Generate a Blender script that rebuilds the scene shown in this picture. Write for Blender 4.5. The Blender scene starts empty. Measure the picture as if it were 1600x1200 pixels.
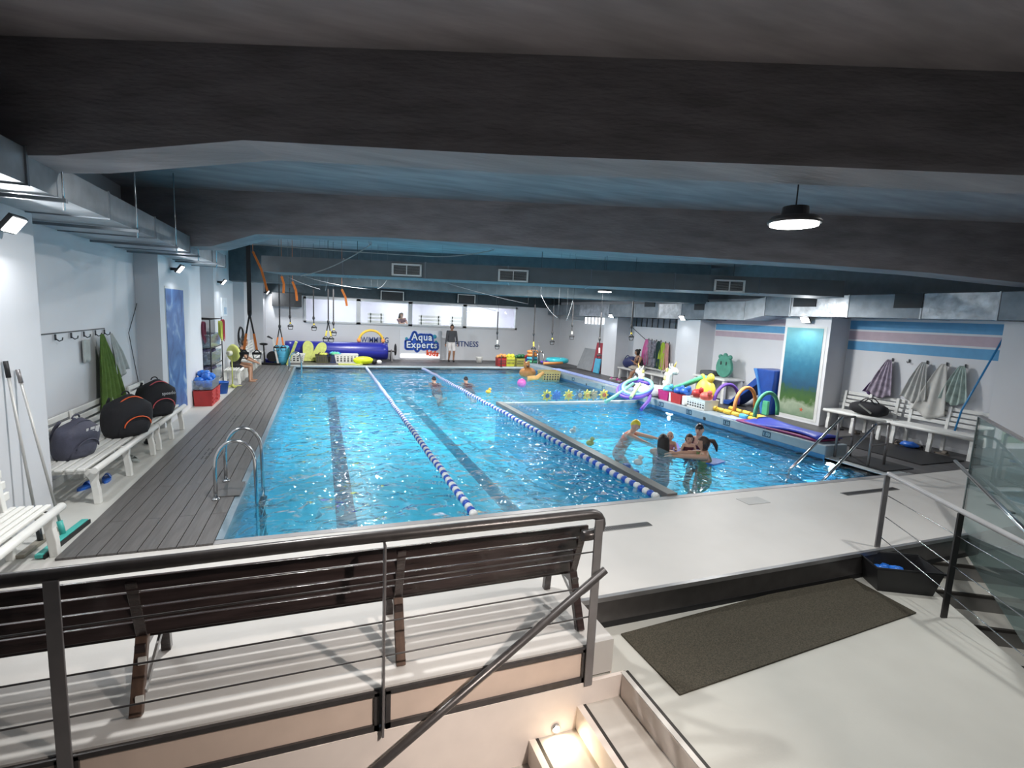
import bpy, bmesh, math, random
from mathutils import Vector, Matrix, noise as mnoise
random.seed(7)
SC = bpy.context.scene
COL = SC.collection
R = math.radians

# ------------------------------------------------------------------ camera
EYE = Vector((0.0, 0.0, 2.25))
FPX, YAW, PITCH, ROLL = 797.0, R(20.7), R(7.6), R(2.6)
FWD = Vector((math.sin(YAW) * math.cos(PITCH), math.cos(YAW) * math.cos(PITCH), -math.sin(PITCH)))
_r0 = Vector((math.cos(YAW), -math.sin(YAW), 0)); _u0 = _r0.cross(FWD)
RGT = _r0 * math.cos(ROLL) + _u0 * math.sin(ROLL)
UPV = -_r0 * math.sin(ROLL) + _u0 * math.cos(ROLL)
cam_data = bpy.data.cameras.new('camera')
cam_data.sensor_width = 36.0
cam_data.lens = 36.0 * FPX / 1600.0
cam_data.clip_start, cam_data.clip_end = 0.05, 200
cam = bpy.data.objects.new('camera', cam_data)
cam.matrix_world = Matrix(((RGT.x, UPV.x, -FWD.x, EYE.x), (RGT.y, UPV.y, -FWD.y, EYE.y), (RGT.z, UPV.z, -FWD.z, EYE.z), (0, 0, 0, 1)))
COL.objects.link(cam)
SC.camera = cam

# ------------------------------------------------------------------ world, exposure
wd = bpy.data.worlds.new('world'); SC.world = wd; wd.use_nodes = True
wd.node_tree.nodes['Background'].inputs[0].default_value = (0.75, 0.85, 1.0, 1)
wd.node_tree.nodes['Background'].inputs[1].default_value = 0.02
vs = SC.view_settings
vs.view_transform = 'Standard'; vs.look = 'None'; vs.gamma = 1.0; vs.use_curve_mapping = False
vs.exposure = 0.0
LAMP = 1.0          # overall lamp power factor


def area_lamp(name, loc, size, watt, col=(1, 1, 1), to=None, spread=180):
    l = bpy.data.lights.new(name, 'AREA'); l.shape = 'DISK'; l.size = size; l.energy = watt * LAMP; l.color = col
    l.spread = R(spread)
    o = bpy.data.objects.new(name, l); COL.objects.link(o); o.location = loc
    if to is not None:
        o.rotation_euler = (Vector(to) - Vector(loc)).to_track_quat('-Z', 'Y').to_euler()
    return o


# hall lamps, seen and unseen, plus a far pair added to brighten the far wall (their housings are built further down at these places)
HIGHBAYS = [(3.55, 3.18, 3.08, 0.19, 42), (-0.15, 4.80, 3.62, 0.19, 130), (7.30, 12.45, 3.02, 0.19, 150), (8.75, 9.3, 2.98, 0.19, 150),
            (2.0, 11.2, 3.80, 0.19, 180), (0.9, 14.2, 3.30, 0.19, 200), (5.4, 12.5, 3.30, 0.19, 230), (6.2, 2.6, 3.72, 0.19, 50), (3.3, 0.5, 3.45, 0.19, 20),
            (1.4, 20.4, 3.35, 0.19, 210), (7.4, 19.6, 3.35, 0.19, 210)]
FLOODS = []   # filled by the wall builder: (position, normal)

# ------------------------------------------------------------------ placing helpers


def ray(px, py):
    return RGT * ((px - 800) / FPX) - UPV * ((py - 600) / FPX) + FWD


def at_z(px, py, z):
    d = ray(px, py); return EYE + d * ((z - EYE.z) / d.z)


def at_y(px, py, y):
    d = ray(px, py); return EYE + d * (y / d.y)


def at_x(px, py, x):
    d = ray(px, py); return EYE + d * (x / d.x)


def at_pl(px, py, p, n):
    d = ray(px, py); p = Vector(p); n = Vector(n); return EYE + d * ((p - EYE).dot(n) / d.dot(n))


# ------------------------------------------------------------------ materials
MATS = {}


def mat(name, col, rough=0.5, metal=0.0, var=0.10, scale=6.0, bump=0.0, bscale=60.0, spec=0.5, coat=0.0, trans=0.0, stretch=None, detail=3.0):
    if name in MATS:
        return MATS[name]
    m = bpy.data.materials.new(name); m.use_nodes = True
    nt = m.node_tree; b = nt.nodes['Principled BSDF']
    b.inputs['Roughness'].default_value = rough; b.inputs['Metallic'].default_value = metal
    b.inputs['Specular IOR Level'].default_value = spec
    b.inputs['Coat Weight'].default_value = coat
    b.inputs['Transmission Weight'].default_value = trans
    geo = nt.nodes.new('ShaderNodeTexCoord'); src = geo.outputs['Object']
    if stretch:
        mp = nt.nodes.new('ShaderNodeMapping'); mp.inputs['Scale'].default_value = stretch
        nt.links.new(src, mp.inputs['Vector']); src = mp.outputs['Vector']
    nz = nt.nodes.new('ShaderNodeTexNoise'); nz.inputs['Scale'].default_value = scale; nz.inputs['Detail'].default_value = detail
    nt.links.new(src, nz.inputs['Vector'])
    rp = nt.nodes.new('ShaderNodeValToRGB')
    c = Vector(col)
    rp.color_ramp.elements[0].position = 0.3; rp.color_ramp.elements[1].position = 0.7
    rp.color_ramp.elements[0].color = (*(c * (1 - var)), 1); rp.color_ramp.elements[1].color = (*[min(1, v * (1 + var)) for v in c], 1)
    nt.links.new(nz.outputs['Fac'], rp.inputs['Fac']); nt.links.new(rp.outputs['Color'], b.inputs['Base Color'])
    if bump:
        n2 = nt.nodes.new('ShaderNodeTexNoise'); n2.inputs['Scale'].default_value = bscale; n2.inputs['Detail'].default_value = 2
        nt.links.new(src, n2.inputs['Vector'])
        bp = nt.nodes.new('ShaderNodeBump'); bp.inputs['Strength'].default_value = bump; bp.inputs['Distance'].default_value = 0.01
        nt.links.new(n2.outputs['Fac'], bp.inputs['Height']); nt.links.new(bp.outputs['Normal'], b.inputs['Normal'])
    MATS[name] = m
    return m


def emit(name, col, s):
    if name in MATS:
        return MATS[name]
    m = bpy.data.materials.new(name); m.use_nodes = True; nt = m.node_tree
    b = nt.nodes['Principled BSDF']; b.inputs['Base Color'].default_value = (0.8, 0.8, 0.8, 1)
    b.inputs['Emission Color'].default_value = (*col, 1); b.inputs['Emission Strength'].default_value = s
    MATS[name] = m
    return m


def facing_fresnel(nt, f0, normal=None):
    """Schlick reflectance, the same from both sides of a sheet"""
    lw = nt.nodes.new('ShaderNodeLayerWeight'); lw.inputs['Blend'].default_value = 0.5
    if normal is not None:
        nt.links.new(normal, lw.inputs['Normal'])
    pw = nt.nodes.new('ShaderNodeMath'); pw.operation = 'POWER'; pw.inputs[1].default_value = 5.0; nt.links.new(lw.outputs['Facing'], pw.inputs[0])
    ma = nt.nodes.new('ShaderNodeMath'); ma.operation = 'MULTIPLY_ADD'; ma.inputs[1].default_value = 1 - f0; ma.inputs[2].default_value = f0; ma.use_clamp = True
    nt.links.new(pw.outputs[0], ma.inputs[0])
    return ma.outputs[0]


def glassy(name, col, alpha, rough=0.02):
    """thin clear sheet: mostly see-through, mirror-like by angle"""
    if name in MATS:
        return MATS[name]
    m = bpy.data.materials.new(name); m.use_nodes = True; nt = m.node_tree
    out = nt.nodes['Material Output']; nt.nodes.remove(nt.nodes['Principled BSDF'])
    tr = nt.nodes.new('ShaderNodeBsdfTransparent'); tr.inputs[0].default_value = (*col, 1)
    df = nt.nodes.new('ShaderNodeBsdfDiffuse'); df.inputs[0].default_value = (0.8, 0.9, 0.9, 1)
    gl = nt.nodes.new('ShaderNodeBsdfGlossy'); gl.inputs['Roughness'].default_value = rough
    fr = facing_fresnel(nt, 0.04)
    m1 = nt.nodes.new('ShaderNodeMixShader'); m1.inputs[0].default_value = alpha
    nt.links.new(tr.outputs[0], m1.inputs[1]); nt.links.new(df.outputs[0], m1.inputs[2])
    m2 = nt.nodes.new('ShaderNodeMixShader')
    nt.links.new(fr, m2.inputs[0]); nt.links.new(m1.outputs[0], m2.inputs[1]); nt.links.new(gl.outputs[0], m2.inputs[2])
    nt.links.new(m2.outputs[0], out.inputs[0])
    MATS[name] = m
    return m


# ------------------------------------------------------------------ mesh builder
WM = {}


def frame_of(d):
    d = Vector(d).normalized()
    a = Vector((0, 0, 1)) if abs(d.z) < 0.95 else Vector((1, 0, 0))
    u = d.cross(a).normalized(); v = u.cross(d).normalized()
    return u, v, d


class MB:
    def __init__(s):
        s.v = []; s.f = []; s.sm = []

    def add(s, vs_, fs, smooth=False):
        o = len(s.v); s.v += [tuple(p) for p in vs_]
        for f in fs:
            s.f.append(tuple(i + o for i in f)); s.sm.append(smooth)
        return s

    def box(s, x0, x1, y0, y1, z0, z1, m=None):
        p = [Vector((x, y, z)) for z in (z0, z1) for y in (y0, y1) for x in (x0, x1)]
        if m is not None:
            p = [m @ q for q in p]
        return s.add(p, [(0, 2, 3, 1), (4, 5, 7, 6), (0, 1, 5, 4), (2, 6, 7, 3), (0, 4, 6, 2), (1, 3, 7, 5)])

    def bar(s, a, b, w, h=None, up=(0, 0, 1)):
        """rectangular bar from a to b: w across, h along 'up'"""
        a = Vector(a); b = Vector(b); h = w if h is None else h
        d = (b - a).normalized(); up = Vector(up)
        if abs(d.dot(up)) > 0.98:
            up = Vector((0, 1, 0))
        sd = d.cross(up).normalized() * (w / 2); uu = sd.cross(d).normalized() * (h / 2)
        p = [a - sd - uu, a + sd - uu, a + sd + uu, a - sd + uu, b - sd - uu, b + sd - uu, b + sd + uu, b - sd + uu]
        return s.add(p, [(0, 1, 2, 3), (7, 6, 5, 4), (0, 4, 5, 1), (1, 5, 6, 2), (2, 6, 7, 3), (3, 7, 4, 0)])

    def tube(s, pts, r, n=8, closed=False):
        pts = [Vector(p) for p in pts]; k = len(pts)
        rr = r if isinstance(r, (list, tuple)) else [r] * k
        vs_ = []; u0 = None
        for i in range(k):
            if closed:
                t = pts[(i + 1) % k] - pts[i - 1]
            else:
                t = pts[min(i + 1, k - 1)] - pts[max(i - 1, 0)]
            t.normalize()
            if u0 is None:
                u0, _, _ = frame_of(t)
            else:
                u0 = (u0 - t * u0.dot(t)).normalized()
            v0 = t.cross(u0)
            for j in range(n):
                a = 2 * math.pi * j / n
                vs_.append(pts[i] + (u0 * math.cos(a) + v0 * math.sin(a)) * rr[i])
        fs = []
        for i in range(k if closed else k - 1):
            i2 = (i + 1) % k
            for j in range(n):
                fs.append((i * n + j, i * n + (j + 1) % n, i2 * n + (j + 1) % n, i2 * n + j))
        s.add(vs_, fs, True)
        if not closed:
            o = len(s.v) - k * n
            s.f.append(tuple(o + j for j in reversed(range(n)))); s.sm.append(False)
            s.f.append(tuple(o + (k - 1) * n + j for j in range(n))); s.sm.append(False)
        return s

    def lathe(s, prof, n=16, m=None, smooth=True):
        """profile [(r,z)...] round the z axis, then matrix m"""
        vs_ = []
        for r_, z in prof:
            for j in range(n):
                a = 2 * math.pi * j / n
                p = Vector((r_ * math.cos(a), r_ * math.sin(a), z)); vs_.append(m @ p if m is not None else p)
        fs = []
        for i in range(len(prof) - 1):
            for j in range(n):
                fs.append((i * n + j, i * n + (j + 1) % n, (i + 1) * n + (j + 1) % n, (i + 1) * n + j))
        o = len(s.v); s.add(vs_, fs, smooth)
        s.f.append(tuple(o + j for j in reversed(range(n)))); s.sm.append(False)
        s.f.append(tuple(o + (len(prof) - 1) * n + j for j in range(n))); s.sm.append(False)
        return s

    def ball(s, c, r, n=12, k=8, m=None):
        rx, ry, rz = (r, r, r) if isinstance(r, (int, float)) else r
        c = Vector(c); vs_ = []; fs = []
        for i in range(k + 1):
            t = math.pi * i / k
            for j in range(n):
                a = 2 * math.pi * j / n
                q = Vector((rx * math.sin(t) * math.cos(a), ry * math.sin(t) * math.sin(a), -rz * math.cos(t)))
                vs_.append(c + (m @ q if m is not None else q))
        for i in range(k):
            for j in range(n):
                if i == 0:
                    fs.append((0, n + (j + 1) % n, n + j)) if False else fs.append((i * n + j, i * n + (j + 1) % n, (i + 1) * n + (j + 1) % n, (i + 1) * n + j))
                else:
                    fs.append((i * n + j, i * n + (j + 1) % n, (i + 1) * n + (j + 1) % n, (i + 1) * n + j))
        return s.add(vs_, fs, True)

    def lump(s, c, r, n=14, k=10, m=None, amp=0.32, f=2.3):
        """crumpled soft body: an ellipsoid pushed in and out into folds"""
        c = Vector(c); o0 = len(s.v); s.ball((0, 0, 0), (1, 1, 1), n, k); sd = Vector((c.x * 3.1, c.y * 2.7, c.z * 5.3))
        for i in range(o0, len(s.v)):
            p = Vector(s.v[i]); q = p * (1 + amp * mnoise.noise(p * f + sd) + 0.4 * amp * mnoise.noise(p * f * 2.6 + sd))
            q = Vector((q.x * r[0], q.y * r[1], q.z * r[2])); s.v[i] = tuple(c + (m @ q if m is not None else q))
        return s

    def prism(s, poly, h0, h1, m=None, smooth=False):
        """2-D polygon (x,y), extruded in z from h0 to h1, then matrix m"""
        k = len(poly); p = [Vector((x, y, h0)) for x, y in poly] + [Vector((x, y, h1)) for x, y in poly]
        if m is not None:
            p = [m @ q for q in p]
        fs = [tuple(reversed(range(k))), tuple(range(k, 2 * k))] + [(i, (i + 1) % k, k + (i + 1) % k, k + i) for i in range(k)]
        return s.add(p, fs, smooth)

    def loft(s, rings, closed=True, cap=True, smooth=True):
        n = len(rings[0]); o = len(s.v); vs_ = [p for r_ in rings for p in r_]; fs = []
        for i in range(len(rings) - 1):
            for j in range(n if closed else n - 1):
                fs.append((i * n + j, i * n + (j + 1) % n, (i + 1) * n + (j + 1) % n, (i + 1) * n + j))
        s.add(vs_, fs, smooth)
        if cap and closed:
            s.f.append(tuple(o + j for j in reversed(range(n)))); s.sm.append(smooth)
            s.f.append(tuple(o + (len(rings) - 1) * n + j for j in range(n))); s.sm.append(smooth)
        return s

    def sheet(s, fn, nu, nv, th=0.0, smooth=True):
        """fn(u,v) -> point, u,v in 0..1; th > 0 gives it thickness along the local normal"""
        g = [[Vector(fn(i / nu, j / nv)) for j in range(nv + 1)] for i in range(nu + 1)]
        w = nv + 1
        fs = [(i * w + j, (i + 1) * w + j, (i + 1) * w + j + 1, i * w + j + 1) for i in range(nu) for j in range(nv)]
        flat = [p for row in g for p in row]
        if not th:
            return s.add(flat, fs, smooth)
        back = []
        for i in range(nu + 1):
            for j in range(nv + 1):
                a = g[min(i + 1, nu)][j] - g[max(i - 1, 0)][j]; b = g[i][min(j + 1, nv)] - g[i][max(j - 1, 0)]
                nn = a.cross(b); nn = nn.normalized() if nn.length > 1e-9 else Vector((0, 0, 1))
                back.append(g[i][j] - nn * th)
        o = len(flat)
        fs2 = [tuple(reversed([k + o for k in f])) for f in fs]
        rim = [i * w for i in range(nu + 1)] + [nu * w + j for j in range(1, nv + 1)] + [i * w + nv for i in range(nu - 1, -1, -1)] + [j for j in range(nv - 1, 0, -1)]
        fs3 = [(rim[k], rim[k] + o, rim[(k + 1) % len(rim)] + o, rim[(k + 1) % len(rim)]) for k in range(len(rim))]
        return s.add(flat + back, fs + fs2 + fs3, smooth)

    def mesh(s, name, shift=None):
        me = bpy.data.meshes.new(name)
        vs_ = s.v if shift is None else [(x - shift[0], y - shift[1], z - shift[2]) for x, y, z in s.v]
        me.from_pydata(vs_, [], s.f)
        me.polygons.foreach_set('use_smooth', s.sm)
        bm = bmesh.new(); bm.from_mesh(me); bmesh.ops.remove_doubles(bm, verts=bm.verts, dist=1e-5)
        bmesh.ops.recalc_face_normals(bm, faces=bm.faces); bm.to_mesh(me); bm.free()
        return me

    def build(s, name, m, parent=None, bevel=0.0):
        xs = [p[0] for p in s.v]; ys = [p[1] for p in s.v]; zs = [p[2] for p in s.v]
        c = Vector(((min(xs) + max(xs)) / 2, (min(ys) + max(ys)) / 2, min(zs)))
        me = s.mesh(name, c)
        o = bpy.data.objects.new(name, me); COL.objects.link(o)
        if m is not None:
            me.materials.append(m)
        o.location = c; W = Matrix.Translation(c)
        if parent is not None:
            o.parent = parent; o.matrix_parent_inverse = WM[parent].inverted()
        WM[o] = W
        if bevel:
            b = o.modifiers.new('bevel', 'BEVEL'); b.width = bevel; b.segments = 2; b.limit_method = 'ANGLE'; b.angle_limit = R(40)
        return o


def tag(o, label, cat, group=None, kind=None):
    o['label'] = label; o['category'] = cat
    if group:
        o['group'] = group
    if kind:
        o['kind'] = kind
    return o


def struct(o, label=None):
    o['kind'] = 'structure'
    if label:
        o['label'] = label
    return o


def thing(name, label, cat, loc=(0, 0, 0), rotz=0.0, group=None):
    o = bpy.data.objects.new(name, None); COL.objects.link(o); o.empty_display_size = 0.1
    o.location = loc; o.rotation_euler = (0, 0, rotz)
    WM[o] = Matrix.Translation(Vector(loc)) @ Matrix.Rotation(rotz, 4, 'Z')
    return tag(o, label, cat, group)


def lbl(o, label):
    o['label'] = label
    return o


def copy_tree(o, loc=None, rotz=None, label=None, group=None, parent=None):
    c = o.copy(); COL.objects.link(c)
    if parent is not None:
        c.parent = parent
    for ch in list(o.children):
        copy_tree(ch, parent=c)
    if loc is not None:
        c.location = loc
    if rotz is not None:
        c.rotation_euler = (0, 0, rotz)
    if label:
        c['label'] = label
    if group:
        c['group'] = group
    return c


def piece(me, name, parent, loc, rot=(0, 0, 0), scale=(1, 1, 1)):
    """a part that shares mesh data; loc in world space at build time"""
    o = bpy.data.objects.new(name, me); COL.objects.link(o)
    o.location = loc; o.rotation_euler = rot; o.scale = scale
    o.parent = parent; o.matrix_parent_inverse = WM[parent].inverted()
    WM[o] = Matrix.Translation(Vector(loc))
    return o


def text_mesh(body, size, depth, spacing=1.0, bold=0.0):
    cu = bpy.data.curves.new('lettering', 'FONT'); cu.body = body; cu.size = size; cu.extrude = depth; cu.align_x = 'CENTER'
    cu.space_character = spacing; cu.offset = bold; cu.resolution_u = 3
    o = bpy.data.objects.new('lettering', cu); COL.objects.link(o)
    dg = bpy.context.evaluated_depsgraph_get()
    me = bpy.data.meshes.new_from_object(o.evaluated_get(dg))
    bpy.data.objects.remove(o)
    return me


def lettering(body, size, depth, m, parent, loc, rot, name='lettering', spacing=1.0, bold=0.0, sx=1.0):
    me = text_mesh(body, size, depth, spacing, bold); me.materials.clear(); me.materials.append(m)
    return piece(me, name, parent, loc, rot, (sx, 1, 1))


# ------------------------------------------------------------------ shared materials
WHITE_WALL = mat('white_wall_paint', (0.63, 0.645, 0.68), 0.55, var=0.03, scale=1.2, bump=0.05, bscale=25)
WHITE_PLASTIC = mat('white_plastic', (0.78, 0.78, 0.75), 0.35, var=0.04)
OLD_PLASTIC = mat('greyed_white_plastic', (0.66, 0.67, 0.66), 0.4, var=0.08)
CEIL = mat('slate_ceiling_paint', (0.30, 0.275, 0.29), 0.75, var=0.22, scale=2.2, bump=0.5, bscale=9, stretch=(0.5, 2.0, 1.0))
BEAM = mat('slate_beam_paint', (0.26, 0.245, 0.26), 0.7, var=0.22, scale=2.6, bump=0.6, bscale=14, stretch=(0.35, 1.5, 3.0))
GALV = mat('galvanised_sheet', (0.42, 0.45, 0.48), 0.42, 0.75, var=0.16, scale=5, bump=0.05, bscale=8)
GALV_D = mat('dull_galvanised_sheet', (0.22, 0.25, 0.28), 0.5, 0.6, var=0.2, scale=4)
STEEL = mat('polished_steel', (0.62, 0.64, 0.66), 0.18, 1.0, var=0.04)
DARK_STEEL = mat('dark_painted_steel', (0.072, 0.066, 0.066), 0.32, 0.35, var=0.12, scale=20)
GREY_STEEL = mat('grey_painted_steel', (0.22, 0.21, 0.215), 0.35, 0.4, var=0.1)
BLACK = mat('black_rubber', (0.012, 0.012, 0.014), 0.6, var=0.2)
BLACK_CLOTH = mat('black_cloth', (0.014, 0.014, 0.018), 0.85, var=0.25, bump=0.2, bscale=120)
RESIN = mat('pale_resin_floor', (0.56, 0.545, 0.525), 0.5, var=0.05, scale=1.3, bump=0.04, bscale=40)
LANDING = mat('matte_resin_landing', (0.50, 0.495, 0.455), 0.55, var=0.06, scale=1.6, bump=0.06, bscale=60)
PINK_WALL = mat('cream_painted_wall', (0.76, 0.68, 0.62), 0.5, var=0.04, scale=3)
BEIGE_PANEL = mat('beige_sheet_panel', (0.68, 0.55, 0.47), 0.4, var=0.04)
ORANGE = mat('orange_webbing', (0.75, 0.20, 0.03), 0.6, var=0.15)
YELLOW = mat('yellow_rubber', (0.72, 0.50, 0.04), 0.5, var=0.1)
YELLOWGREEN = mat('yellow_green_plastic', (0.55, 0.60, 0.10), 0.45, var=0.08)
RED = mat('red_plastic', (0.42, 0.03, 0.03), 0.4, var=0.12)
BLUE = mat('blue_plastic', (0.02, 0.12, 0.50), 0.35, var=0.12)
CYAN = mat('cyan_foam', (0.08, 0.40, 0.60), 0.5, var=0.1)
PURPLE = mat('purple_foam', (0.13, 0.06, 0.38), 0.55, var=0.1)
GREEN = mat('green_foam', (0.10, 0.48, 0.26), 0.55, var=0.1)
ORANGE_FOAM = mat('orange_foam', (0.78, 0.32, 0.10), 0.55, var=0.1)
YELLOW_FOAM = mat('yellow_foam', (0.80, 0.52, 0.06), 0.55, var=0.1)
PINK = mat('pink_plastic', (0.60, 0.12, 0.35), 0.45, var=0.15)
CLEAR_BOX = glassy('clear_plastic_box', (0.80, 0.86, 0.92), 0.12, 0.15)
GLASS = glassy('clear_glass', (0.90, 0.96, 0.95), 0.035)
GLASS_D = glassy('green_tinted_glass', (0.62, 0.74, 0.74), 0.08)
SKIN = mat('skin', (0.52, 0.30, 0.21), 0.5, var=0.06, scale=12)
SKIN_T = mat('tan_skin', (0.36, 0.19, 0.115), 0.5, var=0.06, scale=12)
HAIR = mat('dark_hair', (0.014, 0.010, 0.009), 0.5, var=0.3, scale=40, bump=0.4, bscale=90)
HAIR_B = mat('brown_hair', (0.045, 0.025, 0.016), 0.5, var=0.3, scale=40, bump=0.4, bscale=90)
# =================================================================== THE SETTING
XL, XLP = -2.95, -2.60            # left wall (recess, pillar faces)
XR, XRP = 11.60, 11.00            # right wall
YF = 24.10                        # far wall
PX0, PX1, PY0, PY1 = -0.88, 8.45, 5.28, 20.6     # pool opening
ZW, ZB = -0.035, -1.02             # water level, basin floor
ZC = 4.0                          # slab

# floors -------------------------------------------------------------
o = MB()
o.prism([(-4, 2.87), (1.95, 2.87), (1.95, 3.38), (12, 3.38), (12, PY0 - 0.09), (-4, PY0 - 0.09)], -0.25, 0.0)
floor = struct(o.build('floor', RESIN), 'pale resin deck between railing and pool')
FLOOR_L = mat('white_floor_strip', (0.56, 0.56, 0.53), 0.45, var=0.06, scale=2)
struct(MB().box(-4, -2.14, PY0 - 0.09, YF, -0.25, 0.0).build('floor_left', FLOOR_L), 'white floor strip along left wall')
DARKFLOOR = mat('dark_grey_decking', (0.075, 0.072, 0.075), 0.5, var=0.25, scale=3, stretch=(3, 0.4, 1))
struct(MB().box(-2.14, 12, PY1 + 0.30, YF, -0.25, 0.0).build('floor_far', DARKFLOOR))
struct(MB().box(9.0, 12, PY0 - 0.09, PY1 + 0.30, -0.25, -0.002).build('floor_right', DARKFLOOR))
COPE = mat('grey_blue_coping', (0.22, 0.27, 0.31), 0.4, var=0.08, scale=5)
COPE_L = mat('pale_coping_band', (0.42, 0.46, 0.48), 0.4, var=0.06, scale=5)
MARK = mat('pale_tile_print', (0.30, 0.42, 0.50), 0.4, var=0.2, scale=70)
struct(MB().box(-1.4, 9.0, PY0 - 0.09, PY0, -0.25, 0.004).build('trim_1', mat('grey_edge_trim', (0.30, 0.30, 0.31), 0.4, var=0.08)), 'grey edge trim of near pool side')
struct(MB().box(-0.95, PX0, PY0, PY1, -0.25, 0.012).build('trim_2', mat('steel_blue_edge', (0.22, 0.30, 0.36), 0.3, 0.3, var=0.1)))
struct(MB().box(-1.2, PX1 + 0.5, PY1, PY1 + 0.30, -0.25, 0.035).build('trim_3', COPE_L), 'pale coping of far pool side')
# raised kerb along the right side with depth marks
kerb = struct(MB().box(PX1, 9.0, 6.35, PY1 + 0.30, -0.25, 0.20).build('kerb', COPE, bevel=0.015), 'raised grey kerb along right pool side')
struct(MB().box(PX1, 9.0, PY0, 6.35, -0.25, -0.01).build('trim_4', COPE_L))
MB().box(PX1 - 0.006, PX1 + 0.001, 6.35, PY1, -0.055, 0.03).build('edge_band', mat('deep_blue_tile', (0.03, 0.12, 0.25), 0.3, var=0.2), kerb)
for yy, t in ((12.4, '1.20'), (11.1, '1.20'), (10.0, '1.10'), (8.75, '1.10'), (7.65, '1.00'), (14.1, '1.20'), (16.2, '1.30')):
    MB().box(PX1 - 0.004, PX1 + 0.001, yy - 0.10, yy + 0.10, 0.045, 0.165).build('depth_tile', mat('tile_ground', (0.02, 0.05, 0.09), 0.4, var=0.15, scale=30), kerb)
    lettering(t, 0.10, 0.002, MARK, kerb, (PX1 - 0.006, yy, 0.072), (R(90), 0, R(-90)), 'depth_mark')
for yy in (9.45, 15.2):
    MB().box(PX1 - 0.012, PX1 + 0.001, yy - 0.035, yy + 0.035, 0.02, 0.09).build('overflow_inlet', BLACK, kerb)

# pool basin ---------------------------------------------------------


def tile_mat(name, col, col2):
    m = bpy.data.materials.new(name); m.use_nodes = True; nt = m.node_tree; b = nt.nodes['Principled BSDF']
    b.inputs['Roughness'].default_value = 0.3
    tc = nt.nodes.new('ShaderNodeTexCoord')
    br = nt.nodes.new('ShaderNodeTexBrick'); br.offset = 0.0
    br.inputs['Scale'].default_value = 20; br.inputs['Mortar Size'].default_value = 0.008; br.inputs['Brick Width'].default_value = 0.5; br.inputs['Row Height'].default_value = 0.5
    br.inputs['Color1'].default_value = (*col, 1); br.inputs['Color2'].default_value = (*col2, 1); br.inputs['Mortar'].default_value = (col2[0] * 1.2 + .05, col2[1] * 1.1, col2[2], 1)
    nt.links.new(tc.outputs['Object'], br.inputs['Vector'])
    nz = nt.nodes.new('ShaderNodeTexNoise'); nz.inputs['Scale'].default_value = 0.7
    nt.links.new(tc.outputs['Object'], nz.inputs['Vector'])
    mx = nt.nodes.new('ShaderNodeMixRGB'); mx.blend_type = 'MULTIPLY'; mx.inputs[0].default_value = 0.25
    nt.links.new(br.outputs['Color'], mx.inputs[1]); nt.links.new(nz.outputs['Fac'], mx.inputs[2])
    nt.links.new(mx.outputs[0], b.inputs['Base Color'])
    return m


TILE = tile_mat('blue_mosaic_tile', (0.08, 0.63, 0.92), (0.11, 0.69, 0.95))
TILE_W = tile_mat('blue_wall_mosaic', (0.05, 0.42, 0.70), (0.06, 0.46, 0.74))
TILE_D = tile_mat('dark_blue_mosaic', (0.006, 0.06, 0.15), (0.008, 0.07, 0.17))
basin = MB().box(PX0 - 0.2, PX1 + 0.2, PY0 - 0.2, PY1 + 0.2, ZB - 0.2, ZB).build('pool_floor', TILE)
struct(basin, 'blue mosaic floor of the pool')
w = MB()
w.box(PX0 - 0.2, PX0, PY0, PY1, ZB, -0.02); w.box(PX1, PX1 + 0.2, PY0, PY1, ZB, -0.02)
w.box(PX0 - 0.2, PX1 + 0.2, PY0 - 0.2, PY0, ZB, -0.02); w.box(PX0 - 0.2, PX1 + 0.2, PY1, PY1 + 0.2, ZB, -0.02)
struct(w.build('pool_wall', TILE_W), 'blue mosaic walls of the pool')
for xc in (0.36, 3.02):
    MB().box(xc - 0.15, xc + 0.15, PY0 + 1.2, PY1 - 0.9, ZB, ZB + 0.004).build('lane_marking', TILE_D, basin)
# corner steps at the right, under the handrails
st = MB()
for k in range(4):
    st.box(PX1 - 0.9 + 0.28 * k - 0.0, PX1, PY0, PY0 + 1.2, ZB, ZB + 0.19 * (k + 1))
struct(st.build('pool_steps', TILE_W), 'blue tiled entry steps under water')

# water --------------------------------------------------------------
wm = bpy.data.materials.new('pool_water'); wm.use_nodes = True; nt = wm.node_tree
out = nt.nodes['Material Output']; nt.nodes.remove(nt.nodes['Principled BSDF'])
tc = nt.nodes.new('ShaderNodeTexCoord')
n1 = nt.nodes.new('ShaderNodeTexNoise'); n1.inputs['Scale'].default_value = 3.6; n1.inputs['Detail'].default_value = 1.6; n1.inputs['Distortion'].default_value = 0.8
nt.links.new(tc.outputs['Object'], n1.inputs['Vector'])
bp = nt.nodes.new('ShaderNodeBump'); bp.inputs['Strength'].default_value = 1.0; bp.inputs['Distance'].default_value = 0.17
nt.links.new(n1.outputs['Fac'], bp.inputs['Height'])
tr = nt.nodes.new('ShaderNodeBsdfTransparent'); tr.inputs[0].default_value = (0.86, 0.985, 1.0, 1)
rf = nt.nodes.new('ShaderNodeBsdfRefraction'); rf.inputs['Color'].default_value = (0.86, 0.985, 1.0, 1); rf.inputs['IOR'].default_value = 1.24; rf.inputs['Roughness'].default_value = 0.0
gl = nt.nodes.new('ShaderNodeBsdfGlossy'); gl.inputs['Roughness'].default_value = 0.025
fr = facing_fresnel(nt, 0.025, bp.outputs['Normal'])
for n in (rf, gl):
    nt.links.new(bp.outputs['Normal'], n.inputs['Normal'])
m1 = nt.nodes.new('ShaderNodeMixShader'); m1.inputs[0].default_value = 0.30
nt.links.new(tr.outputs[0], m1.inputs[1]); nt.links.new(rf.outputs[0], m1.inputs[2])
m2 = nt.nodes.new('ShaderNodeMixShader')
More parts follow.
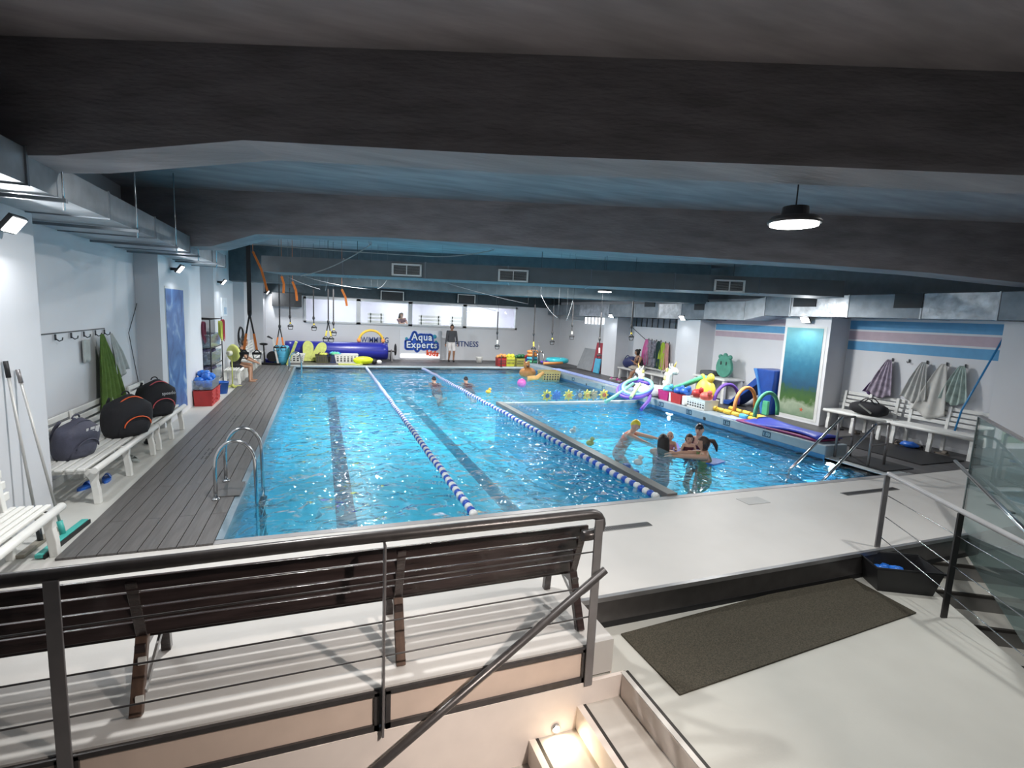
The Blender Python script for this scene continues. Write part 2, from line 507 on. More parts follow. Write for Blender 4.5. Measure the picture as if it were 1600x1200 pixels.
nt.links.new(fr, m2.inputs[0]); nt.links.new(m1.outputs[0], m2.inputs[1]); nt.links.new(gl.outputs[0], m2.inputs[2])
nt.links.new(m2.outputs[0], out.inputs[0])


def wave(x, y):
    return (0.016 * mnoise.noise(Vector((x * 1.1, y * 1.5, 0))) + 0.010 * mnoise.noise(Vector((x * 2.6 + 7, y * 3.4, 3)))
            + 0.0035 * math.sin(1.9 * x + 4.2 * y) + 0.003 * math.sin(5.2 * y - 2.6 * x))


wb = MB(); wb.sheet(lambda u, v: (PX0 + u * (PX1 - PX0), PY0 + v * (PY1 - PY0), ZW + wave(PX0 + u * (PX1 - PX0), PY0 + v * (PY1 - PY0))), 150, 250)
water = wb.build('pool_water', wm)
tag(water, 'rippled clear blue water filling the pool', 'water', kind='stuff')

# left timber deck, plank by plank -------------------------------------
WOOD = mat('grey_composite_plank', (0.105, 0.100, 0.098), 0.42, var=0.22, scale=4, stretch=(8, 0.6, 1), bump=0.12, bscale=30)
deck = struct(MB().box(-2.14, -0.95, PY0 - 0.10, PY1 + 0.30, -0.25, -0.004).build('floor_deck', BLACK), 'dark joists under the grey plank deck')
NPL = 8; pw = (2.14 - 0.95) / NPL
breaks = [PY0 - 0.10, 7.0, 9.4, 11.8, 14.2, 16.6, 19.0, PY1 + 0.30]
plk = {}
for i in range(NPL):
    x0 = -2.14 + i * pw
    b2 = breaks if i % 2 == 0 else [breaks[0], 5.95, 8.2, 10.6, 13.0, 15.4, 17.8, breaks[-1]]
    for a, b in zip(b2[:-1], b2[1:]):
        if i >= NPL - 2 and a < 7.2 < b and True:
            pass
        L = round(b - a, 3)
        if L not in plk:
            plk[L] = MB().box(-pw / 2 + 0.004, pw / 2 - 0.004, -L / 2 + 0.003, L / 2 - 0.003, 0, 0.026).mesh('plank'); plk[L].materials.append(WOOD)
        piece(plk[L], 'plank', deck, (x0 + pw / 2, (a + b) / 2, -0.004))
for (dx, dy) in ((-1.62, 8.15), (-1.62, 10.7), (-1.62, 13.6)):
    for r_ in range(3):
        for c_ in range(2):
            MB().box(dx + c_ * 0.05, dx + c_ * 0.05 + 0.014, dy + r_ * 0.22, dy + r_ * 0.22 + 0.17, 0.015, 0.0225).build('drain_slot', BLACK, deck)

# landing, lower floor, stair -------------------------------------------
ZL = -0.27
ld = MB()
S0, SD = Vector((6.18, 3.51, 0)), Vector((-0.54, -0.84, 0)).normalized()      # right stair: nosing start and run direction
SN = Vector((0.86, -0.5, 0)).normalized()
# edge of the landing beside the right stair
e1 = Vector((5.98, 3.38, 0)); e2 = e1 + SD * 4.5
ld.prism([(2.06, -3.0), (2.06, 3.38), (e1.x, 3.38), (e2.x, e2.y), (e2.x, -3.0)], -0.6, ZL)
ld.prism([(1.74, 2.87), (2.06, 2.87), (2.06, 3.38), (1.74, 3.38)], -0.6, ZL)
struct(ld.build('floor_landing', LANDING), 'pale matte landing below the pool deck')
RISER = mat('dark_riser_panel', (0.085, 0.08, 0.08), 0.35, 0.2, var=0.15, scale=8)
rs = struct(MB().box(1.95, 7.2, 3.365, 3.382, ZL + 0.05, -0.035).build('trim_5', RISER), 'dark riser panel below the deck edge')
MB().box(1.95, 7.2, 3.36, 3.40, -0.035, 0.004).build('edge_profile', mat('aluminium_edge', (0.34, 0.34, 0.35), 0.35, 0.6), rs)
MB().box(1.95, 7.2, 3.362, 3.384, ZL, ZL + 0.05).build('skirting', BLACK, rs)
struct(MB().box(1.945, 1.955, 2.88, 3.38, ZL, -0.01).build('trim_6', BEIGE_PANEL))

# near stair going down to the left
stair = struct(MB().box(2.02, 2.06, 0.9, 2.84, -0.44, ZL - 0.004).build('stair', PINK_WALL), 'cream stair descending under the railing')
NOSE = mat('black_nosing_strip', (0.03, 0.026, 0.022), 0.6, var=0.2)
MB().box(2.06, 2.085, 0.9, 2.86, ZL - 0.01, ZL + 0.003).build('nosing', NOSE, stair)
MB().box(2.022, 2.06, 0.9, 2.86, ZL - 0.006, ZL + 0.004).build('edge_profile', mat('pale_nosing', (0.62, 0.60, 0.57), 0.4), stair)
for k in range(4):
    z = -0.44 - 0.17 * k; x1 = 2.03 - 0.355 * k; x0 = x1 - 0.355
    MB().box(x0, x1, 0.9, 2.84, z - 0.17, z).build('tread', mat('stair_tread', (0.52, 0.49, 0.45), 0.5, var=0.05), stair)
    MB().box(x0 - 0.006, x0 + 0.04, 0.9, 2.84, z - 0.168, z + 0.005).build('riser_board', PINK_WALL, stair)
    MB().box(x0 + 0.041, x0 + 0.064, 0.9, 2.84, z, z + 0.004).build('nosing', NOSE, stair)
struct(MB().box(-4, 2.05, 2.84, 2.87, -2.2, ZL).build('wall_stairwell', mat('cream_stair_wall', (0.82, 0.74, 0.69), 0.5, var=0.03)), 'cream wall beside the near stair')
struct(MB().box(-4, 2.0, -1.0, 2.84, -2.25, -2.2).build('floor_lower', LANDING))
struct(MB().box(-4.1, -4, -1.0, 2.87, -2.2, 0.0).build('wall_lower', PINK_WALL))

# right stair going down towards the viewer, turned 30 degrees
rst = None
for k in range(6):
    z = ZL - 0.17 * k
    a = S0 + SD * (0.34 * k) - SN * 0.30
    q = [a - SD * (0.9 if k == 0 else 0.35), a - SD * (0.9 if k == 0 else 0.35) + SN * 1.75, a + SN * 1.75, a]
    b_ = MB().prism([(p.x, p.y) for p in q], z - 0.17, z - 0.001)
    tm = mat('right_stair_tread', (0.46, 0.45, 0.41), 0.5, var=0.06)
    if rst is None:
        rst = struct(b_.build('stair', tm), 'pale stair descending beside the glass panel')
    else:
        b_.build('tread', tm, rst)
    c_ = a + SD * 0.006
    q = [a, a + SN * 1.75, c_ + SN * 1.75, c_]
    MB().prism([(p.x, p.y) for p in q], z - 0.17, z - 0.025).build('riser_board', mat('grey_riser', (0.20, 0.195, 0.185), 0.5, var=0.1), rst)
    c_ = a - SD * 0.03
    q = [c_, c_ + SN * 1.75, a + SN * 1.75 + SD * .008, a + SD * .008]
    MB().prism([(p.x, p.y) for p in q], z - 0.025, z + 0.004).build('nosing', NOSE, rst)
struct(MB().box(7.6, 12, 0.5, 3.38, -1.6, ZL).build('wall_plinth', mat('dark_plinth', (0.10, 0.11, 0.125), 0.6, var=0.1)))

# left wall ----------------------------------------------------------
struct(MB().box(XL - 0.25, XL, 1.0, YF, 0, ZC).build('wall_left', WHITE_WALL), 'white wall with recesses between pillars')
for (y0, y1, x) in ((4.0, 6.38, XLP), (10.45, 13.7, XLP), (15.3, 18.3, XLP), (20.9, 22.3, XLP), (23.2, YF, -2.2)):
    struct(MB().box(XL, x, y0, y1, 0, ZC).build('pillar', WHITE_WALL), 'white pillar standing out of left wall')
BASE = mat('white_skirting', (0.6, 0.62, 0.62), 0.4, var=0.04)
struct(MB().box(XL, XL + 0.015, 6.38, 10.45, 0, 0.1).build('baseboard_left', BASE))

# right wall ---------------------------------------------------------
wr = struct(MB().box(XR, XR + 0.25, 1.0, YF, -0.3, ZC).build('wall_right', WHITE_WALL), 'white right wall with pastel stripes')
for (y0, y1) in ((2.6, 5.33), (8.52, 9.76), (12.87, 13.95), (17.62, 18.62)):
    struct(MB().box(XRP, XR, y0, y1, 0, 2.538 if y0 < 10 else 2.388).build('pillar', WHITE_WALL), 'white pillar standing out of right wall')
S_BLUE = mat('painted_blue_stripe', (0.10, 0.32, 0.56), 0.6, var=0.05); S_PINK = mat('painted_pink_stripe', (0.47, 0.37, 0.43), 0.6, var=0.05)
for (z0, z1, m_) in ((1.83, 2.03, S_BLUE), (2.07, 2.26, S_PINK), (2.30, 2.50, S_BLUE)):
    MB().box(XR - 0.003, XR + 0.001, 5.33, 8.50, z0, z1).build('painted_stripe', m_, wr)
for (z0, z1, m_) in ((1.92, 2.08, S_PINK), (2.11, 2.29, S_BLUE), (2.32, 2.48, S_PINK)):
    MB().box(XR - 0.003, XR + 0.001, 9.76, 12.85, z0, z1).build('painted_stripe', m_, wr)

# far wall with its window band --------------------------------------
WX0, WX1, WZ0, WZ1 = -0.69, 9.2, 1.57, 2.68
w = MB()
w.box(-4, WX0, YF, YF + 0.25, 0, ZC); w.box(WX1, 12, YF, YF + 0.25, 0, ZC); w.box(WX0, WX1, YF, YF + 0.25, 0, WZ0); w.box(WX0, WX1, YF, YF + 0.25, WZ1, ZC)
wf = struct(w.build('wall_far', WHITE_WALL), 'white far wall below a band of windows')
DARKTEAL = mat('dark_teal_paint', (0.045, 0.065, 0.078), 0.7, var=0.15)
MB().box(-4, 12, YF - 0.02, YF + 0.002, 2.72, ZC).build('dark_upper_band', DARKTEAL, wf)
ALU = mat('white_window_frame', (0.60, 0.62, 0.64), 0.35, 0.2, var=0.05)
cuts = [WX0] + [at_y(p, 490, YF).x for p in (560, 641, 726)] + [WX1]
for i in range(4):
    a, b = cuts[i], cuts[i + 1]
    f = MB()
    f.box(a, a + 0.09, YF - 0.06, YF + 0.1, WZ0, WZ1); f.box(b - 0.09, b, YF - 0.06, YF + 0.1, WZ0, WZ1)
    f.box(a, b, YF - 0.06, YF + 0.1, WZ0, WZ0 + 0.08); f.box(a, b, YF - 0.06, YF + 0.1, WZ1 - 0.09, WZ1)
    wn = struct(f.build('window_%d' % (i + 1), ALU), 'pale framed viewing window in far wall')
    MB().box(a + 0.09, b - 0.09, YF + 0.01, YF + 0.02, WZ0 + 0.08, WZ1 - 0.09).build('pane', GLASS, wn)
# viewing room behind
VIEW = mat('viewing_room_paint', (0.75, 0.72, 0.80), 0.6, var=0.06, scale=1.5)
w = MB(); w.box(-1.5, 10, YF + 2.6, YF + 2.7, 0.6, 3.2); w.box(-1.5, 10, YF + 0.25, YF + 2.7, 0.5, 0.6); w.box(-1.5, 10, YF + 0.25, YF + 2.7, 3.1, 3.2)
w.box(-1.6, -1.5, YF + 0.25, YF + 2.7, 0.5, 3.2); w.box(10, 10.1, YF + 0.25, YF + 2.7, 0.5, 3.2)
struct(w.build('wall_viewing_room', VIEW), 'bright viewing room behind the windows')
for xx in (0.8, 3.6, 6.3, 8.4):
    l = area_lamp('viewing_room_light', (xx, YF + 1.3, 3.05), 0.9, 55, (1, 0.98, 1.0))
# ceiling --------------------------------------------------------------
struct(MB().box(-4, 12.2, -4, YF + 0.3, ZC, ZC + 0.25).build('ceiling', CEIL), 'slate painted concrete ceiling slab')
BD = Vector((0.9285, -0.3714, 0)); BN = Vector((0.3714, 0.9285, 0))


def skew_beam(px_pts, p0, width, tail):
    """beam across the hall, turned like the photo's; soffit heights follow its haunches"""
    pts = [at_pl(x, y, p0, BN) for x, y in px_pts]
    ts = [((p - Vector(p0)).dot(BD), p.z) for p in pts]
    ts = [(ts[0][0] - tail[0], ts[0][1] - tail[2])] + ts + [(ts[-1][0] + tail[1], ts[-1][1] - tail[3])]
    b = MB(); base = Vector((p0[0], p0[1], 0))
    rings = []
    for t, z in ts:
        a = base + BD * t
        rings.append([Vector((a.x, a.y, z)), Vector((a.x, a.y, ZC)), Vector((a.x, a.y, ZC)) + BN * width, Vector((a.x, a.y, z)) + BN * width])
    b.loft(rings, smooth=False)
    return struct(b.build('ceiling_beam', BEAM))


bm1 = skew_beam([(90, 243), (380, 219), (800, 242), (1200, 257), (1600, 274)], (1.24, 3.49, 3.35), 0.46, (3, 3, 0.1, 0.0))
lbl(bm1, 'nearest dark concrete beam spanning above the railing')
bm2 = skew_beam([(330, 385), (400, 366), (600, 371), (800, 384), (1300, 415), (1450, 426), (1600, 442)], (2.81, 7.73, 3.35), 0.5, (1.5, 2, 0.05, 0.1))
lbl(bm2, 'second concrete beam, pale lower edge above the pool')
bm3 = skew_beam([(420, 441), (600, 449), (800, 462), (1000, 470)], (5.2, 14.6, 2.9), 0.8, (3, 2.0, 0.0, 0.0))
bm3.data.materials.clear(); bm3.data.materials.append(mat('dark_teal_beam_paint', (0.075, 0.10, 0.115), 0.7, var=0.15))
lbl(bm3, 'farthest dark beam above the viewing windows')
# =================================================================== CEILING SERVICES
# left air duct, section by section
DX, DZ0, DZ1 = -1.95, 3.02, 3.27
cuts = [1.2, 3.2, at_x(40, 260, DX).y, at_x(170, 330, DX).y, at_x(242, 360, DX).y, at_x(296, 385, DX).y, 11.4, 12.9]
duct = thing('air_duct', 'long galvanised air duct under the ceiling along the left wall', 'air duct', (-2.45, 6, 3.02))
for a, b in zip(cuts[:-1], cuts[1:]):
    MB().box(XL + 0.02, DX, a + 0.012, b - 0.012, DZ0, DZ1).build('duct_section', GALV, duct)
    MB().box(XL + 0.015, DX + 0.012, b - 0.014, b + 0.014, DZ0 - 0.012, DZ1 + 0.012).build('flange', GALV_D, duct)
for yy in (5.2, 6.95, 8.6, 10.0, 11.6):
    h = MB(); h.bar((XL + 0.05, yy, DZ0 - 0.025), (DX + 0.06, yy, DZ0 - 0.025), 0.04, 0.03)
    hb = h.build('hanger_bar', GALV_D, duct)
    MB().tube([(DX + 0.04, yy, DZ0 - 0.10), (DX + 0.04, yy, ZC)], 0.008, 6).build('hanger_rod', STEEL, hb)
# duct with white vents crossing the hall
Q0 = Vector((3.53, 9.35, 0))
pl, pr = at_pl(408, 412, Q0, BN), at_pl(1318, 460, Q0, BN)
tl, tr_ = (pl - Q0).dot(BD), (pr - Q0).dot(BD)
VZ0, VZ1 = 2.89, 3.19
vd = thing('air_duct', 'slate painted duct with three white vents crossing the hall', 'air duct', (Q0.x, Q0.y, VZ0))
DUCTP = mat('slate_duct_paint', (0.15, 0.165, 0.175), 0.6, 0.1, var=0.12, scale=3)
seams = [tl + (tr_ - tl) * k / 7 for k in range(8)]


def skbox(t0, t1, n0, n1, z0, z1):
    q = [Q0 + BD * t + BN * n for t, n in ((t0, n0), (t1, n0), (t1, n1), (t0, n1))]
    return MB().prism([(p.x, p.y) for p in q], z0, z1)


for a, b in zip(seams[:-1], seams[1:]):
    skbox(a + 0.006, b - 0.006, 0, 0.9, VZ0, VZ1).build('duct_section', DUCTP, vd)
    skbox(b - 0.01, b + 0.01, -0.008, 0.908, VZ0 - 0.008, VZ1 + 0.008).build('flange', GALV_D, vd)
VENTW = mat('white_vent_frame', (0.86, 0.86, 0.84), 0.4, var=0.03)
for px, py, lb in ((636, 422, 'white air vent at the left end of the vent duct'), (802, 431, 'white air vent in the middle of the vent duct'), (1139, 447, 'white air vent at the right end, above a glowing lamp')):
    p = at_pl(px, py, Q0, BN); t = (p - Q0).dot(BD); zc = p.z
    g = thing('air_vent', lb, 'air vent', (p.x, p.y, zc - 0.12), 0, 'vents in the crossing duct')
    W_, H_ = 0.29, 0.115
    for (a, b, c, d) in ((-W_, W_, H_ - 0.03, H_), (-W_, W_, -H_, -H_ + 0.03), (-W_, -W_ + 0.035, -H_, H_), (W_ - 0.035, W_, -H_, H_), (-0.008, 0.008, -H_, H_)):
        skbox(t + a, t + b, -0.04, -0.008, zc + c, zc + d).build('frame', VENTW, g)
    skbox(t - W_, t + W_, -0.012, -0.004, zc - H_, zc + H_).build('backing', BLACK, g)
    for k in range(8):
        zz = zc - H_ + 0.045 + k * 0.02
        skbox(t - W_ + 0.03, t + W_ - 0.03, -0.034, -0.014, zz, zz + 0.006).build('slat', mat('vent_slat', (0.40, 0.40, 0.40), 0.4), g)

# right air duct on the wall
RDX = 10.72
rd = thing('air_duct', 'silver foil clad air duct along the right wall', 'air duct', (11.1, 9, 2.5))
FOIL = mat('crumpled_foil', (0.42, 0.45, 0.48), 0.36, 0.8, var=0.3, scale=5, bump=0.7, bscale=9)
ys = [2.6, at_x(1560, 480, RDX).y, at_x(1440, 480, RDX).y, at_x(1325, 480, RDX).y, at_x(1235, 480, RDX).y, at_x(1195, 480, RDX).y]
for i, (a, b) in enumerate(zip(ys[:-1], ys[1:])):
    MB().box(RDX, XR, a + 0.01, b - 0.01, 2.55, 3.02).build('duct_section', FOIL if i % 2 else GALV_D, rd)
    MB().box(RDX - 0.012, XR, b - 0.014, b + 0.014, 2.54, 3.03).build('flange', GALV, rd)
b0 = ys[-1]; b1 = at_x(1163, 490, RDX).y; b2 = at_x(1100, 490, RDX).y
t_ = MB(); t_.loft([[Vector((RDX, b0, 2.55)), Vector((RDX, b0, 3.02)), Vector((XR, b0, 3.02)), Vector((XR, b0, 2.55))], [Vector((RDX, b1, 2.42)), Vector((RDX, b1, 2.92)), Vector((XR, b1, 2.92)), Vector((XR, b1, 2.42))]], smooth=False)
t_.build('reducer', GALV, rd)
MB().box(RDX, XR, b1 + 0.01, b2, 2.42, 2.92).build('duct_section', GALV, rd)
ys2 = [b2, 13.6, 14.8, 16.2, 18.0, 20.5, 23.9]
for i, (a, b) in enumerate(zip(ys2[:-1], ys2[1:])):
    MB().box(RDX + 0.1, XR, a + 0.01, b - 0.01, 2.40, 2.88).build('duct_section', (GALV_D, FOIL, GALV_D, GALV_D, FOIL, GALV_D)[i], rd)
    MB().box(RDX + 0.09, XR, b - 0.012, b + 0.012, 2.39, 2.89).build('flange', GALV, rd)
GRILLE = mat('dark_grille', (0.03, 0.032, 0.035), 0.6, var=0.1)
for px, py, w_ in ((1420, 470, 0.26), (1258, 470, 0.30), (1092, 477, 0.3), (1012, 473, 0.3)):
    p = at_x(px, py, RDX)
    MB().box(RDX + (0.1 if px < 1100 else 0) - 0.02, RDX + 0.11, p.y - w_, p.y + w_, p.z - 0.14, p.z + 0.14).build('grille', GRILLE, rd)
MB().box(XR - 0.012, XR + 0.001, 1.0, YF, 3.05, ZC).build('dark_upper_band', mat('slate_wall_paint', (0.16, 0.19, 0.215), 0.7, var=0.1), wr)

# dark wall boxes above the far windows and far corner
for px0, px1, py0, py1 in ((425, 471, 459, 478),):
    a = at_y(px0, py1, YF - 0.3); b = at_y(px1, py0, YF - 0.3)
    tag(MB().box(a.x, b.x, YF - 0.3, YF, a.z, b.z).build('wall_cabinet', GRILLE), 'dark box mounted high on far wall left of the windows', 'cabinet')
for px0, px1, py0, py1, lb in ((596, 630, 457, 468, 'dark fan unit in pale frame above the second window'), (716, 742, 462, 473, 'dark fan unit in pale frame above the third window')):
    a = at_y(px0, py1, YF - 0.25); b = at_y(px1, py0, YF - 0.25)
    g = thing('fan_unit', lb, 'fan unit', ((a.x + b.x) / 2, YF - 0.2, a.z), 0, 'framed units above the windows')
    MB().box(a.x, b.x, YF - 0.22, YF - 0.02, a.z, b.z).build('body', GRILLE, g)
    f = MB(); f.box(a.x - 0.03, b.x + 0.03, YF - 0.25, YF - 0.22, b.z, b.z + 0.03); f.box(a.x - 0.03, a.x, YF - 0.25, YF - 0.22, a.z, b.z); f.box(b.x, b.x + 0.03, YF - 0.25, YF - 0.22, a.z, b.z)
    f.build('frame', VENTW, g)

# steel cables and ropes strung under the beams
CABLE = mat('pale_rope', (0.34, 0.34, 0.33), 0.6, var=0.1)
WIRE = mat('dull_wire', (0.16, 0.17, 0.18), 0.5, 0.3)


def sag(a, b, drop, n=14):
    a = Vector(a); b = Vector(b)
    return [a.lerp(b, k / n) - Vector((0, 0, drop * 4 * (k / n) * (1 - k / n))) for k in range(n + 1)]


def cable(label, pts, r=0.008, hook=None, m_=None):
    t = thing('cable', label, 'cable', pts[0], 0, 'ropes and cables under the ceiling')
    MB().tube(pts, r, 6).build('rope', m_ or CABLE, t)
    for e_ in (pts[0], pts[-1]):
        MB().tube([e_, (e_[0], e_[1], ZC)], 0.0022, 5).build('hanger_cord', WIRE, t)
    for h in (hook or []):
        h = Vector(h)
        MB().tube([h + Vector((0.03 * math.cos(a), 0, 0.03 + 0.03 * math.sin(a))) for a in [i * math.pi / 4 for i in range(8)]], 0.007, 6, True).build('eye_bolt', STEEL, t)


def dp(px, py, d):
    """point on the sight line at forward distance d"""
    return EYE + ray(px, py) * d


h1, h2 = dp(578, 383, 8.9), dp(770, 391, 8.9)
cable('pale rope from left duct to a hook under second beam', sag(dp(306, 374, 9.2), dp(680, 401, 8.95), 0.02) + sag(dp(680, 401, 8.95), h2, 0.03)[1:], 0.008, [h2])
cable('slack pale rope drooping from eye bolt near left straps', sag(h1, dp(470, 431, 9.6), 0.08), 0.009, [h1])
for a, b, dr, lb in (((475, 432, 12), (580, 452, 14), 0.05, 'thin cable running right from the orange strap'), ((590, 451, 14), (605, 437, 13), 0.05, 'short cable rising above the second window'),
                     ((508, 455, 13), (512, 437, 12), 0.0, 'short steep cable above the left straps'), ((690, 440, 13), (825, 475, 15), 0.03, 'thin cable slanting over the third window'),
                     ((745, 478, 15), (775, 486, 15), 0.0, 'dark cable end holding a strap beside the windows'), ((845, 460, 14), (872, 497, 14), 0.1, 'pale rope drooping above the coloured crates'),
                     ((895, 470, 14), (885, 500, 14), 0.05, 'pale rope end beside the white strap'), ((450, 433, 12), (500, 452, 13), 0.02, 'thin cable between the orange straps')):
    cable(lb, sag(dp(*a), dp(*b), dr, 8), 0.006, None, WIRE)

# suspension trainers hanging from the ceiling
STRAPB = mat('black_webbing', (0.016, 0.016, 0.018), 0.7, var=0.2)


def trainer(px, top, mid, bot, d, col, label, wide=0.035, twin=True, loops=True):
    a, m_, b = dp(px, top, d), dp(px, mid, d), dp(px, bot, d)
    b = Vector((m_.x, m_.y, b.z)); a = Vector((m_.x, m_.y, a.z))
    t = thing('suspension_trainer', label, 'trainer', (m_.x, m_.y, b.z), 0, 'suspension trainers')
    MB().tube([a, (a.x, a.y, ZC)], 0.004, 5).build('anchor_cord', STRAPB, t)
    MB().bar(a, m_, wide, 0.012, (0, 1, 0)).build('main_strap', STRAPB, t)
    s_ = max(0.035, (m_.z - b.z) * 0.13)
    MB().ball(m_, (0.035, 0.03, 0.06), 8, 6).build('buckle', STRAPB, t)
    for k in ((-1, 1) if twin else (0.25,)):
        hgt = m_.z - b.z
        e1 = Vector((m_.x + k * s_ * 0.6, m_.y, b.z + hgt * 0.55)); e = Vector((m_.x + k * s_, m_.y, b.z + 0.14))
        MB().bar(m_, e1, 0.028, 0.01, (0, 1, 0)).build('lower_strap', STRAPB, t)
        MB().bar(e1, e, 0.04, 0.012, (0, 1, 0)).build('loop_strap', col, t)
        e2 = Vector((m_.x + k * s_, m_.y, b.z + 0.10))
        if loops:
            MB().tube([e + Vector((-0.01, 0, 0)), e2 + Vector((-0.07, 0, -0.02)), e2 + Vector((-0.05, 0, -0.11)), e2 + Vector((0.05, 0, -0.11)), e2 + Vector((0.07, 0, -0.02)), e + Vector((0.01, 0, 0))], 0.011, 6, True).build('foot_loop', STRAPB, t)
        MB().tube([e2 + Vector((-0.075, 0, -0.02)), e2 + Vector((0.075, 0, -0.02))], 0.022, 8).build('handle', STRAPB, t)
    return t


YSTRAP = mat('yellow_webbing', (0.72, 0.55, 0.06), 0.6, var=0.12); WSTRAP = mat('white_webbing', (0.7, 0.7, 0.62), 0.6)
trainer(390, 378, 490, 560, 9.0, ORANGE, 'large black suspension trainer with orange straps nearest the left deck', 0.07)
trainer(437, 445, 510, 548, 13.5, ORANGE, 'suspension trainer with orange straps above the blue barrel')
trainer(453, 450, 495, 514, 14.5, YSTRAP, 'short suspension trainer with yellow handles left of the windows', twin=False)
trainer(490, 452, 497, 516, 14.5, YSTRAP, 'suspension trainer with yellow straps before the first window', twin=False)
trainer(513, 452, 503, 534, 13.5, YSTRAP, 'suspension trainer with black loops above the blue cover roll')
trainer(521, 452, 505, 524, 14.0, YSTRAP, 'narrow yellow suspension trainer right of the black loops', twin=False)
trainer(777, 487, 520, 545, 15.5, WSTRAP, 'suspension trainer hanging before the last viewing window', twin=False)
trainer(834, 476, 522, 549, 15.5, YSTRAP, 'suspension trainer hanging above the yellow crates', twin=False)
trainer(863, 478, 520, 538, 15.5, YSTRAP, 'short yellow suspension trainer on the white far wall', twin=False)
trainer(894, 472, 508, 530, 15.0, WSTRAP, 'white strapped suspension trainer near the far corner', twin=False)
trainer(937, 488, 530, 560, 14.5, WSTRAP, 'suspension trainer hanging before the red mat', twin=False)
trainer(987, 470, 510, 531, 13.5, YSTRAP, 'suspension trainer with yellow grip before the hanging coats', twin=False)
for px, py, d, px2, py2, lb in ((395, 393, 9.0, 418, 455, 'orange strap end dangling beside the large trainer'), (457, 440, 12, 464, 470, 'orange strap end dangling above the yellow handles'), (534, 452, 13, 542, 478, 'orange strap end dangling before the first window'), (440, 432, 12, 443, 458, 'orange strap end dangling above the far left corner')):
    a, b = dp(px, py, d), dp(px2, py2, d); c = a.lerp(b, 0.45) + Vector((0.03, 0, 0))
    s_ = MB(); s_.bar(a, c, 0.05 * d / 12, 0.01, (0, 1, 0)); s_.bar(c, b, 0.05 * d / 12, 0.01, (0, 1, 0)); s_.tube([a, (a.x, a.y, ZC)], 0.004, 5)
    tag(s_.build('webbing_strap', ORANGE), lb, 'strap', 'loose orange strap ends')
# =================================================================== FOREGROUND
# railing along the deck edge
YR = 2.87
rl = thing('railing', 'dark steel railing with wires and beige kick panels in the foreground', 'railing', (0.3, YR, ZL))
zt = 0.955
pts = [(-3.4, YR, zt - 0.03), (-1.4, YR, zt - 0.02), (0, YR, zt), (1.68, YR, zt)]
for k in range(9):
    a = math.pi * k / 8
    pts.append((1.70 + 0.075 * math.sin(a), YR, zt - 0.075 + 0.075 * math.cos(a)))
pts.append((1.64, YR, zt - 0.15))
MB().tube(pts, 0.034, 12).build('handrail', DARK_STEEL, rl)
for xx, w_, d_ in ((1.74, 0.062, 0.014), (0.338, 0.014, 0.06), (-1.19, 0.062, 0.014), (-2.7, 0.062, 0.014)):
    MB().box(xx - w_ / 2, xx + w_ / 2, YR - 0.035 - d_ / 2, YR - 0.035 + d_ / 2, ZL - 0.02, zt - 0.03).build('post', GREY_STEEL, rl, 0.003)
for z in (0.69, 0.44, 0.22):
    MB().tube([(-3.4, YR - 0.03, z - 0.03), (0.34, YR - 0.03, z), (1.74, YR - 0.03, z + 0.01)], 0.005, 6).build('wire', DARK_STEEL, rl)
for a, b in ((-2.7, -1.19), (-1.19, 0.338), (0.338, 1.74)):
    MB().box(a + 0.045, b - 0.045, YR - 0.008, YR - 0.002, ZL + 0.03, -0.035).build('kick_panel', BEIGE_PANEL, rl)
    f = MB(); f.box(a + 0.02, b - 0.02, YR - 0.024, YR - 0.001, -0.04, -0.012); f.box(a + 0.02, b - 0.02, YR - 0.024, YR - 0.001, ZL - 0.03, ZL + 0.04)
    f.box(a + 0.02, a + 0.048, YR - 0.024, YR - 0.001, ZL, -0.02); f.box(b - 0.048, b - 0.02, YR - 0.024, YR - 0.001, ZL, -0.02)
    f.build('panel_frame', DARK_STEEL, rl)
# sloping stair handrail
h = thing('stair_handrail', 'dark sloping tube handrail crossing below the bench end', 'handrail', (0.3, 2.75, -0.43))
A, B = Vector((1.76, 2.75, 0.61)), Vector((-1.9, 2.75, -1.98))
MB().tube([A, B], 0.026, 12).build('rail_tube', DARK_STEEL, h)
MB().bar((1.6, 2.75, 0.49), (1.70, 2.83, 0.47), 0.02, 0.05).build('bracket', GREY_STEEL, h)

# slatted bench facing the pool
DW = mat('dark_varnished_wood', (0.040, 0.027, 0.026), 0.22, var=0.35, scale=5, stretch=(0.6, 6, 6), coat=0.5, bump=0.15, bscale=50)
DW2 = mat('worn_brown_wood', (0.10, 0.060, 0.043), 0.5, var=0.35, scale=6, stretch=(4, 4, 0.8))
bn = thing('slatted_bench', 'long dark varnished slatted bench behind the railing', 'bench', (-0.3, 3.2, 0))
BX0, BX1 = -2.35, 1.80
for k in range(4):                                   # back slats, leaning towards the viewer
    z0 = 0.385 + k * 0.106; y0 = 3.19 - k * 0.036
    MB().box(BX0, BX1 - 0.012 * (3 - k), y0 - 0.013, y0 + 0.013, z0, z0 + 0.078).build('back_slat', DW, bn, 0.005)
for k in range(5):                                   # seat slats
    y0 = 3.23 + k * 0.085
    MB().box(BX0, BX1 - 0.05, y0, y0 + 0.066, 0.350 - 0.004 * abs(k - 3), 0.378 - 0.004 * abs(k - 3)).build('seat_slat', DW, bn, 0.005)
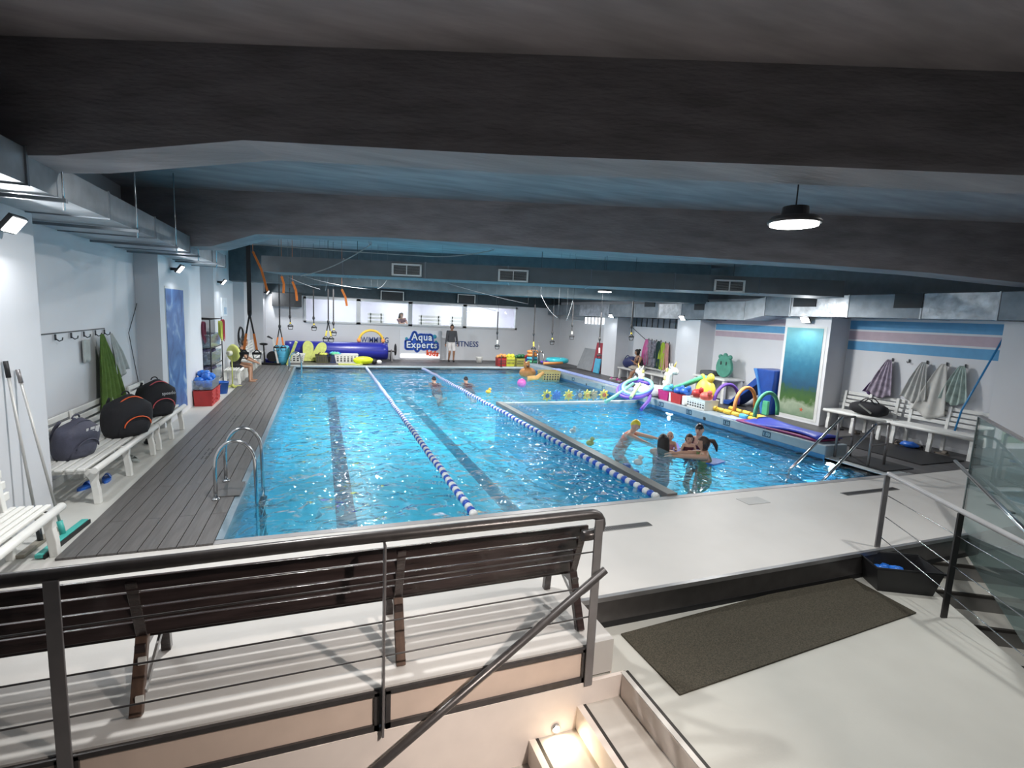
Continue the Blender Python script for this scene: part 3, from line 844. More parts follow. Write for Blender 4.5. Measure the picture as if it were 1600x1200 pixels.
for xx in (1.76, 0.47, -0.95, -2.2):
    MB().bar((xx, 3.03, 0.0), (xx, 3.20, 0.37), 0.06, 0.05, (0, 1, 0)).build('rear_leg', DW2 if xx < 1 else DW, bn, 0.004)
    MB().bar((xx, 3.215, 0.33), (xx, 3.075, 0.765), 0.055, 0.04, (0, 1, 0)).build('back_post', DW, bn, 0.004)
    MB().bar((xx, 3.63, 0.0), (xx, 3.59, 0.35), 0.055, 0.05, (0, 1, 0)).build('front_leg', DW, bn, 0.004)
    MB().bar((xx, 3.14, 0.322), (xx, 3.64, 0.322), 0.05, 0.045).build('seat_bearer', DW, bn)
    MB().bar((xx + 0.03, 3.09, 0.10), (xx + 0.03, 3.55, 0.31), 0.014, 0.035).build('brace', mat('pale_brace', (0.42, 0.42, 0.42), 0.4, 0.5), bn)
    if xx < 0:
        for z in (0.27, 0.09):
            MB().box(xx - 0.002, xx + 0.036, 3.01 + z * 0.40 - 0.014, 3.01 + z * 0.40, z - 0.02, z + 0.02).build('fixing_plate', WHITE_PLASTIC, bn)

# coir mat on the landing
MATC = mat('olive_coir_mat', (0.075, 0.066, 0.047), 0.95, var=0.45, scale=90, bump=1.0, bscale=220)
p = [at_z(*q, ZL + 0.012) for q in ((970, 990), (1062, 1085), (1432, 957), (1320, 897))]
tag(MB().prism([(q.x, q.y) for q in p], ZL, ZL + 0.014).build('floor_mat', MATC, bevel=0.003), 'long olive brown coir mat lying on the landing', 'mat')

# black bin with blue shoe covers
bx = thing('storage_bin', 'black plastic bin with blue shoe covers at the deck edge', 'bin', (5.42, 3.17, ZL), R(-28))
T = Matrix.Translation((5.42, 3.15, ZL)) @ Matrix.Rotation(R(-28), 4, 'Z')


def tray(w0, d0, w1, d1, h, th, m, T):
    """open tapered box"""
    b = MB()
    def ring(w, d, z): return [T @ Vector(p) for p in ((-w, -d, z), (w, -d, z), (w, d, z), (-w, d, z))]
    b.loft([ring(w0, d0, 0), ring(w1, d1, h), ring(w1 - th, d1 - th, h), ring(w0 - th, d0 - th, th)], smooth=False)
    return b


tray(0.25, 0.16, 0.30, 0.20, 0.25, 0.012, None, T).build('box', mat('black_plastic', (0.018, 0.018, 0.02), 0.45, var=0.15), bx)
r_ = MB(); r_.tube([T @ Vector(q) for q in ((-0.305, -0.205, 0.25), (0.305, -0.205, 0.25), (0.305, 0.205, 0.25), (-0.305, 0.205, 0.25))], 0.012, 6, True); r_.build('rim', BLACK, bx)
COVER = mat('blue_shoe_cover_film', (0.02, 0.16, 0.62), 0.35, var=0.3, scale=25, bump=0.5, bscale=40)
for k in range(7):
    c = T @ Vector((random.uniform(-0.2, 0.12), random.uniform(-0.12, 0.12), 0.13 + 0.02 * (k % 3)))
    tag(MB().lump(c, (0.07, 0.05, 0.05), 14, 10, Matrix.Rotation(k, 3, 'Z')).build('shoe_cover', COVER), 'crumpled blue shoe cover in the black bin', 'shoe cover', 'shoe covers in the black bin')

# right railing beside the turned stair
P1 = Vector((5.50, 3.42, 0)); P2 = Vector((5.25, 2.62, ZL)); hd = Vector((P2.x - P1.x, P2.y - P1.y, 0)).normalized(); pn = Vector((hd.y, -hd.x, 0))
rr = thing('stair_railing', 'grey wire railing with round rail beside the right stair', 'railing', P2)
t1 = at_pl(1390, 741, P1, pn); t2 = at_pl(1600, 849, P1, pn); td = (t2 - t1)
MB().tube([t1 - td * 0.01, t1, t2, t2 + td * 0.5], 0.024, 10).build('handrail', mat('light_grey_rail', (0.42, 0.42, 0.43), 0.35, 0.3), rr)
ZP = 0.0


def rail_z(p):
    k = (Vector((p.x, p.y, 0)) - Vector((t1.x, t1.y, 0))).dot(hd) / Vector((td.x, td.y, 0)).dot(hd)
    return t1.z + td.z * k


MB().bar((P1.x, P1.y, 0), (P1.x, P1.y, rail_z(P1) - 0.02), 0.055, 0.016, hd).build('post', GREY_STEEL, rr)
MB().bar(P2, (P2.x, P2.y, rail_z(P2) - 0.02), 0.055, 0.016, hd).build('post', mat('dark_post', (0.03, 0.029, 0.03), 0.4, 0.3), rr)
P3 = P2 + hd * 1.3
MB().bar((P3.x, P3.y, ZL), (P3.x, P3.y, rail_z(P3) - 0.02), 0.055, 0.016, hd).build('post', GREY_STEEL, rr)
for a, b in (((1388, 775), (1600, 898)), ((1384, 808), (1600, 965)), ((1377, 840), (1600, 1025))):
    u, v = at_pl(*a, P1, pn), at_pl(*b, P1, pn)
    MB().tube([u, v, v + (v - u) * 0.8], 0.005, 6).build('wire', STEEL, rr)
# glass balustrade right of the stair
G0 = Vector((7.22, 3.58, 0)); zt_ = at_y(1527, 650, 3.58).z; G1 = at_z(1600, 688, zt_); gd = Vector((G1.x - G0.x, G1.y - G0.y, 0)).normalized()
gb = thing('glass_balustrade', 'tall green tinted glass panel at the right stair', 'glass panel', G0)
G2 = G0 + gd * 2.6
MB().bar((G0.x, G0.y, zt_ / 2 - 0.1), (G2.x, G2.y, zt_ / 2 - 0.1), 0.016, zt_ + 0.2).build('pane', GLASS_D, gb)
MB().bar((G0.x - gd.x * .02, G0.y - gd.y * .02, -0.2), (G0.x - gd.x * .02, G0.y - gd.y * .02, zt_), 0.025, 0.04, gd).build('edge_strip', mat('dark_glass_edge', (0.05, 0.075, 0.075), 0.3), gb)
MB().bar((G0.x, G0.y, zt_), (G2.x, G2.y, zt_), 0.045, 0.02).build('cap_rail', GREY_STEEL, gb)
a, b = at_pl(1502, 722, G0, Vector((gd.y, -gd.x, 0))), at_pl(1600, 815, G0, Vector((gd.y, -gd.x, 0)))
off = Vector((-gd.y, gd.x, 0)) * (0.06 if Vector((-gd.y, gd.x, 0)).dot(EYE - G0) > 0 else -0.06)
MB().tube([a + off, b + off, b + off + (b - a) * 0.6], 0.022, 10).build('grab_rail', STEEL, gb)
for q in (a.lerp(b, 0.15), a.lerp(b, 0.9)):
    MB().tube([q, q + off], 0.01, 6).build('stand_off', STEEL, gb)

# floor drains
GRATE = mat('drain_steel', (0.22, 0.22, 0.22), 0.4, 0.6)
for x0, x1, yc, hw, lb in ((2.62, 3.46, 4.57, 0.055, 'steel floor grate near the railing end'), (6.80, 7.88, 4.76, 0.055, 'steel floor grate near the pool steps')):
    g = thing('floor_drain', lb, 'drain', ((x0 + x1) / 2, yc, 0), 0, 'floor drains')
    MB().box(x0, x1, yc - hw, yc + hw, 0, 0.004).build('frame', GRATE, g)
    n = int((x1 - x0) / 0.026)
    for k in range(n):
        xx = x0 + 0.02 + k * 0.026
        MB().box(xx, xx + 0.014, yc - hw + 0.015, yc + hw - 0.015, 0.0035, 0.006).build('slot', BLACK, g)
tag(MB().box(5.10, 5.46, 4.76, 4.98, 0, 0.004).build('hatch_cover', mat('grey_hatch', (0.38, 0.38, 0.37), 0.4, var=0.05)), 'square grey hatch set in the pale deck', 'hatch')
# small step light in the stair wall
s = at_y(868, 1137, 2.838)
t = thing('step_light', 'small round warm step light in the stair wall', 'step light', s)
Tm = Matrix.Translation(s) @ Matrix.Rotation(R(90), 4, 'X')
MB().lathe([(0.032, 0.0), (0.032, 0.012), (0.026, 0.016)], 16, Tm).build('bezel', STEEL, t)
MB().lathe([(0.024, 0.014), (0.022, 0.022)], 16, Tm).build('lens', emit('warm_lens', (1.0, 0.82, 0.58), 14), t)
area_lamp('step_light_source', (s.x, s.y - 0.04, s.z), 0.04, 2.6, (1.0, 0.80, 0.55), (s.x, s.y - 0.5, s.z - 0.25))
# =================================================================== LEFT SIDE


def plastic_bench(label, x_back, x_front, y0, y1, zs=0.43, m=None, legs=3, back=True, group='white plastic benches'):
    """slatted moulded bench along y; the back stands at x_back"""
    m = m or WHITE_PLASTIC
    s = 1 if x_front > x_back else -1
    t = thing('plastic_bench', label, 'bench', ((x_back + x_front) / 2, (y0 + y1) / 2, 0), 0, group)
    W = abs(x_front - x_back)
    n = 5
    for k in range(n):
        a = x_back + s * (0.07 + (W - 0.16) * k / n); b = a + s * (W - 0.16) / n * 0.74
        MB().box(min(a, b), max(a, b), y0, y1, zs - 0.03, zs).build('seat_slat', m, t, 0.008)
    MB().tube([(x_front - s * 0.035, y0, zs - 0.028), (x_front - s * 0.035, y1, zs - 0.028)], 0.036, 10).build('front_roll', m, t)
    if back:
        for k in range(4):
            z = zs + 0.07 + k * 0.095
            xb = x_back + s * (0.075 - 0.02 * k)
            MB().box(min(xb, xb - s * 0.025), max(xb, xb - s * 0.025), y0, y1, z, z + 0.07).build('back_slat', m, t, 0.008)
    for i in range(legs):
        yy = y0 + 0.12 + (y1 - y0 - 0.24) * i / max(1, legs - 1)
        # front leg: an S-shaped moulded web
        prof = [(0.0, 0.0), (0.06, 0.0), (0.055, 0.14), (0.035, 0.26), (0.05, zs - 0.03), (-0.10, zs - 0.03), (-0.03, 0.28), (-0.012, 0.14)]
        Mx = Matrix(((s, 0, 0, x_front - s * 0.085), (0, 0, 1, yy), (0, 1, 0, 0), (0, 0, 0, 1)))
        MB().prism(prof, -0.035, 0.035, Mx).build('front_leg', m, t, 0.006)
        prof = [(0.0, 0.0), (0.055, 0.0), (0.06, zs - 0.03), (0.02, zs + 0.0), (-0.025, zs + (0.44 if back else 0.0)), (-0.055, zs + (0.44 if back else 0.0)), (-0.02, zs - 0.03)]
        Mx = Matrix(((s, 0, 0, x_back + s * 0.075), (0, 0, 1, yy), (0, 1, 0, 0), (0, 0, 0, 1)))
        MB().prism(prof, -0.03, 0.03, Mx).build('rear_leg', m, t, 0.006)
        MB().box(min(x_back + s * 0.08, x_front - s * 0.06), max(x_back + s * 0.08, x_front - s * 0.06), yy - 0.02, yy + 0.02, zs - 0.085, zs - 0.03).build('seat_bearer', m, t)
    return t


plastic_bench('white plastic bench cut by the left picture edge', -2.58, -2.12, 3.3, 5.42)
plastic_bench('white plastic bench carrying the grey backpack', -2.90, -2.25, 6.50, 8.72)
plastic_bench('white plastic bench carrying the two black backpacks', -2.90, -2.25, 8.78, 11.0 - 0.6)
plastic_bench('white plastic bench under the seated man in black', -2.58, -2.08, 15.75, 17.5, back=False)
plastic_bench('white plastic bench behind the seated man in black', -2.58, -2.08, 18.4, 22.6, legs=4)


def backpack(label, c, rz, w, d, h, m, trim, lean=0.0, emblem=None):
    t = thing('backpack', label, 'backpack', c, rz, 'backpacks on the bench')
    T = Matrix.Translation(c) @ Matrix.Rotation(rz, 4, 'Z') @ Matrix.Rotation(lean, 4, 'X')
    rings = []
    for k in range(9):
        u = k / 8; z = h * u
        f = (0.86 + 0.20 * math.sin(math.pi * min(1, u * 1.15)) ** 0.7) * (1 if u < 0.72 else max(0.12, math.cos((u - 0.72) / 0.28 * 1.42)))
        ring = []
        for j in range(20):
            a = 2 * math.pi * j / 20
            ca, sa = math.cos(a), math.sin(a)
            ex = 0.62
            ring.append(T @ Vector((w / 2 * f * abs(ca) ** ex * (1 if ca > 0 else -1), d / 2 * (0.75 + 0.25 * f) * f * abs(sa) ** ex * (1 if sa > 0 else -1) - 0.02 * u, z)))
        rings.append(ring)
    MB().loft(rings).build('body', m, t)
    # front pocket
    rings = []
    for k in range(6):
        u = k / 5; z = h * (0.06 + 0.46 * u); f = max(0.2, math.sin(math.pi * (0.2 + 0.72 * u)))
        rings.append([T @ Vector((w * 0.40 * math.cos(a) * (0.8 + 0.2 * f), -d / 2 * 0.80 - d * 0.24 * f * max(0, -math.sin(a)) + d * 0.1 * max(0, math.sin(a)), z)) for a in [2 * math.pi * j / 14 for j in range(14)]])
    MB().loft(rings).build('pocket', m, t)
    arc = [T @ Vector((w * 0.47 * math.cos(a), -d * 0.22, h * (0.42 + 0.545 * math.sin(a)))) for a in [math.pi * (0.06 + 0.88 * i / 16) for i in range(17)]]
    MB().tube(arc, 0.009, 6).build('zip_piping', trim, t)
    arc = [T @ Vector((w * 0.33 * math.cos(a), -d * 0.60, h * (0.30 + 0.23 * math.sin(a)))) for a in [math.pi * (0.0 + 1.0 * i / 10) for i in range(11)]]
    MB().tube(arc, 0.008, 6).build('pocket_piping', trim, t)
    for sx in (-1, 1):
        st = [T @ Vector((sx * w * 0.22, d * 0.45 + 0.06 * math.sin(math.pi * i / 8), h * (0.86 - 0.75 * i / 8))) for i in range(9)]
        MB().tube(st, 0.018, 6).build('shoulder_strap', m, t)
    MB().tube([T @ Vector((0.05 * math.cos(a), d * 0.12, h * 0.97 + 0.045 * math.sin(a))) for a in [math.pi * i / 8 for i in range(9)]], 0.009, 6).build('grab_loop', m, t)
    if emblem:
        lettering(emblem[0], emblem[1], 0.002, emblem[2], t, T @ Vector((emblem[3], -d * 0.56, h * 0.62)), (R(80) + lean, 0, rz), 'emblem')
    return t


GREYPACK = mat('grey_violet_nylon', (0.060, 0.062, 0.095), 0.65, var=0.2, bump=0.2, bscale=60)
EMB = mat('pale_print', (0.6, 0.6, 0.62), 0.5)
p = at_z(133, 712, 0.44); gp = backpack('grey violet backpack with pale letters on the nearest bench', (p.x - 0.13, p.y + 0.04, 0.435), R(70), 0.46, 0.26, 0.46, GREYPACK, GREYPACK, R(12), None)
T = Matrix.Translation((p.x - 0.13, p.y + 0.04, 0.435)) @ Matrix.Rotation(R(70), 4, 'Z') @ Matrix.Rotation(R(12), 4, 'X')
for bx0, bz0, bw, bh in ((0.02, 0.30, 0.055, 0.03), (0.02, 0.345, 0.055, 0.03), (0.09, 0.30, 0.055, 0.075), (-0.04, 0.34, 0.03, 0.03)):
    MB().box(bx0, bx0 + bw, -0.139, -0.134, bz0, bz0 + bh, T).build('pale_mark', EMB, gp)
ORPIPE = mat('orange_piping', (0.80, 0.12, 0.03), 0.5); PKPIPE = mat('coral_piping', (0.62, 0.10, 0.12), 0.5)
p = at_z(200, 684, 0.44); backpack('black backpack with bright orange piping on the bench', (p.x - 0.10, p.y + 0.25, 0.435), R(55), 0.56, 0.34, 0.56, BLACK_CLOTH, ORPIPE, R(8))
p = at_z(252, 650, 0.44); b3 = backpack('black backpack with coral piping at the bench end', (p.x - 0.12, p.y + 0.15, 0.435), R(48), 0.52, 0.34, 0.58, BLACK_CLOTH, PKPIPE, R(6), ('speedo', 0.075, EMB, 0.08))

# hook strip, towels
HK = mat('dark_hook_metal', (0.05, 0.055, 0.06), 0.35, 0.7)


def wall_hook(parent, p, n):
    p = Vector(p); n = Vector(n)
    h = MB(); h.bar(p + Vector((0, 0, 0.035)) + n * 0.006, p - Vector((0, 0, 0.035)) + n * 0.006, 0.025, 0.012, n)
    h.tube([p - Vector((0, 0, 0.02)) + n * 0.01, p - Vector((0, 0, 0.045)) + n * 0.04, p - Vector((0, 0, 0.03)) + n * 0.07, p + n * 0.075], 0.007, 6)
    return h.build('hook', HK, parent)


hkpx = [(85, 527), (110, 526), (130, 525), (148, 523), (162, 521)]
hp = [at_x(*q, XL + 0.01) for q in hkpx]
hr = thing('hook_strip', 'thin wall strip with five dark coat hooks above the bench', 'coat rack', (XL, hp[2].y, hp[2].z))
MB().box(XL, XL + 0.012, hp[0].y - 0.35, hp[-1].y + 0.05, hp[0].z + 0.04, hp[0].z + 0.052).build('strip', HK, hr)
for q in hp:
    wall_hook(hr, (XL + 0.014, q.y, hp[0].z), (1, 0, 0))


def hung_cloth(name, label, cat, top, n, along, w0, w1, drop, m, folds=4, depth=0.05, group=None, taper=0.35, skew=0.0):
    """cloth gathered on a hook at 'top' falling along a wall; n is the wall normal"""
    top = Vector(top); n = Vector(n); al = Vector(along)

    def fn(u, v):
        w = w0 + (w1 - w0) * (v ** taper)
        x = (u - 0.5) * w + skew * v
        k = depth * (0.25 + 0.75 * min(1, v * 2)) * (0.5 + 0.5 * math.sin(u * folds * 2 * math.pi + 1.3 * math.sin(v * 2)))
        zz = -drop * v * (1 - 0.06 * math.cos(u * 5 + 1)) + 0.015 * math.sin(9 * u) * v
        return top + al * x + n * (0.014 + k) + Vector((0, 0, zz))
    o_ = MB().sheet(fn, 28, 18, 0.006).build(name, m)
    return tag(o_, label, cat, group)


GTOWEL = mat('olive_green_towel', (0.085, 0.155, 0.028), 0.95, var=0.2, scale=10, bump=0.5, bscale=150)
GREYT = mat('pale_grey_towel', (0.42, 0.45, 0.44), 0.95, var=0.12, scale=10, bump=0.5, bscale=150)
a = hp[3]; b = at_x(160, 640, XL)
hung_cloth('towel', 'dark olive green towel hanging above the backpacks', 'towel', (XL + 0.07, a.y, a.z + 0.01), (1, 0, 0), (0, 1, 0), 0.10, 1.0, a.z - 0.62, GTOWEL, 5, 0.05, taper=0.8, skew=0.22)
a = hp[4]
hung_cloth('towel', 'pale grey towel hanging beside the green towel', 'towel', (XL + 0.07, a.y + 0.03, a.z), (1, 0, 0), (0, 1, 0), 0.06, 0.55, 0.62, GREYT, 3, 0.04, taper=0.7, skew=0.3)
q = at_x(130, 545, XL)
tag(MB().sheet(lambda u, v: (XL + 0.03 + 0.012 * math.sin(u * 9), q.y - 0.11 + 0.22 * u, q.z + 0.12 - 0.3 * v), 10, 6, 0.004).build('wash_cloth', GREYT), 'small grey cloth under the third hook', 'cloth')
# wall cables
for pa, pb, pc, lb in (((236, 395), (201, 520), (219, 612), 'thin dark cable hanging bent on the wall behind the backpacks'),):
    t = [at_x(*pa, XL + 0.02), at_x(*pb, XL + 0.02), at_x(*pc, XL + 0.02)]
    tag(MB().tube(t, 0.006, 5).build('wall_cable', HK), lb, 'cable')

# blue wall panel on the second pillar (plain, cloudy)
pm = bpy.data.materials.new('cloudy_blue_print'); pm.use_nodes = True; nt = pm.node_tree; b_ = nt.nodes['Principled BSDF']; b_.inputs['Roughness'].default_value = 0.45
tc = nt.nodes.new('ShaderNodeTexCoord'); n1 = nt.nodes.new('ShaderNodeTexNoise'); n1.inputs['Scale'].default_value = 2.2; n1.inputs['Detail'].default_value = 5; n1.inputs['Distortion'].default_value = 1.2
rp = nt.nodes.new('ShaderNodeValToRGB'); rp.color_ramp.elements[0].position = 0.35; rp.color_ramp.elements[1].position = 0.72
rp.color_ramp.elements[0].color = (0.025, 0.085, 0.26, 1); rp.color_ramp.elements[1].color = (0.34, 0.46, 0.60, 1)
e_ = rp.color_ramp.elements.new(0.55); e_.color = (0.06, 0.17, 0.42, 1)
nt.links.new(tc.outputs['Object'], n1.inputs['Vector']); nt.links.new(n1.outputs['Fac'], rp.inputs['Fac']); nt.links.new(rp.outputs['Color'], b_.inputs['Base Color'])
ya, yb = at_x(257, 448, XLP).y, at_x(285, 452, XLP).y
t = thing('wall_panel', 'tall cloudy blue printed panel on left pillar', 'wall panel', (XLP, (ya + yb) / 2, 0.12))
MB().box(XLP, XLP + 0.012, ya, yb, 0.12, 2.46).build('print', pm, t)
MB().box(XLP, XLP + 0.006, ya - 0.03, yb + 0.12, 0.08, 2.50).build('mount', BASE, t)

# squeegee and mop against the first pillar
TEAL = mat('teal_plastic', (0.06, 0.42, 0.38), 0.4, var=0.08); POLE = mat('grey_pole', (0.45, 0.45, 0.44), 0.4, 0.2)
t = thing('squeegee', 'teal floor squeegee with grey pole leaning on left pillar', 'squeegee', (-2.25, 5.63, 0))
ha, hb_ = Vector((-2.27, 5.24, 0.03)), Vector((-2.22, 6.03, 0.03))
MB().bar(ha, hb_, 0.06, 0.035).build('head', TEAL, t, 0.006)
MB().bar(ha + Vector((0.04, 0, -0.01)), hb_ + Vector((0.04, 0, -0.01)), 0.012, 0.04).build('rubber_lip', BLACK, t)
c = (ha + hb_) / 2 + Vector((-0.02, 0.05, 0)); tp = at_x(28, 580, XLP + 0.03)
MB().tube([c, c + (tp - c) * 0.09], 0.024, 10).build('socket', TEAL, t)
MB().tube([c + (tp - c) * 0.08, tp], 0.0125, 8).build('pole', POLE, t)
MB().tube([tp - (tp - c) * 0.07, tp + (tp - c) * 0.01], 0.018, 8).build('grip', GREY_STEEL, t)
t = thing('mop_pole', 'grey pole with black grip leaning left of the squeegee', 'broom', (-2.4, 5.6, 0))
c = Vector((-2.40, 5.60, 0.03)); tp = at_x(9, 567, XLP + 0.03)
MB().bar(c - Vector((0.02, 0.3, 0.01)), c + Vector((0, 0.3, -0.01)), 0.06, 0.03).build('head', mat('brown_grey_head', (0.25, 0.23, 0.19), 0.6), t)
MB().tube([c, c + (tp - c) * 0.08], 0.022, 10).build('socket', HK, t)
MB().tube([c + (tp - c) * 0.07, tp], 0.0125, 8).build('pole', POLE, t)
MB().tube([tp - (tp - c) * 0.08, tp + (tp - c) * 0.01], 0.019, 8).build('grip', BLACK, t)
# sandals under the first bench
for k, (xx, yy, m_, lb) in enumerate(((-2.62, 7.2, BLUE, 'blue rubber sandal under the nearest bench, wall side'), (-2.50, 7.45, BLUE, 'blue rubber sandal under the nearest bench, deck side'), (-2.45, 8.3, GREYT, 'grey slipper under the bench'), (-2.5, 9.3, BLACK, 'dark slipper under the second bench'))):
    t = thing('sandal', lb, 'sandal', (xx, yy, 0), 0.4 * k, 'footwear under the left benches')
    T = Matrix.Translation((xx, yy, 0)) @ Matrix.Rotation(0.5 * k - 0.3, 4, 'Z')
    MB().prism([(0.045 * math.cos(a) * (1.0 + 0.15 * math.sin(a)), 0.13 * math.sin(a)) for a in [2 * math.pi * i / 14 for i in range(14)]], 0, 0.03, T).build('sole', m_, t)
    MB().sheet(lambda u, v: T @ Vector(((u - 0.5) * 0.095, 0.01 + 0.08 * v, 0.028 + 0.05 * math.sin(math.pi * u))), 8, 3, 0.006).build('strap', m_, t)

# storage rack with bins
RX0, RX1, RY0, RY1 = -2.92, -2.44, 13.75, 15.25
t = thing('storage_rack', 'black wire shelf rack beside the blue wall panel', 'rack', (-2.65, 14.4, 0))
for x in (RX0, RX1):
    for y in (RY0, RY1):
        MB().tube([(x, y, 0), (x, y, 1.88)], 0.013, 8).build('upright', BLACK, t)
for z in (0.32, 0.74, 1.16, 1.84):
    f = MB(); f.tube([(RX0, RY0, z), (RX1, RY0, z), (RX1, RY1, z), (RX0, RY1, z)], 0.009, 6, True)
    for k in range(1, 6):
        f.tube([(RX0, RY0 + (RY1 - RY0) * k / 6, z), (RX1, RY0 + (RY1 - RY0) * k / 6, z)], 0.005, 5)
    f.build('wire_shelf', BLACK, t)


def bin_box(label, c, w, d, h, m, name='storage_bin', group='bins at the left wall', rot=0.0, slots=False):
    tt = thing(name, label, 'bin', c, rot, group)
    T = Matrix.Translation(c) @ Matrix.Rotation(rot, 4, 'Z')
    tray(w * 0.46, d * 0.46, w * 0.5, d * 0.5, h, 0.008, None, T).build('box', m, tt)
    f = MB(); f.tube([T @ Vector(q) for q in ((-w / 2, -d / 2, h), (w / 2, -d / 2, h), (w / 2, d / 2, h), (-w / 2, d / 2, h))], 0.010, 6, True); f.build('rim', m, tt)
    if slots:
        for k in range(6):
            for j in range(2):
                xx = -w * 0.38 + w * 0.76 * k / 5
                q = MB().box(xx - w * 0.035, xx + w * 0.035, -d / 2 - 0.004, -d / 2 + 0.03, h * (0.25 + 0.3 * j), h * (0.45 + 0.3 * j), T)
                q.build('slot', mat('slot_shadow_grey', (0.05, 0.05, 0.055), 0.7), tt)
    return tt


DPURP = mat('dark_violet_rubber', (0.035, 0.028, 0.075), 0.55, var=0.4, scale=18)
for z, lb, yy, w_ in ((1.17, 'clear bin of dark gear on the upper rack shelf', 14.45, 1.3), (0.75, 'clear bin of violet gear on the middle rack shelf', 14.5, 1.2), (0.33, 'clear bin of violet gear on the lower rack shelf', 14.5, 1.2)):
    bin_box(lb, (-2.65, yy, z + 0.008), 0.42, w_, 0.30, CLEAR_BOX)
    for k in range(9):
        tag(MB().lump((-2.65 + random.uniform(-0.1, 0.1), yy - w_ * 0.4 + w_ * 0.8 * k / 8, z + 0.16 + 0.10 * (k % 2)), (0.13, 0.09, 0.09), 14, 10, Matrix.Rotation(k * 1.3, 3, 'Z')).build('aqua_belt', DPURP if z < 1.0 else mat('charcoal_foam', (0.03, 0.035, 0.055), 0.6, var=0.3)), ('dark rolled aqua belt in the %s rack bin' % {1.17: 'upper', 0.75: 'middle', 0.33: 'lower'}[z]), 'aqua belt', 'rolled belts in the rack bins')
# hanging gear on the rack
for yy, xx, m_, lb in ((13.72, -2.60, mat('crimson_cord', (0.16, 0.02, 0.05), 0.6), 'crimson rubber loops hung on the rack corner'), (14.75, -2.42, YELLOWGREEN, 'yellow green straps hung on the rack'), (15.1, -2.42, mat('red_cord', (0.40, 0.03, 0.05), 0.6), 'red resistance cords hung at the far rack post')):
    f = MB()
    for k in range(6):
        rr_ = 0.14 + 0.012 * k; zc = 1.84 - rr_ * 1.3 - 0.01
        f.tube([(xx + 0.012 * k + 0.004 * math.sin(a * 3), yy + rr_ * 0.62 * math.sin(a), zc + (rr_ * 1.4 if 'red res' in lb else rr_ * 1.25) * math.cos(a) - 0.03) for a in [2 * math.pi * i / 18 for i in range(18)]], 0.007, 5, True)
    tag(f.build('resistance_band', m_), lb, 'band', 'bands hung on the rack')
# blue covers heap in a clear box on red crates
for k, (yy, z) in enumerate(((12.75, 0.0), (13.25, 0.0))):
    bin_box(('red crate nearest the blue wall panel' if k == 0 else 'red crate beside the storage rack'), (-2.40, yy, z), 0.36, 0.46, 0.34, RED)
    for j in range(3):
        MB().box(-2.225, -2.215, yy - 0.2 + 0.03, yy + 0.2 - 0.03, 0.06 + 0.09 * j, 0.11 + 0.09 * j).build('rib', RED, [o_ for o_ in bpy.data.objects if o_.get('label', '').startswith('red crate')][-1])
bin_box('clear box heaped with blue shoe covers on red crates', (-2.42, 12.95, 0.36), 0.42, 0.85, 0.20, CLEAR_BOX)
for k in range(16):
    a = k * 2.4; rr_ = 0.05 + 0.02 * (k % 3)
    zz = 0.45 + 0.24 * (1 - abs((k % 8) - 3.5) / 4) * (0.4 + 0.6 * (k // 8))
    tag(MB().lump((-2.42 + 0.09 * math.cos(a), 12.65 + 0.6 * (k % 8) / 7, zz), (0.09, 0.09, 0.075), 14, 10, Matrix.Rotation(a, 3, 'X')).build('shoe_cover', COVER), 'crumpled blue shoe cover in the heap on red crates', 'shoe cover', 'shoe covers heaped on red crates')
bk = thing('bucket', 'blue bucket on the floor before the rack', 'bucket', (-2.32, 14.35, 0))
MB().lathe([(0.11, 0.0), (0.15, 0.28), (0.156, 0.28), (0.156, 0.30), (0.14, 0.30), (0.105, 0.02)], 18, Matrix.Translation((-2.32, 14.35, 0))).build('pail', BLUE, bk)
MB().tube([(-2.32, 14.35 + 0.15 * math.cos(a), 0.28 - 0.12 * math.sin(a)) for a in [math.pi * i / 10 for i in range(11)]], 0.004, 5).build('handle', STEEL, bk)
bin_box('clear box on the floor behind the blue bucket', (-2.62, 14.5, 0.0), 0.4, 0.9, 0.22, CLEAR_BOX)

# pedestal fan
t = thing('pedestal_fan', 'yellow green pedestal fan beside the seated man', 'fan', (-2.25, 15.45, 0))
f0 = Vector((-2.25, 15.45, 0))
YG = mat('pale_yellow_green_plastic', (0.55, 0.58, 0.16), 0.4, var=0.06)
b_ = MB(); b_.bar(f0 + Vector((-0.2, -0.1, 0.015)), f0 + Vector((0.2, 0.1, 0.015)), 0.06, 0.03); b_.bar(f0 + Vector((-0.1, 0.2, 0.015)), f0 + Vector((0.1, -0.2, 0.015)), 0.06, 0.03); b_.lathe([(0.06, 0.02), (0.03, 0.08)], 12, Matrix.Translation(f0)); b_.build('base', YG, t)
MB().tube([f0, f0 + Vector((0, 0, 0.86))], 0.016, 8).build('pole', YG, t)
fd = Vector((0.62, 0.78, 0.0)).normalized(); u, v, _ = frame_of(fd); fc = f0 + Vector((0.02, 0.04, 0.92))
FM = Matrix.Translation(fc) @ Matrix((u, v, fd)).transposed().to_4x4()
MB().lathe([(0.03, -0.17), (0.065, -0.16), (0.07, -0.06), (0.04, -0.03)], 14, FM).build('motor', mat('cream_plastic', (0.70, 0.68, 0.55), 0.4), t)
MB().lathe([(0.05, -0.05), (0.19, -0.03), (0.235, 0.02), (0.19, 0.065), (0.05, 0.085)], 28, FM).build('guard', YG, t)
f = MB()
for k in range(4):
    f.tube([FM @ Vector(((0.05 + 0.046 * k) * math.cos(a), (0.05 + 0.046 * k) * math.sin(a), 0.088 - 0.006 * k)) for a in [2 * math.pi * i / 20 for i in range(20)]], 0.004, 5, True)
f.build('guard_rings', YELLOWGREEN, t)
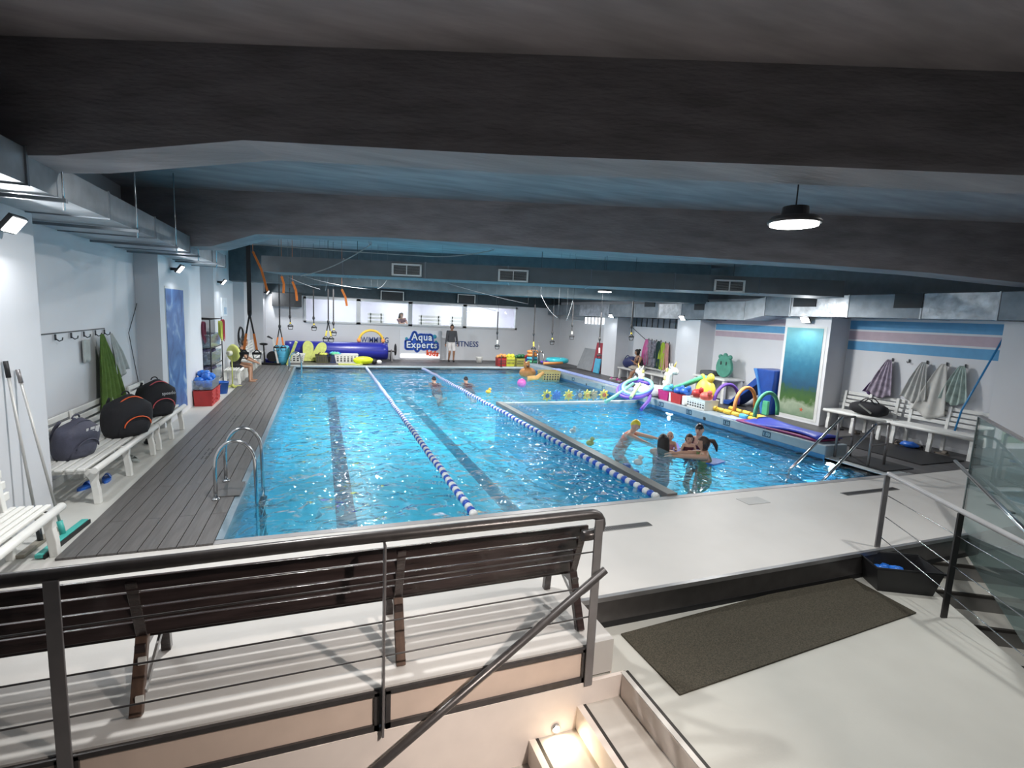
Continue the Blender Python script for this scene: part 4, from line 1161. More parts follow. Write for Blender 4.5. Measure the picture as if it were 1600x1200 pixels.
for k in range(3):
    f = MB().sheet(lambda uu, vv: FM @ (Matrix.Rotation(k * 2.094, 3, 'Z') @ Vector((0.03 + 0.15 * uu, (vv - 0.5) * (0.05 + 0.09 * uu), 0.02 + 0.03 * (vv - 0.5)))), 4, 3, 0.003)
    f.build('blade', YELLOWGREEN, t)
# wall notice box and cable coil
q = at_x(350, 480, XLP)
t = thing('notice_box', 'white wall notice box above the rack', 'sign', (XLP, q.y, q.z - 0.25))
MB().box(XLP, XLP + 0.03, q.y - 0.5, q.y + 0.35, q.z - 0.25, q.z + 0.27).build('board', mat('white_board', (0.72, 0.76, 0.80), 0.4), t)
MB().box(XLP + 0.03, XLP + 0.033, q.y - 0.2, q.y + 0.2, q.z - 0.2, q.z).build('pictogram', mat('pale_blue_print', (0.35, 0.50, 0.65), 0.5, var=0.3, scale=25), t)
q = at_x(375, 520, XLP + 0.05); f = MB()
for k in range(9):
    f.tube([(XLP + 0.06 + 0.015 * (k % 3), q.y + (0.33 + 0.02 * k) * math.sin(a) * 1.3, q.z + (0.20 + 0.015 * k) * math.cos(a) - 0.02 * k) for a in [2 * math.pi * i / 22 for i in range(22)]], 0.012, 5, True)
tag(f.build('cable_coil', BLACK), 'coil of thick black cable on the wall above the man', 'cable coil')

# near pool ladder on the deck
def ladder(label, x_deck, x_pool, yA, yB, ht=0.42, zb=-0.95, flip=False):
    tt = thing('pool_ladder', label, 'ladder', ((x_deck + x_pool) / 2, (yA + yB) / 2, 0), 0, 'steel pool ladders')
    for yy in (yA, yB):
        pp = [(x_deck, yy, 0.0), (x_deck, yy, ht - 0.2)]
        rad = abs(x_pool - x_deck) / 2; xm = (x_deck + x_pool) / 2; s_ = 1 if x_pool > x_deck else -1
        for i in range(1, 12):
            a = math.pi * i / 12
            pp.append((xm - s_ * rad * math.cos(a), yy, ht - 0.2 + 0.28 * math.sin(a)))
        pp += [(x_pool, yy, ht - 0.2), (x_pool + s_ * 0.03, yy, zb)]
        MB().tube(pp, 0.021, 10).build('side_rail', STEEL, tt)
        MB().lathe([(0.045, 0.0), (0.04, 0.02), (0.024, 0.03)], 12, Matrix.Translation((x_deck, yy, 0.02))).build('flange', STEEL, tt)
    for k in range(3):
        z = -0.22 - 0.25 * k
        MB().box(x_pool - 0.02, x_pool + 0.06, min(yA, yB), max(yA, yB), z - 0.015, z + 0.015).build('rung', STEEL, tt)
    return tt


ladder('steel pool ladder at the near left pool edge', -1.13, -0.72, 6.38, 7.05, 0.62)
tag(MB().box(-1.12, -0.90, 6.46, 6.97, 0.022, 0.03).build('hatch_cover', mat('dark_hatch', (0.09, 0.088, 0.088), 0.35, 0.2)), 'dark hatch plate between the near ladder rails', 'hatch')
ladder('steel pool ladder at the far left pool edge', -1.05, -0.66, 19.2, 19.75, 0.55)
# =================================================================== FAR END
# cover roller
t = thing('pool_cover_roller', 'big roll of blue pool cover before the far wall', 'cover roller', (0.7, 23.2, 0))
xa, xb = at_y(446, 545, 23.2).x, at_y(605, 545, 23.2).x
COVERB = mat('royal_blue_cover', (0.022, 0.028, 0.30), 0.32, var=0.2, scale=3, bump=0.25, bscale=6, stretch=(0.3, 4, 4))
TX = Matrix.Translation((xa, 23.2, 0.44)) @ Matrix.Rotation(R(90), 4, 'Y')
L = xb - xa
MB().lathe([(0.36, 0.0), (0.375, 0.3), (0.37, L * 0.5), (0.375, L - 0.3), (0.365, L)], 26, TX).build('cover_roll', COVERB, t)
MB().tube([(xa - 0.25, 23.2, 0.44), (xb + 0.35, 23.2, 0.44)], 0.04, 10).build('axle', GREY_STEEL, t)
for xx in (xa - 0.15, xb + 0.18):
    f = MB(); f.bar((xx, 22.9, 0), (xx, 23.2, 0.5), 0.05, 0.06, (0, 1, 0)); f.bar((xx, 23.5, 0), (xx, 23.2, 0.5), 0.05, 0.06, (0, 1, 0)); f.build('stand', GREY_STEEL, t)
f = MB(); f.tube([(xb + 0.36, 23.2 + 0.24 * math.cos(a), 0.52 + 0.24 * math.sin(a)) for a in [2 * math.pi * i / 18 for i in range(18)]], 0.025, 8, True)
for a in (0, 1.05, 2.09):
    f.tube([(xb + 0.36, 23.2 + 0.24 * math.cos(a), 0.52 + 0.24 * math.sin(a)), (xb + 0.36, 23.2 - 0.24 * math.cos(a), 0.52 - 0.24 * math.sin(a))], 0.014, 6)
f.build('hand_wheel', BLACK, t)
# arch resting on the roll
pa, pb = at_y(561, 532, 23.1), at_y(599, 533, 23.1); cx_ = (pa.x + pb.x) / 2; rr_ = (pb.x - pa.x) / 2
t = thing('foam_arch', 'yellow foam arch standing on the blue cover roll', 'foam arch', (cx_, 23.2, 0.82))
MB().tube([(cx_ - rr_ * math.cos(a), 23.2, 0.84 + rr_ * 0.98 * math.sin(a)) for a in [math.pi * i / 20 for i in range(21)]], 0.055, 10).build('arch', YELLOW_FOAM, t)
for s_ in (-1, 1):
    MB().ball((cx_ + s_ * rr_, 23.2, 0.90), (0.09, 0.09, 0.10), 10, 8).build('connector', ORANGE_FOAM, t)

# lettering on the far wall
NAVY = mat('navy_letters', (0.02, 0.05, 0.20), 0.5, var=0.1)
for word, x0, x1, base, lb in (('SWIMMING', 560, 607, 535.5, 'navy word SWIMMING on far wall behind the yellow arch'), ('FITNESS', 711, 747, 541.5, 'navy word FITNESS on far wall behind the standing man')):
    a, b = at_y(x0, base, YF), at_y(x1, base, YF)
    t = thing('wall_lettering', lb, 'lettering', ((a.x + b.x) / 2, YF, a.z), 0, 'words on the far wall')
    me = text_mesh(word, 0.52, 0.012, 1.0, 0.004); me.materials.clear(); me.materials.append(NAVY)
    w_ = max(v.co.x for v in me.vertices) - min(v.co.x for v in me.vertices)
    piece(me, 'word', t, ((a.x + b.x) / 2, YF - 0.012, (a.z + b.z) / 2), (R(90), 0, 0), ((b.x - a.x) / w_, 0.72, 1))
# club sign
a, b = at_y(624, 562, YF), at_y(689, 517, YF)
t = thing('club_sign', 'white club sign with blue bubble letters Aqua Experts kids', 'sign', ((a.x + b.x) / 2, YF, 0.06))
MB().box(a.x, b.x, YF - 0.03, YF, 0.06, b.z).build('board', mat('white_sign_board', (0.72, 0.75, 0.80), 0.4, var=0.02), t)
MB().box(a.x + 0.05, b.x - 0.05, YF - 0.06, YF - 0.03, 0.08, 0.26).build('light_strip', emit('sign_strip_light', (1.0, 0.95, 1.0), 1.6), t)
SBLUE = mat('sign_blue', (0.02, 0.10, 0.55), 0.4, var=0.05); SWHITE = mat('sign_white', (0.75, 0.85, 0.95), 0.4); SORANGE = mat('sign_orange', (0.85, 0.10, 0.03), 0.4)
sx = (a.x + b.x) / 2
for word, z, sz, dx, wpx in (('Aqua', 0.92, 0.46, 0.0, (641, 676)), ('Experts', 0.56, 0.44, 0.04, (633, 684))):
    wx = at_y(wpx[1], 540, YF).x - at_y(wpx[0], 540, YF).x; mx_ = (at_y(wpx[1], 540, YF).x + at_y(wpx[0], 540, YF).x) / 2
    for bold, y_, m_, nm in ((0.0, 0.040, SBLUE, 'letter_outline'), (0.008, 0.060, SWHITE, 'letters')):
        me = text_mesh(word, sz, 0.006, 1.12, bold)
        if nm == 'letter_outline':
            mb = MB()
            for k in range(14):
                a_ = 2 * math.pi * k / 14
                for rr_ in (0.045, 0.085, 0.12):
                    mb.add([(v.co.x + rr_ * math.cos(a_), v.co.y + rr_ * math.sin(a_), v.co.z + 0.0002 * k) for v in me.vertices], [tuple(pg.vertices) for pg in me.polygons])
            me = mb.mesh('letter_outline')
        me.materials.clear(); me.materials.append(m_)
        piece(me, nm, t, (mx_, YF - y_, z), (R(90), 0, 0), (wx / {'Aqua': 1.14, 'Experts': 1.60}[word], 1, 1))
me = text_mesh('kids', 0.34, 0.006, 1.1, 0.018); me.materials.clear(); me.materials.append(SORANGE)
piece(me, 'letters', t, (at_y(675, 556, YF).x, YF - 0.08, 0.20), (R(90), R(4), 0))
for px, py, r_ in ((635, 529, 0.07), (679, 526, 0.10), (681, 534, 0.06)):
    q = at_y(px, py, YF); MB().ball((q.x, YF - 0.04, q.z), (r_, 0.012, r_), 14, 8).build('water_drop', mat('drop_teal', (0.03, 0.30, 0.42), 0.4), t)
for p0, p1 in (((647, 517), (653, 524)),):
    pass

# gear before the roller
def perforated_basket(label, c, w, d, h, m, fill=None, group='baskets on the far deck', name='basket'):
    tt = thing(name, label, 'basket', c, 0, group)
    T = Matrix.Translation(c)
    tray(w * 0.42, d * 0.42, w * 0.5, d * 0.5, h, 0.01, None, T).build('box', m, tt)
    f = MB(); f.tube([T @ Vector(q) for q in ((-w / 2, -d / 2, h), (w / 2, -d / 2, h), (w / 2, d / 2, h), (-w / 2, d / 2, h))], 0.014, 6, True); f.build('rim', m, tt)
    for k in range(6):
        for j in range(3):
            xx = -w * 0.36 + w * 0.72 * k / 5; yy = -d * (0.42 + 0.08 * (0.3 + 0.2 * j)) - 0.003
            MB().box(xx - w * 0.04, xx + w * 0.04, yy, yy + 0.02, h * (0.2 + 0.24 * j), h * (0.36 + 0.24 * j), T).build('slot', mat('slot_shadow_grey', (0.05, 0.05, 0.055), 0.7), tt)
    return tt


def floor_at(px, py, z=0.0):
    return at_z(px, py, z)


def on_y(px, y, z=0.0):
    return (at_y(px, 555, y).x, y, z)


perforated_basket('white perforated basket at the left end of the cover roll', on_y(457, 22.3), 0.95, 0.45, 0.34, WHITE_PLASTIC)
perforated_basket('white perforated basket right of the goggles crate', on_y(541, 22.3), 0.95, 0.45, 0.36, WHITE_PLASTIC)
perforated_basket('dark crate of yellow gear behind the far ladder', on_y(505, 22.3), 0.62, 0.42, 0.32, mat('olive_crate', (0.10, 0.10, 0.05), 0.5))
perforated_basket('dark blue crate of green gear between the baskets', on_y(523, 22.3), 0.62, 0.42, 0.32, mat('navy_crate', (0.03, 0.05, 0.14), 0.5))
KB = mat('lime_kickboard_foam', (0.55, 0.60, 0.16), 0.6, var=0.12, scale=9)


def kickboard(label, c, w, h, m, rx, rz, group='kickboards', th=0.035):
    poly = [(-w / 2, 0), (w / 2, 0), (w / 2, h * 0.7)] + [(w / 2 * math.cos(a), h * 0.7 + h * 0.3 * math.sin(a)) for a in [math.pi * i / 10 for i in range(1, 10)]] + [(-w / 2, h * 0.7)]
    T = Matrix.Translation(c) @ Matrix.Rotation(rz, 4, 'Z') @ Matrix.Rotation(rx, 4, 'X') @ Matrix.Rotation(R(90), 4, 'X')
    return tag(MB().prism(poly, -th / 2, th / 2, T).build('kickboard', m, bevel=0.008), label, 'kickboard', group)


c = on_y(482, 22.45); kickboard('lime kickboard leaning left in the pair before the cover roll', (c[0], 22.6, 0.02), 0.42, 0.85, KB, R(-14), R(8))
c = on_y(497, 22.45)
T = Matrix.Translation((c[0] - 0.15, 22.62, 0.04)) @ Matrix.Rotation(R(28), 4, 'Y')
poly = [(-0.2, 0), (0.2, 0), (0.2, 0.6)] + [(0.2 * math.cos(a), 0.6 + 0.25 * math.sin(a)) for a in [math.pi * i / 10 for i in range(1, 10)]] + [(-0.2, 0.6)]
tag(MB().prism(poly, -0.02, 0.02, T @ Matrix.Rotation(R(80), 4, 'X')).build('kickboard', KB, bevel=0.008), 'lime kickboard tilted right in the pair before the cover roll', 'kickboard', 'kickboards')
for k in range(5):
    q = on_y(501 + 2 * k, 22.3); tag(MB().lump((q[0], 22.3 + 0.08 * (-1) ** k, 0.34), (0.10, 0.09, 0.07), 14, 10).build('foam_toy', YELLOWGREEN if k % 2 else mat('brown_toy', (0.16, 0.11, 0.05), 0.6)), 'small %s toy in the dark far crate, spot %s from left' % ('lime' if k % 2 else 'brown', ('first', 'second', 'third', 'fourth', 'fifth')[k]), 'toy', 'toys in the far crates')
    q = on_y(519 + 2.3 * k, 22.3); tag(MB().lump((q[0], 22.3 + 0.08 * (-1) ** k, 0.36), (0.11, 0.09, 0.08), 14, 10).build('foam_toy', GREEN if k % 2 else CYAN), 'small %s toy in the navy far crate, spot %s from left' % ('green' if k % 2 else 'cyan', ('first', 'second', 'third', 'fourth', 'fifth')[k]), 'toy', 'toys in the far crates')
# yellow floats lying on the far deck
q = on_y(568, 21.6); t = thing('pull_buoy', 'bright yellow and black float lying before the cover roll', 'float', (q[0], 21.6, 0.0))
MB().ball((q[0], 21.6, 0.17), (0.42, 0.2, 0.17), 14, 8).build('float_body', mat('bright_yellow_foam', (0.62, 0.72, 0.02), 0.5), t)
MB().ball((q[0] + 0.42, 21.6, 0.13), (0.13, 0.13, 0.12), 10, 6).build('strap_pad', BLACK, t)
MB().ball((q[0] + 0.62, 21.6, 0.11), (0.12, 0.10, 0.09), 10, 6).build('buckle', WHITE_PLASTIC, t)
q = on_y(547, 21.4); tag(MB().prism([(-0.45, -0.12), (0.4, -0.15), (0.5, 0), (0.4, 0.15), (-0.45, 0.12)], 0, 0.05, Matrix.Translation((q[0], 21.4, 0.0))).build('kickboard', KB, bevel=0.01), 'lime kickboard lying flat on the far deck', 'kickboard', 'kickboards')
# blue barrel and boards in the left corner
q = on_y(440, 21.5); t = thing('barrel', 'light blue plastic barrel in the far left corner', 'barrel', (q[0], 21.5, 0))
MB().lathe([(0.24, 0.0), (0.29, 0.15), (0.30, 0.45), (0.28, 0.68), (0.24, 0.72), (0.22, 0.72)], 18, Matrix.Translation((q[0], 21.5, 0))).build('drum', CYAN, t)
MB().tube([(q[0] + 0.29 * math.cos(a), 21.5 + 0.29 * math.sin(a), 0.3) for a in [2 * math.pi * i / 20 for i in range(20)]], 0.014, 6, True).build('hoop', CYAN, t)
q = on_y(449, 21.4); T = Matrix.Translation((q[0], 21.35, 0.0)) @ Matrix.Rotation(R(20), 4, 'Y')
tag(MB().box(-0.05, 0.05, -0.2, 0.2, 0, 0.95, T).build('foam_plank', KB, bevel=0.01), 'lime foam board leaning beside the blue barrel', 'foam board')
tag(MB().box(at_y(412, 560, 21.6).x, at_y(444, 560, 21.6).x, 21.9, 22.6, 0.0, 0.16).build('tarpaulin', COVERB, bevel=0.04), 'folded blue tarpaulin on the floor in the far left corner', 'tarpaulin')
# exercise bike-like rack with white post in the corner
q = on_y(424, 21.0); t = thing('exercise_bike', 'dark exercise bike with white post in the far left corner', 'exercise bike', (q[0], 21.2, 0))
x_ = q[0]
MB().bar((x_ - 0.35, 21.3, 0.04), (x_ + 0.3, 21.1, 0.04), 0.1, 0.07).build('base', BLACK, t)
MB().bar((x_ + 0.22, 21.12, 0.05), (x_ + 0.05, 21.12, 1.0), 0.06, 0.06, (0, 1, 0)).build('front_post', WHITE_PLASTIC, t)
MB().tube([(x_ - 0.12, 20.95, 1.08), (x_ + 0.03, 21.1, 1.0), (x_ + 0.03, 21.14, 1.0), (x_ - 0.12, 21.35, 1.08)], 0.022, 8).build('handlebar', BLACK, t)
MB().bar((x_ - 0.25, 21.25, 0.05), (x_ - 0.28, 21.25, 0.75), 0.05, 0.05, (0, 1, 0)).build('seat_post', BLACK, t)
MB().ball((x_ - 0.28, 21.25, 0.78), (0.15, 0.1, 0.05), 12, 6).build('saddle', BLACK, t)
MB().lathe([(0.2, -0.03), (0.2, 0.03)], 20, Matrix.Translation((x_ + 0.02, 21.2, 0.32)) @ Matrix.Rotation(R(90), 4, 'X')).build('flywheel', BLACK, t)

# right half of the far deck
q = on_y(752, 22.6); t = thing('bucket', 'small white bucket on the floor right of the man', 'bucket', (q[0], 22.9, 0))
MB().lathe([(0.13, 0.0), (0.16, 0.25), (0.165, 0.27), (0.15, 0.27), (0.12, 0.02)], 14, Matrix.Translation((q[0], 22.9, 0))).build('pail', WHITE_PLASTIC, t)
MB().tube([(q[0] + 0.16 * math.cos(a), 22.9 - 0.01, 0.25 - 0.1 * math.sin(a)) for a in [math.pi * i / 8 for i in range(9)]], 0.006, 5).build('handle', STEEL, t)
YB = 21.6
crates = ((783, RED, 'red crate of orange toys on the far right deck', ORANGE_FOAM), (796, mat('yellow_crate', (0.62, 0.62, 0.06), 0.45), 'tall yellow crate on the far right deck', mat('lemon_foam', (0.75, 0.70, 0.05), 0.5)),
          (812, mat('olive_yellow_crate', (0.42, 0.40, 0.10), 0.45), 'olive yellow crate of dark green toys on the far deck', mat('dark_green_foam', (0.03, 0.16, 0.07), 0.5)), (825, mat('indigo_crate', (0.05, 0.04, 0.30), 0.45), 'indigo crate of red toys on the far deck', RED))
for px, m_, lb, fm in crates:
    q = on_y(px, YB); bin_box(lb, (q[0], YB, 0.0), 0.40, 0.40, 0.36 if px != 796 else 0.42, m_, 'toy_crate', 'toy crates on the far deck', slots=True)
    for k in range(4):
        tag(MB().lump((q[0] - 0.12 + 0.08 * k, YB + 0.07 * (-1) ** k, 0.40 + 0.06 * (k % 2)), (0.10, 0.09, 0.09), 14, 10, Matrix.Rotation(k, 3, 'X')).build('foam_toy', fm), 'toy in the %s' % lb.replace(' on the far right deck', '').replace(' on the far deck', ''), 'toy', 'toys in the far deck crates')
# far ladder at the right, toys around it
ladder_y = 19.4
lad = thing('pool_ladder', 'steel pool ladder among toys at the far right corner', 'ladder', (7.9, 20.6, 0), 0, 'steel pool ladders')
for px in (843, 852):
    x_ = at_y(px, 565, 20.3).x
    pp = [(x_, 21.1, 0.035), (x_, 21.1, 0.45)] + [(x_, 20.8 + 0.3 * math.cos(a), 0.45 + 0.3 * math.sin(a)) for a in [math.pi * i / 10 for i in range(1, 10)]] + [(x_, 20.5, 0.45), (x_, 20.45, -0.9)]
    MB().tube(pp, 0.024, 8).build('side_rail', STEEL, lad)
    MB().tube([(x_, 21.0, 0.3), (x_ - 0.02, 21.05, 1.15)], 0.03, 8).build('foam_grip', GREY_STEEL, lad)
for z in (-0.25, -0.5):
    MB().box(at_y(843, 565, 20.3).x, at_y(852, 565, 20.3).x, 20.42, 20.50, z - 0.015, z + 0.015).build('rung', STEEL, lad)
q = on_y(838, 21.2); t = thing('toy_ring_tower', 'tower of orange and green toy rings beside the far ladder', 'toy', (q[0] - 0.1, 21.4, 0))
for k, m_ in enumerate((GREEN, GREEN, CYAN, ORANGE_FOAM, ORANGE_FOAM)):
    MB().tube([(q[0] - 0.1 + 0.2 * math.cos(a), 21.4 + 0.2 * math.sin(a), 0.08 + 0.15 * k) for a in [2 * math.pi * i / 16 for i in range(16)]], 0.07, 8, True).build('ring', m_, t)
q = on_y(874, 20.7); t = thing('inflatable_ring', 'turquoise inflatable ring on the far right corner', 'swim ring', (q[0], 20.9, 0.2))
MB().tube([(q[0] + 0.42 * math.cos(a), 20.9 + 0.42 * math.sin(a), 0.35) for a in [2 * math.pi * i / 26 for i in range(26)]], 0.105, 12, True).build('tube', mat('turquoise_vinyl', (0.05, 0.52, 0.62), 0.3, var=0.06), t)
MB().lathe([(0.38, 0.27), (0.38, 0.29)], 22, Matrix.Translation((q[0], 20.9, 0))).build('seat', BLUE, t)
MB().ball((q[0], 20.55, 0.45), (0.02, 0.02, 0.03), 8, 6).build('valve', WHITE_PLASTIC, t)
q = on_y(868, 20.2); tag(MB().tube([(q[0] - 0.5, 20.3, 0.26), (q[0] - 0.1, 20.25, 0.27), (q[0] + 0.45, 20.4, 0.28)], 0.06, 8).build('foam_noodle', ORANGE_FOAM), 'short orange foam noodle below the turquoise ring', 'foam noodle', 'loose noodles')
q = on_y(864, 20.8); tag(MB().tube([(q[0] - 0.55, 20.9, 0.26), (q[0] - 0.1, 20.75, 0.27), (q[0] + 0.2, 20.9, 0.27)], 0.06, 8).build('foam_noodle', PURPLE), 'short purple foam noodle behind the orange noodle', 'foam noodle', 'loose noodles')
# floating basket and orange toy animal at the far corner of the pool
q = at_z(845, 588, ZW); perforated_basket('straw yellow basket at the water edge of the far ladder', (q.x, q.y - 0.75, ZW - 0.1), 0.75, 0.5, 0.40, mat('straw_plastic', (0.50, 0.40, 0.17), 0.5), name='basket')
OT = mat('tan_orange_vinyl', (0.50, 0.22, 0.07), 0.4, var=0.2)
q = at_z(824, 588, ZW); t = thing('inflatable_toy', 'tan orange inflatable animal floating by the far ladder', 'pool toy', (q.x, q.y, ZW))
MB().ball((q.x, q.y, 0.10), (0.34, 0.24, 0.22), 16, 10).build('body', OT, t)
MB().ball((q.x - 0.05, q.y, 0.40), (0.13, 0.13, 0.14), 12, 8).build('head', OT, t)
MB().ball((q.x - 0.05, q.y - 0.12, 0.37), (0.06, 0.06, 0.05), 10, 6).build('snout', mat('dark_brown_vinyl', (0.1, 0.04, 0.02), 0.4), t)
for s_ in (-1, 1):
    MB().ball((q.x - 0.05 + s_ * 0.09, q.y, 0.52), (0.04, 0.03, 0.05), 8, 6).build('ear', OT, t)
q = at_z(838, 594, ZW); tag(MB().tube([(q.x - 0.35, q.y, 0.02), (q.x, q.y - 0.05, 0.06), (q.x + 0.3, q.y + 0.1, 0.22)], [0.09, 0.09, 0.06], 10).build('foam_noodle', mat('pale_orange_foam', (0.80, 0.45, 0.15), 0.5)), 'pale orange foam piece floating before the straw basket', 'foam noodle', 'loose noodles')
# boards leaning at the right of the far end
q = at_x(905, 560, 11.0)
T = Matrix.Translation((10.95, 20.1, 0.02)) @ Matrix.Rotation(R(22), 4, 'Y')
tag(MB().box(-0.03, 0.03, -0.75, 0.6, 0, 1.0, T).build('foam_board', mat('grey_foam_board', (0.24, 0.25, 0.27), 0.6), bevel=0.01), 'grey board leaning on the right wall beyond the red mat', 'board')
for (y0, y1, z1, m_, lb, dx) in ((18.75, 19.35, 1.28, mat('crimson_mat', (0.30, 0.03, 0.05), 0.5, var=0.1), 'tall crimson mat leaning beside the first right pillar', 0.0), (18.68, 19.1, 0.62, CYAN, 'low cyan mat leaning against the crimson mat', -0.09)):
    T = Matrix.Translation((11.0 + dx, 0, 0.01)) @ Matrix.Rotation(R(8), 4, 'Y')
    tag(MB().box(-0.04, 0.04, y0, y1, 0, z1, T).build('gym_mat', m_, bevel=0.012), lb, 'mat', 'mats leaning at the right')
# black pole standing in the water edge
q = at_z(813, 585, 0.0); t = thing('marker_post', 'thin black post at the far pool edge before the crates', 'post', (q.x, 20.75, 0.035))
MB().tube([(q.x, 20.72, 0.03), (q.x, 20.72, 0.55)], 0.022, 8).build('rod', BLACK, t)
MB().lathe([(0.07, 0.0), (0.05, 0.03)], 12, Matrix.Translation((q.x, 20.72, 0.034))).build('foot', BLACK, t)
# benches inside the viewing room
for x0, x1, lb in ((at_y(655, 500, YF + 1.6).x, at_y(690, 500, YF + 1.6).x, 'white slatted bench behind the third viewing window'), (at_y(704, 500, YF + 1.6).x, at_y(727, 500, YF + 1.6).x, 'white slatted bench end behind the third viewing window edge'), (at_y(575, 500, YF + 1.6).x, at_y(600, 500, YF + 1.6).x, 'white slatted bench behind the second viewing window')):
    t = thing('viewing_bench', lb, 'bench', ((x0 + x1) / 2, YF + 1.6, 0.6), 0, 'benches in the viewing room')
    BW = mat('white_bench_wood', (0.55, 0.53, 0.50), 0.5)
    for k in range(3):
        MB().box(x0, x1, YF + 1.75, YF + 1.78, 1.62 + k * 0.17, 1.73 + k * 0.17).build('back_slat', BW, t)
    for k in range(3):
        MB().box(x0, x1, YF + 1.40 + k * 0.12, YF + 1.5 + k * 0.12, 1.33, 1.36).build('seat_slat', BW, t)
    for xx in (x0 + 0.1, x1 - 0.15):
        MB().box(xx, xx + 0.06, YF + 1.75, YF + 1.80, 0.6, 2.1).build('rear_leg', BW, t); MB().box(xx, xx + 0.06, YF + 1.42, YF + 1.48, 0.6, 1.33).build('front_leg', BW, t)
# =================================================================== RIGHT SIDE
# long bench in the near recess
def wall_bench(label, y0, y1, xb, xf, zs=0.44, legs=4):
    return plastic_bench(label, xb, xf, y0, y1, zs, OLD_PLASTIC, legs, True, 'white benches along the right wall')


wall_bench('greyed white bench under the hanging gowns, left half', 7.05, 8.45, XR - 0.04, XR - 0.62, legs=3)
wall_bench('greyed white bench under the hanging gowns, right half', 5.40, 7.0, XR - 0.04, XR - 0.62, legs=3)
wall_bench('white bench under the seated woman in the far recess', 14.05, 17.4, XR - 0.04, XR - 0.60, legs=4)
# black sports bag
p = at_z(1345, 650, 0.45); t = thing('sports_bag', 'black sports bag with grey stripe on the right bench', 'bag', (11.22, 7.55, 0.44))
T = Matrix.Translation((11.20, 7.55, 0.44)) @ Matrix.Rotation(R(96), 4, 'Z')
rings = []
for k in range(9):
    u = k / 8; f = 0.55 + 0.45 * math.sin(math.pi * u) ** 0.5
    rings.append([T @ Vector((-0.36 + 0.72 * u, 0.17 * f * math.cos(a), 0.15 + 0.15 * f * math.sin(a))) for a in [2 * math.pi * j / 14 for j in range(14)]])
MB().loft(rings).build('body', BLACK_CLOTH, t)
MB().bar(T @ Vector((-0.15, 0.165, 0.08)), T @ Vector((0.12, 0.165, 0.24)), 0.012, 0.035).build('stripe', mat('grey_stripe', (0.16, 0.17, 0.16), 0.6), t)
for s_ in (-1, 1):
    MB().tube([T @ Vector((-0.15 + 0.30 * i / 8, s_ * 0.09, 0.28 + 0.10 * math.sin(math.pi * i / 8))) for i in range(9)], 0.012, 6).build('handle', BLACK_CLOTH, t)
# gowns on hooks
hk = [(1395, 562), (1421, 564), (1449, 566), (1480, 569), (1509, 572)]
rk = thing('hook_strip', 'row of black coat hooks on the right wall', 'coat rack', (XR, at_x(1449, 566, XR).y, 1.6))
hz = []
for q in hk:
    p = at_x(*q, XR - 0.01); hz.append(p); wall_hook(rk, (XR - 0.012, p.y, p.z), (-1, 0, 0))
LILAC = mat('lilac_print_towel', (0.30, 0.26, 0.33), 0.95, var=0.45, scale=9, bump=0.4, bscale=140)
GOWN = mat('pale_grey_terry', (0.46, 0.47, 0.46), 0.95, var=0.10, scale=8, bump=0.5, bscale=160); GOWN_G = mat('mint_print_towel', (0.36, 0.45, 0.42), 0.95, var=0.3, scale=7, bump=0.4, bscale=140)
for i, w1, dr, m_, lb, fo, sk in ((0, 0.55, 0.80, LILAC, 'lilac printed towel hanging on the first right hook', 4, 0.12), (2, 0.5, 0.80, GOWN, 'pale grey robe hanging on the third right hook', 4, 0.10), (3, 0.62, 1.05, mat('cream_grey_towel', (0.50, 0.50, 0.48), 0.95, var=0.08, bump=0.4, bscale=140), 'long cream grey towel hanging over the bench back', 2, 0.14), (4, 0.5, 0.72, GOWN_G, 'mint printed towel hanging beside the blue pole', 4, 0.06)):
    hung_cloth('towel', lb, 'towel', (XR - 0.09, hz[i].y, hz[i].z), (-1, 0, 0), (0, 1, 0), 0.08, w1, dr, m_, fo, 0.05, 'towels on the right hooks', 0.75, sk)
hung_cloth('cloth_bag', 'dark violet cloth hanging behind the lilac towel', 'cloth', (XR - 0.05, hz[0].y + 0.18, hz[0].z - 0.38), (-1, 0, 0), (0, 1, 0), 0.10, 0.42, 0.42, mat('dark_violet_cloth', (0.06, 0.03, 0.10), 0.9), 3, 0.04, taper=0.8, skew=0.12)
# blue pole leaning on the wall
a, b = at_x(1583, 502, XR - 0.05), at_x(1497, 641, XR - 0.30)
t = thing('net_pole', 'long blue pole leaning on the right wall', 'pole', (b.x, b.y, 0.44))
MB().tube([(b.x + 0.0, b.y, 0.46), (b.x + 0.05, b.y - 0.03, b.z), a], 0.017, 8).build('pole', mat('blue_pole', (0.02, 0.20, 0.45), 0.4), t)
MB().box(a.x - 0.03, a.x + 0.03, a.y - 0.22, a.y + 0.22, a.z, a.z + 0.03).build('net_frame', WHITE_PLASTIC, t)
# dark rubber mats
tag(MB().box(9.75, 10.95, 5.55, 7.55, 0.0, 0.014).build('rubber_mat', BLACK), 'black rubber mat before the right bench', 'mat', 'rubber mats at the pool steps')
tag(MB().box(8.62, 9.35, 5.42, 6.2, 0.0, 0.012).build('rubber_mat', BLACK), 'small black rubber mat beside the pool steps', 'mat', 'rubber mats at the pool steps')
tag(MB().lump((10.95, 6.5, 0.07), (0.10, 0.17, 0.06)).build('bundle', BLUE), 'small blue bundle on the floor below the right bench', 'bundle')
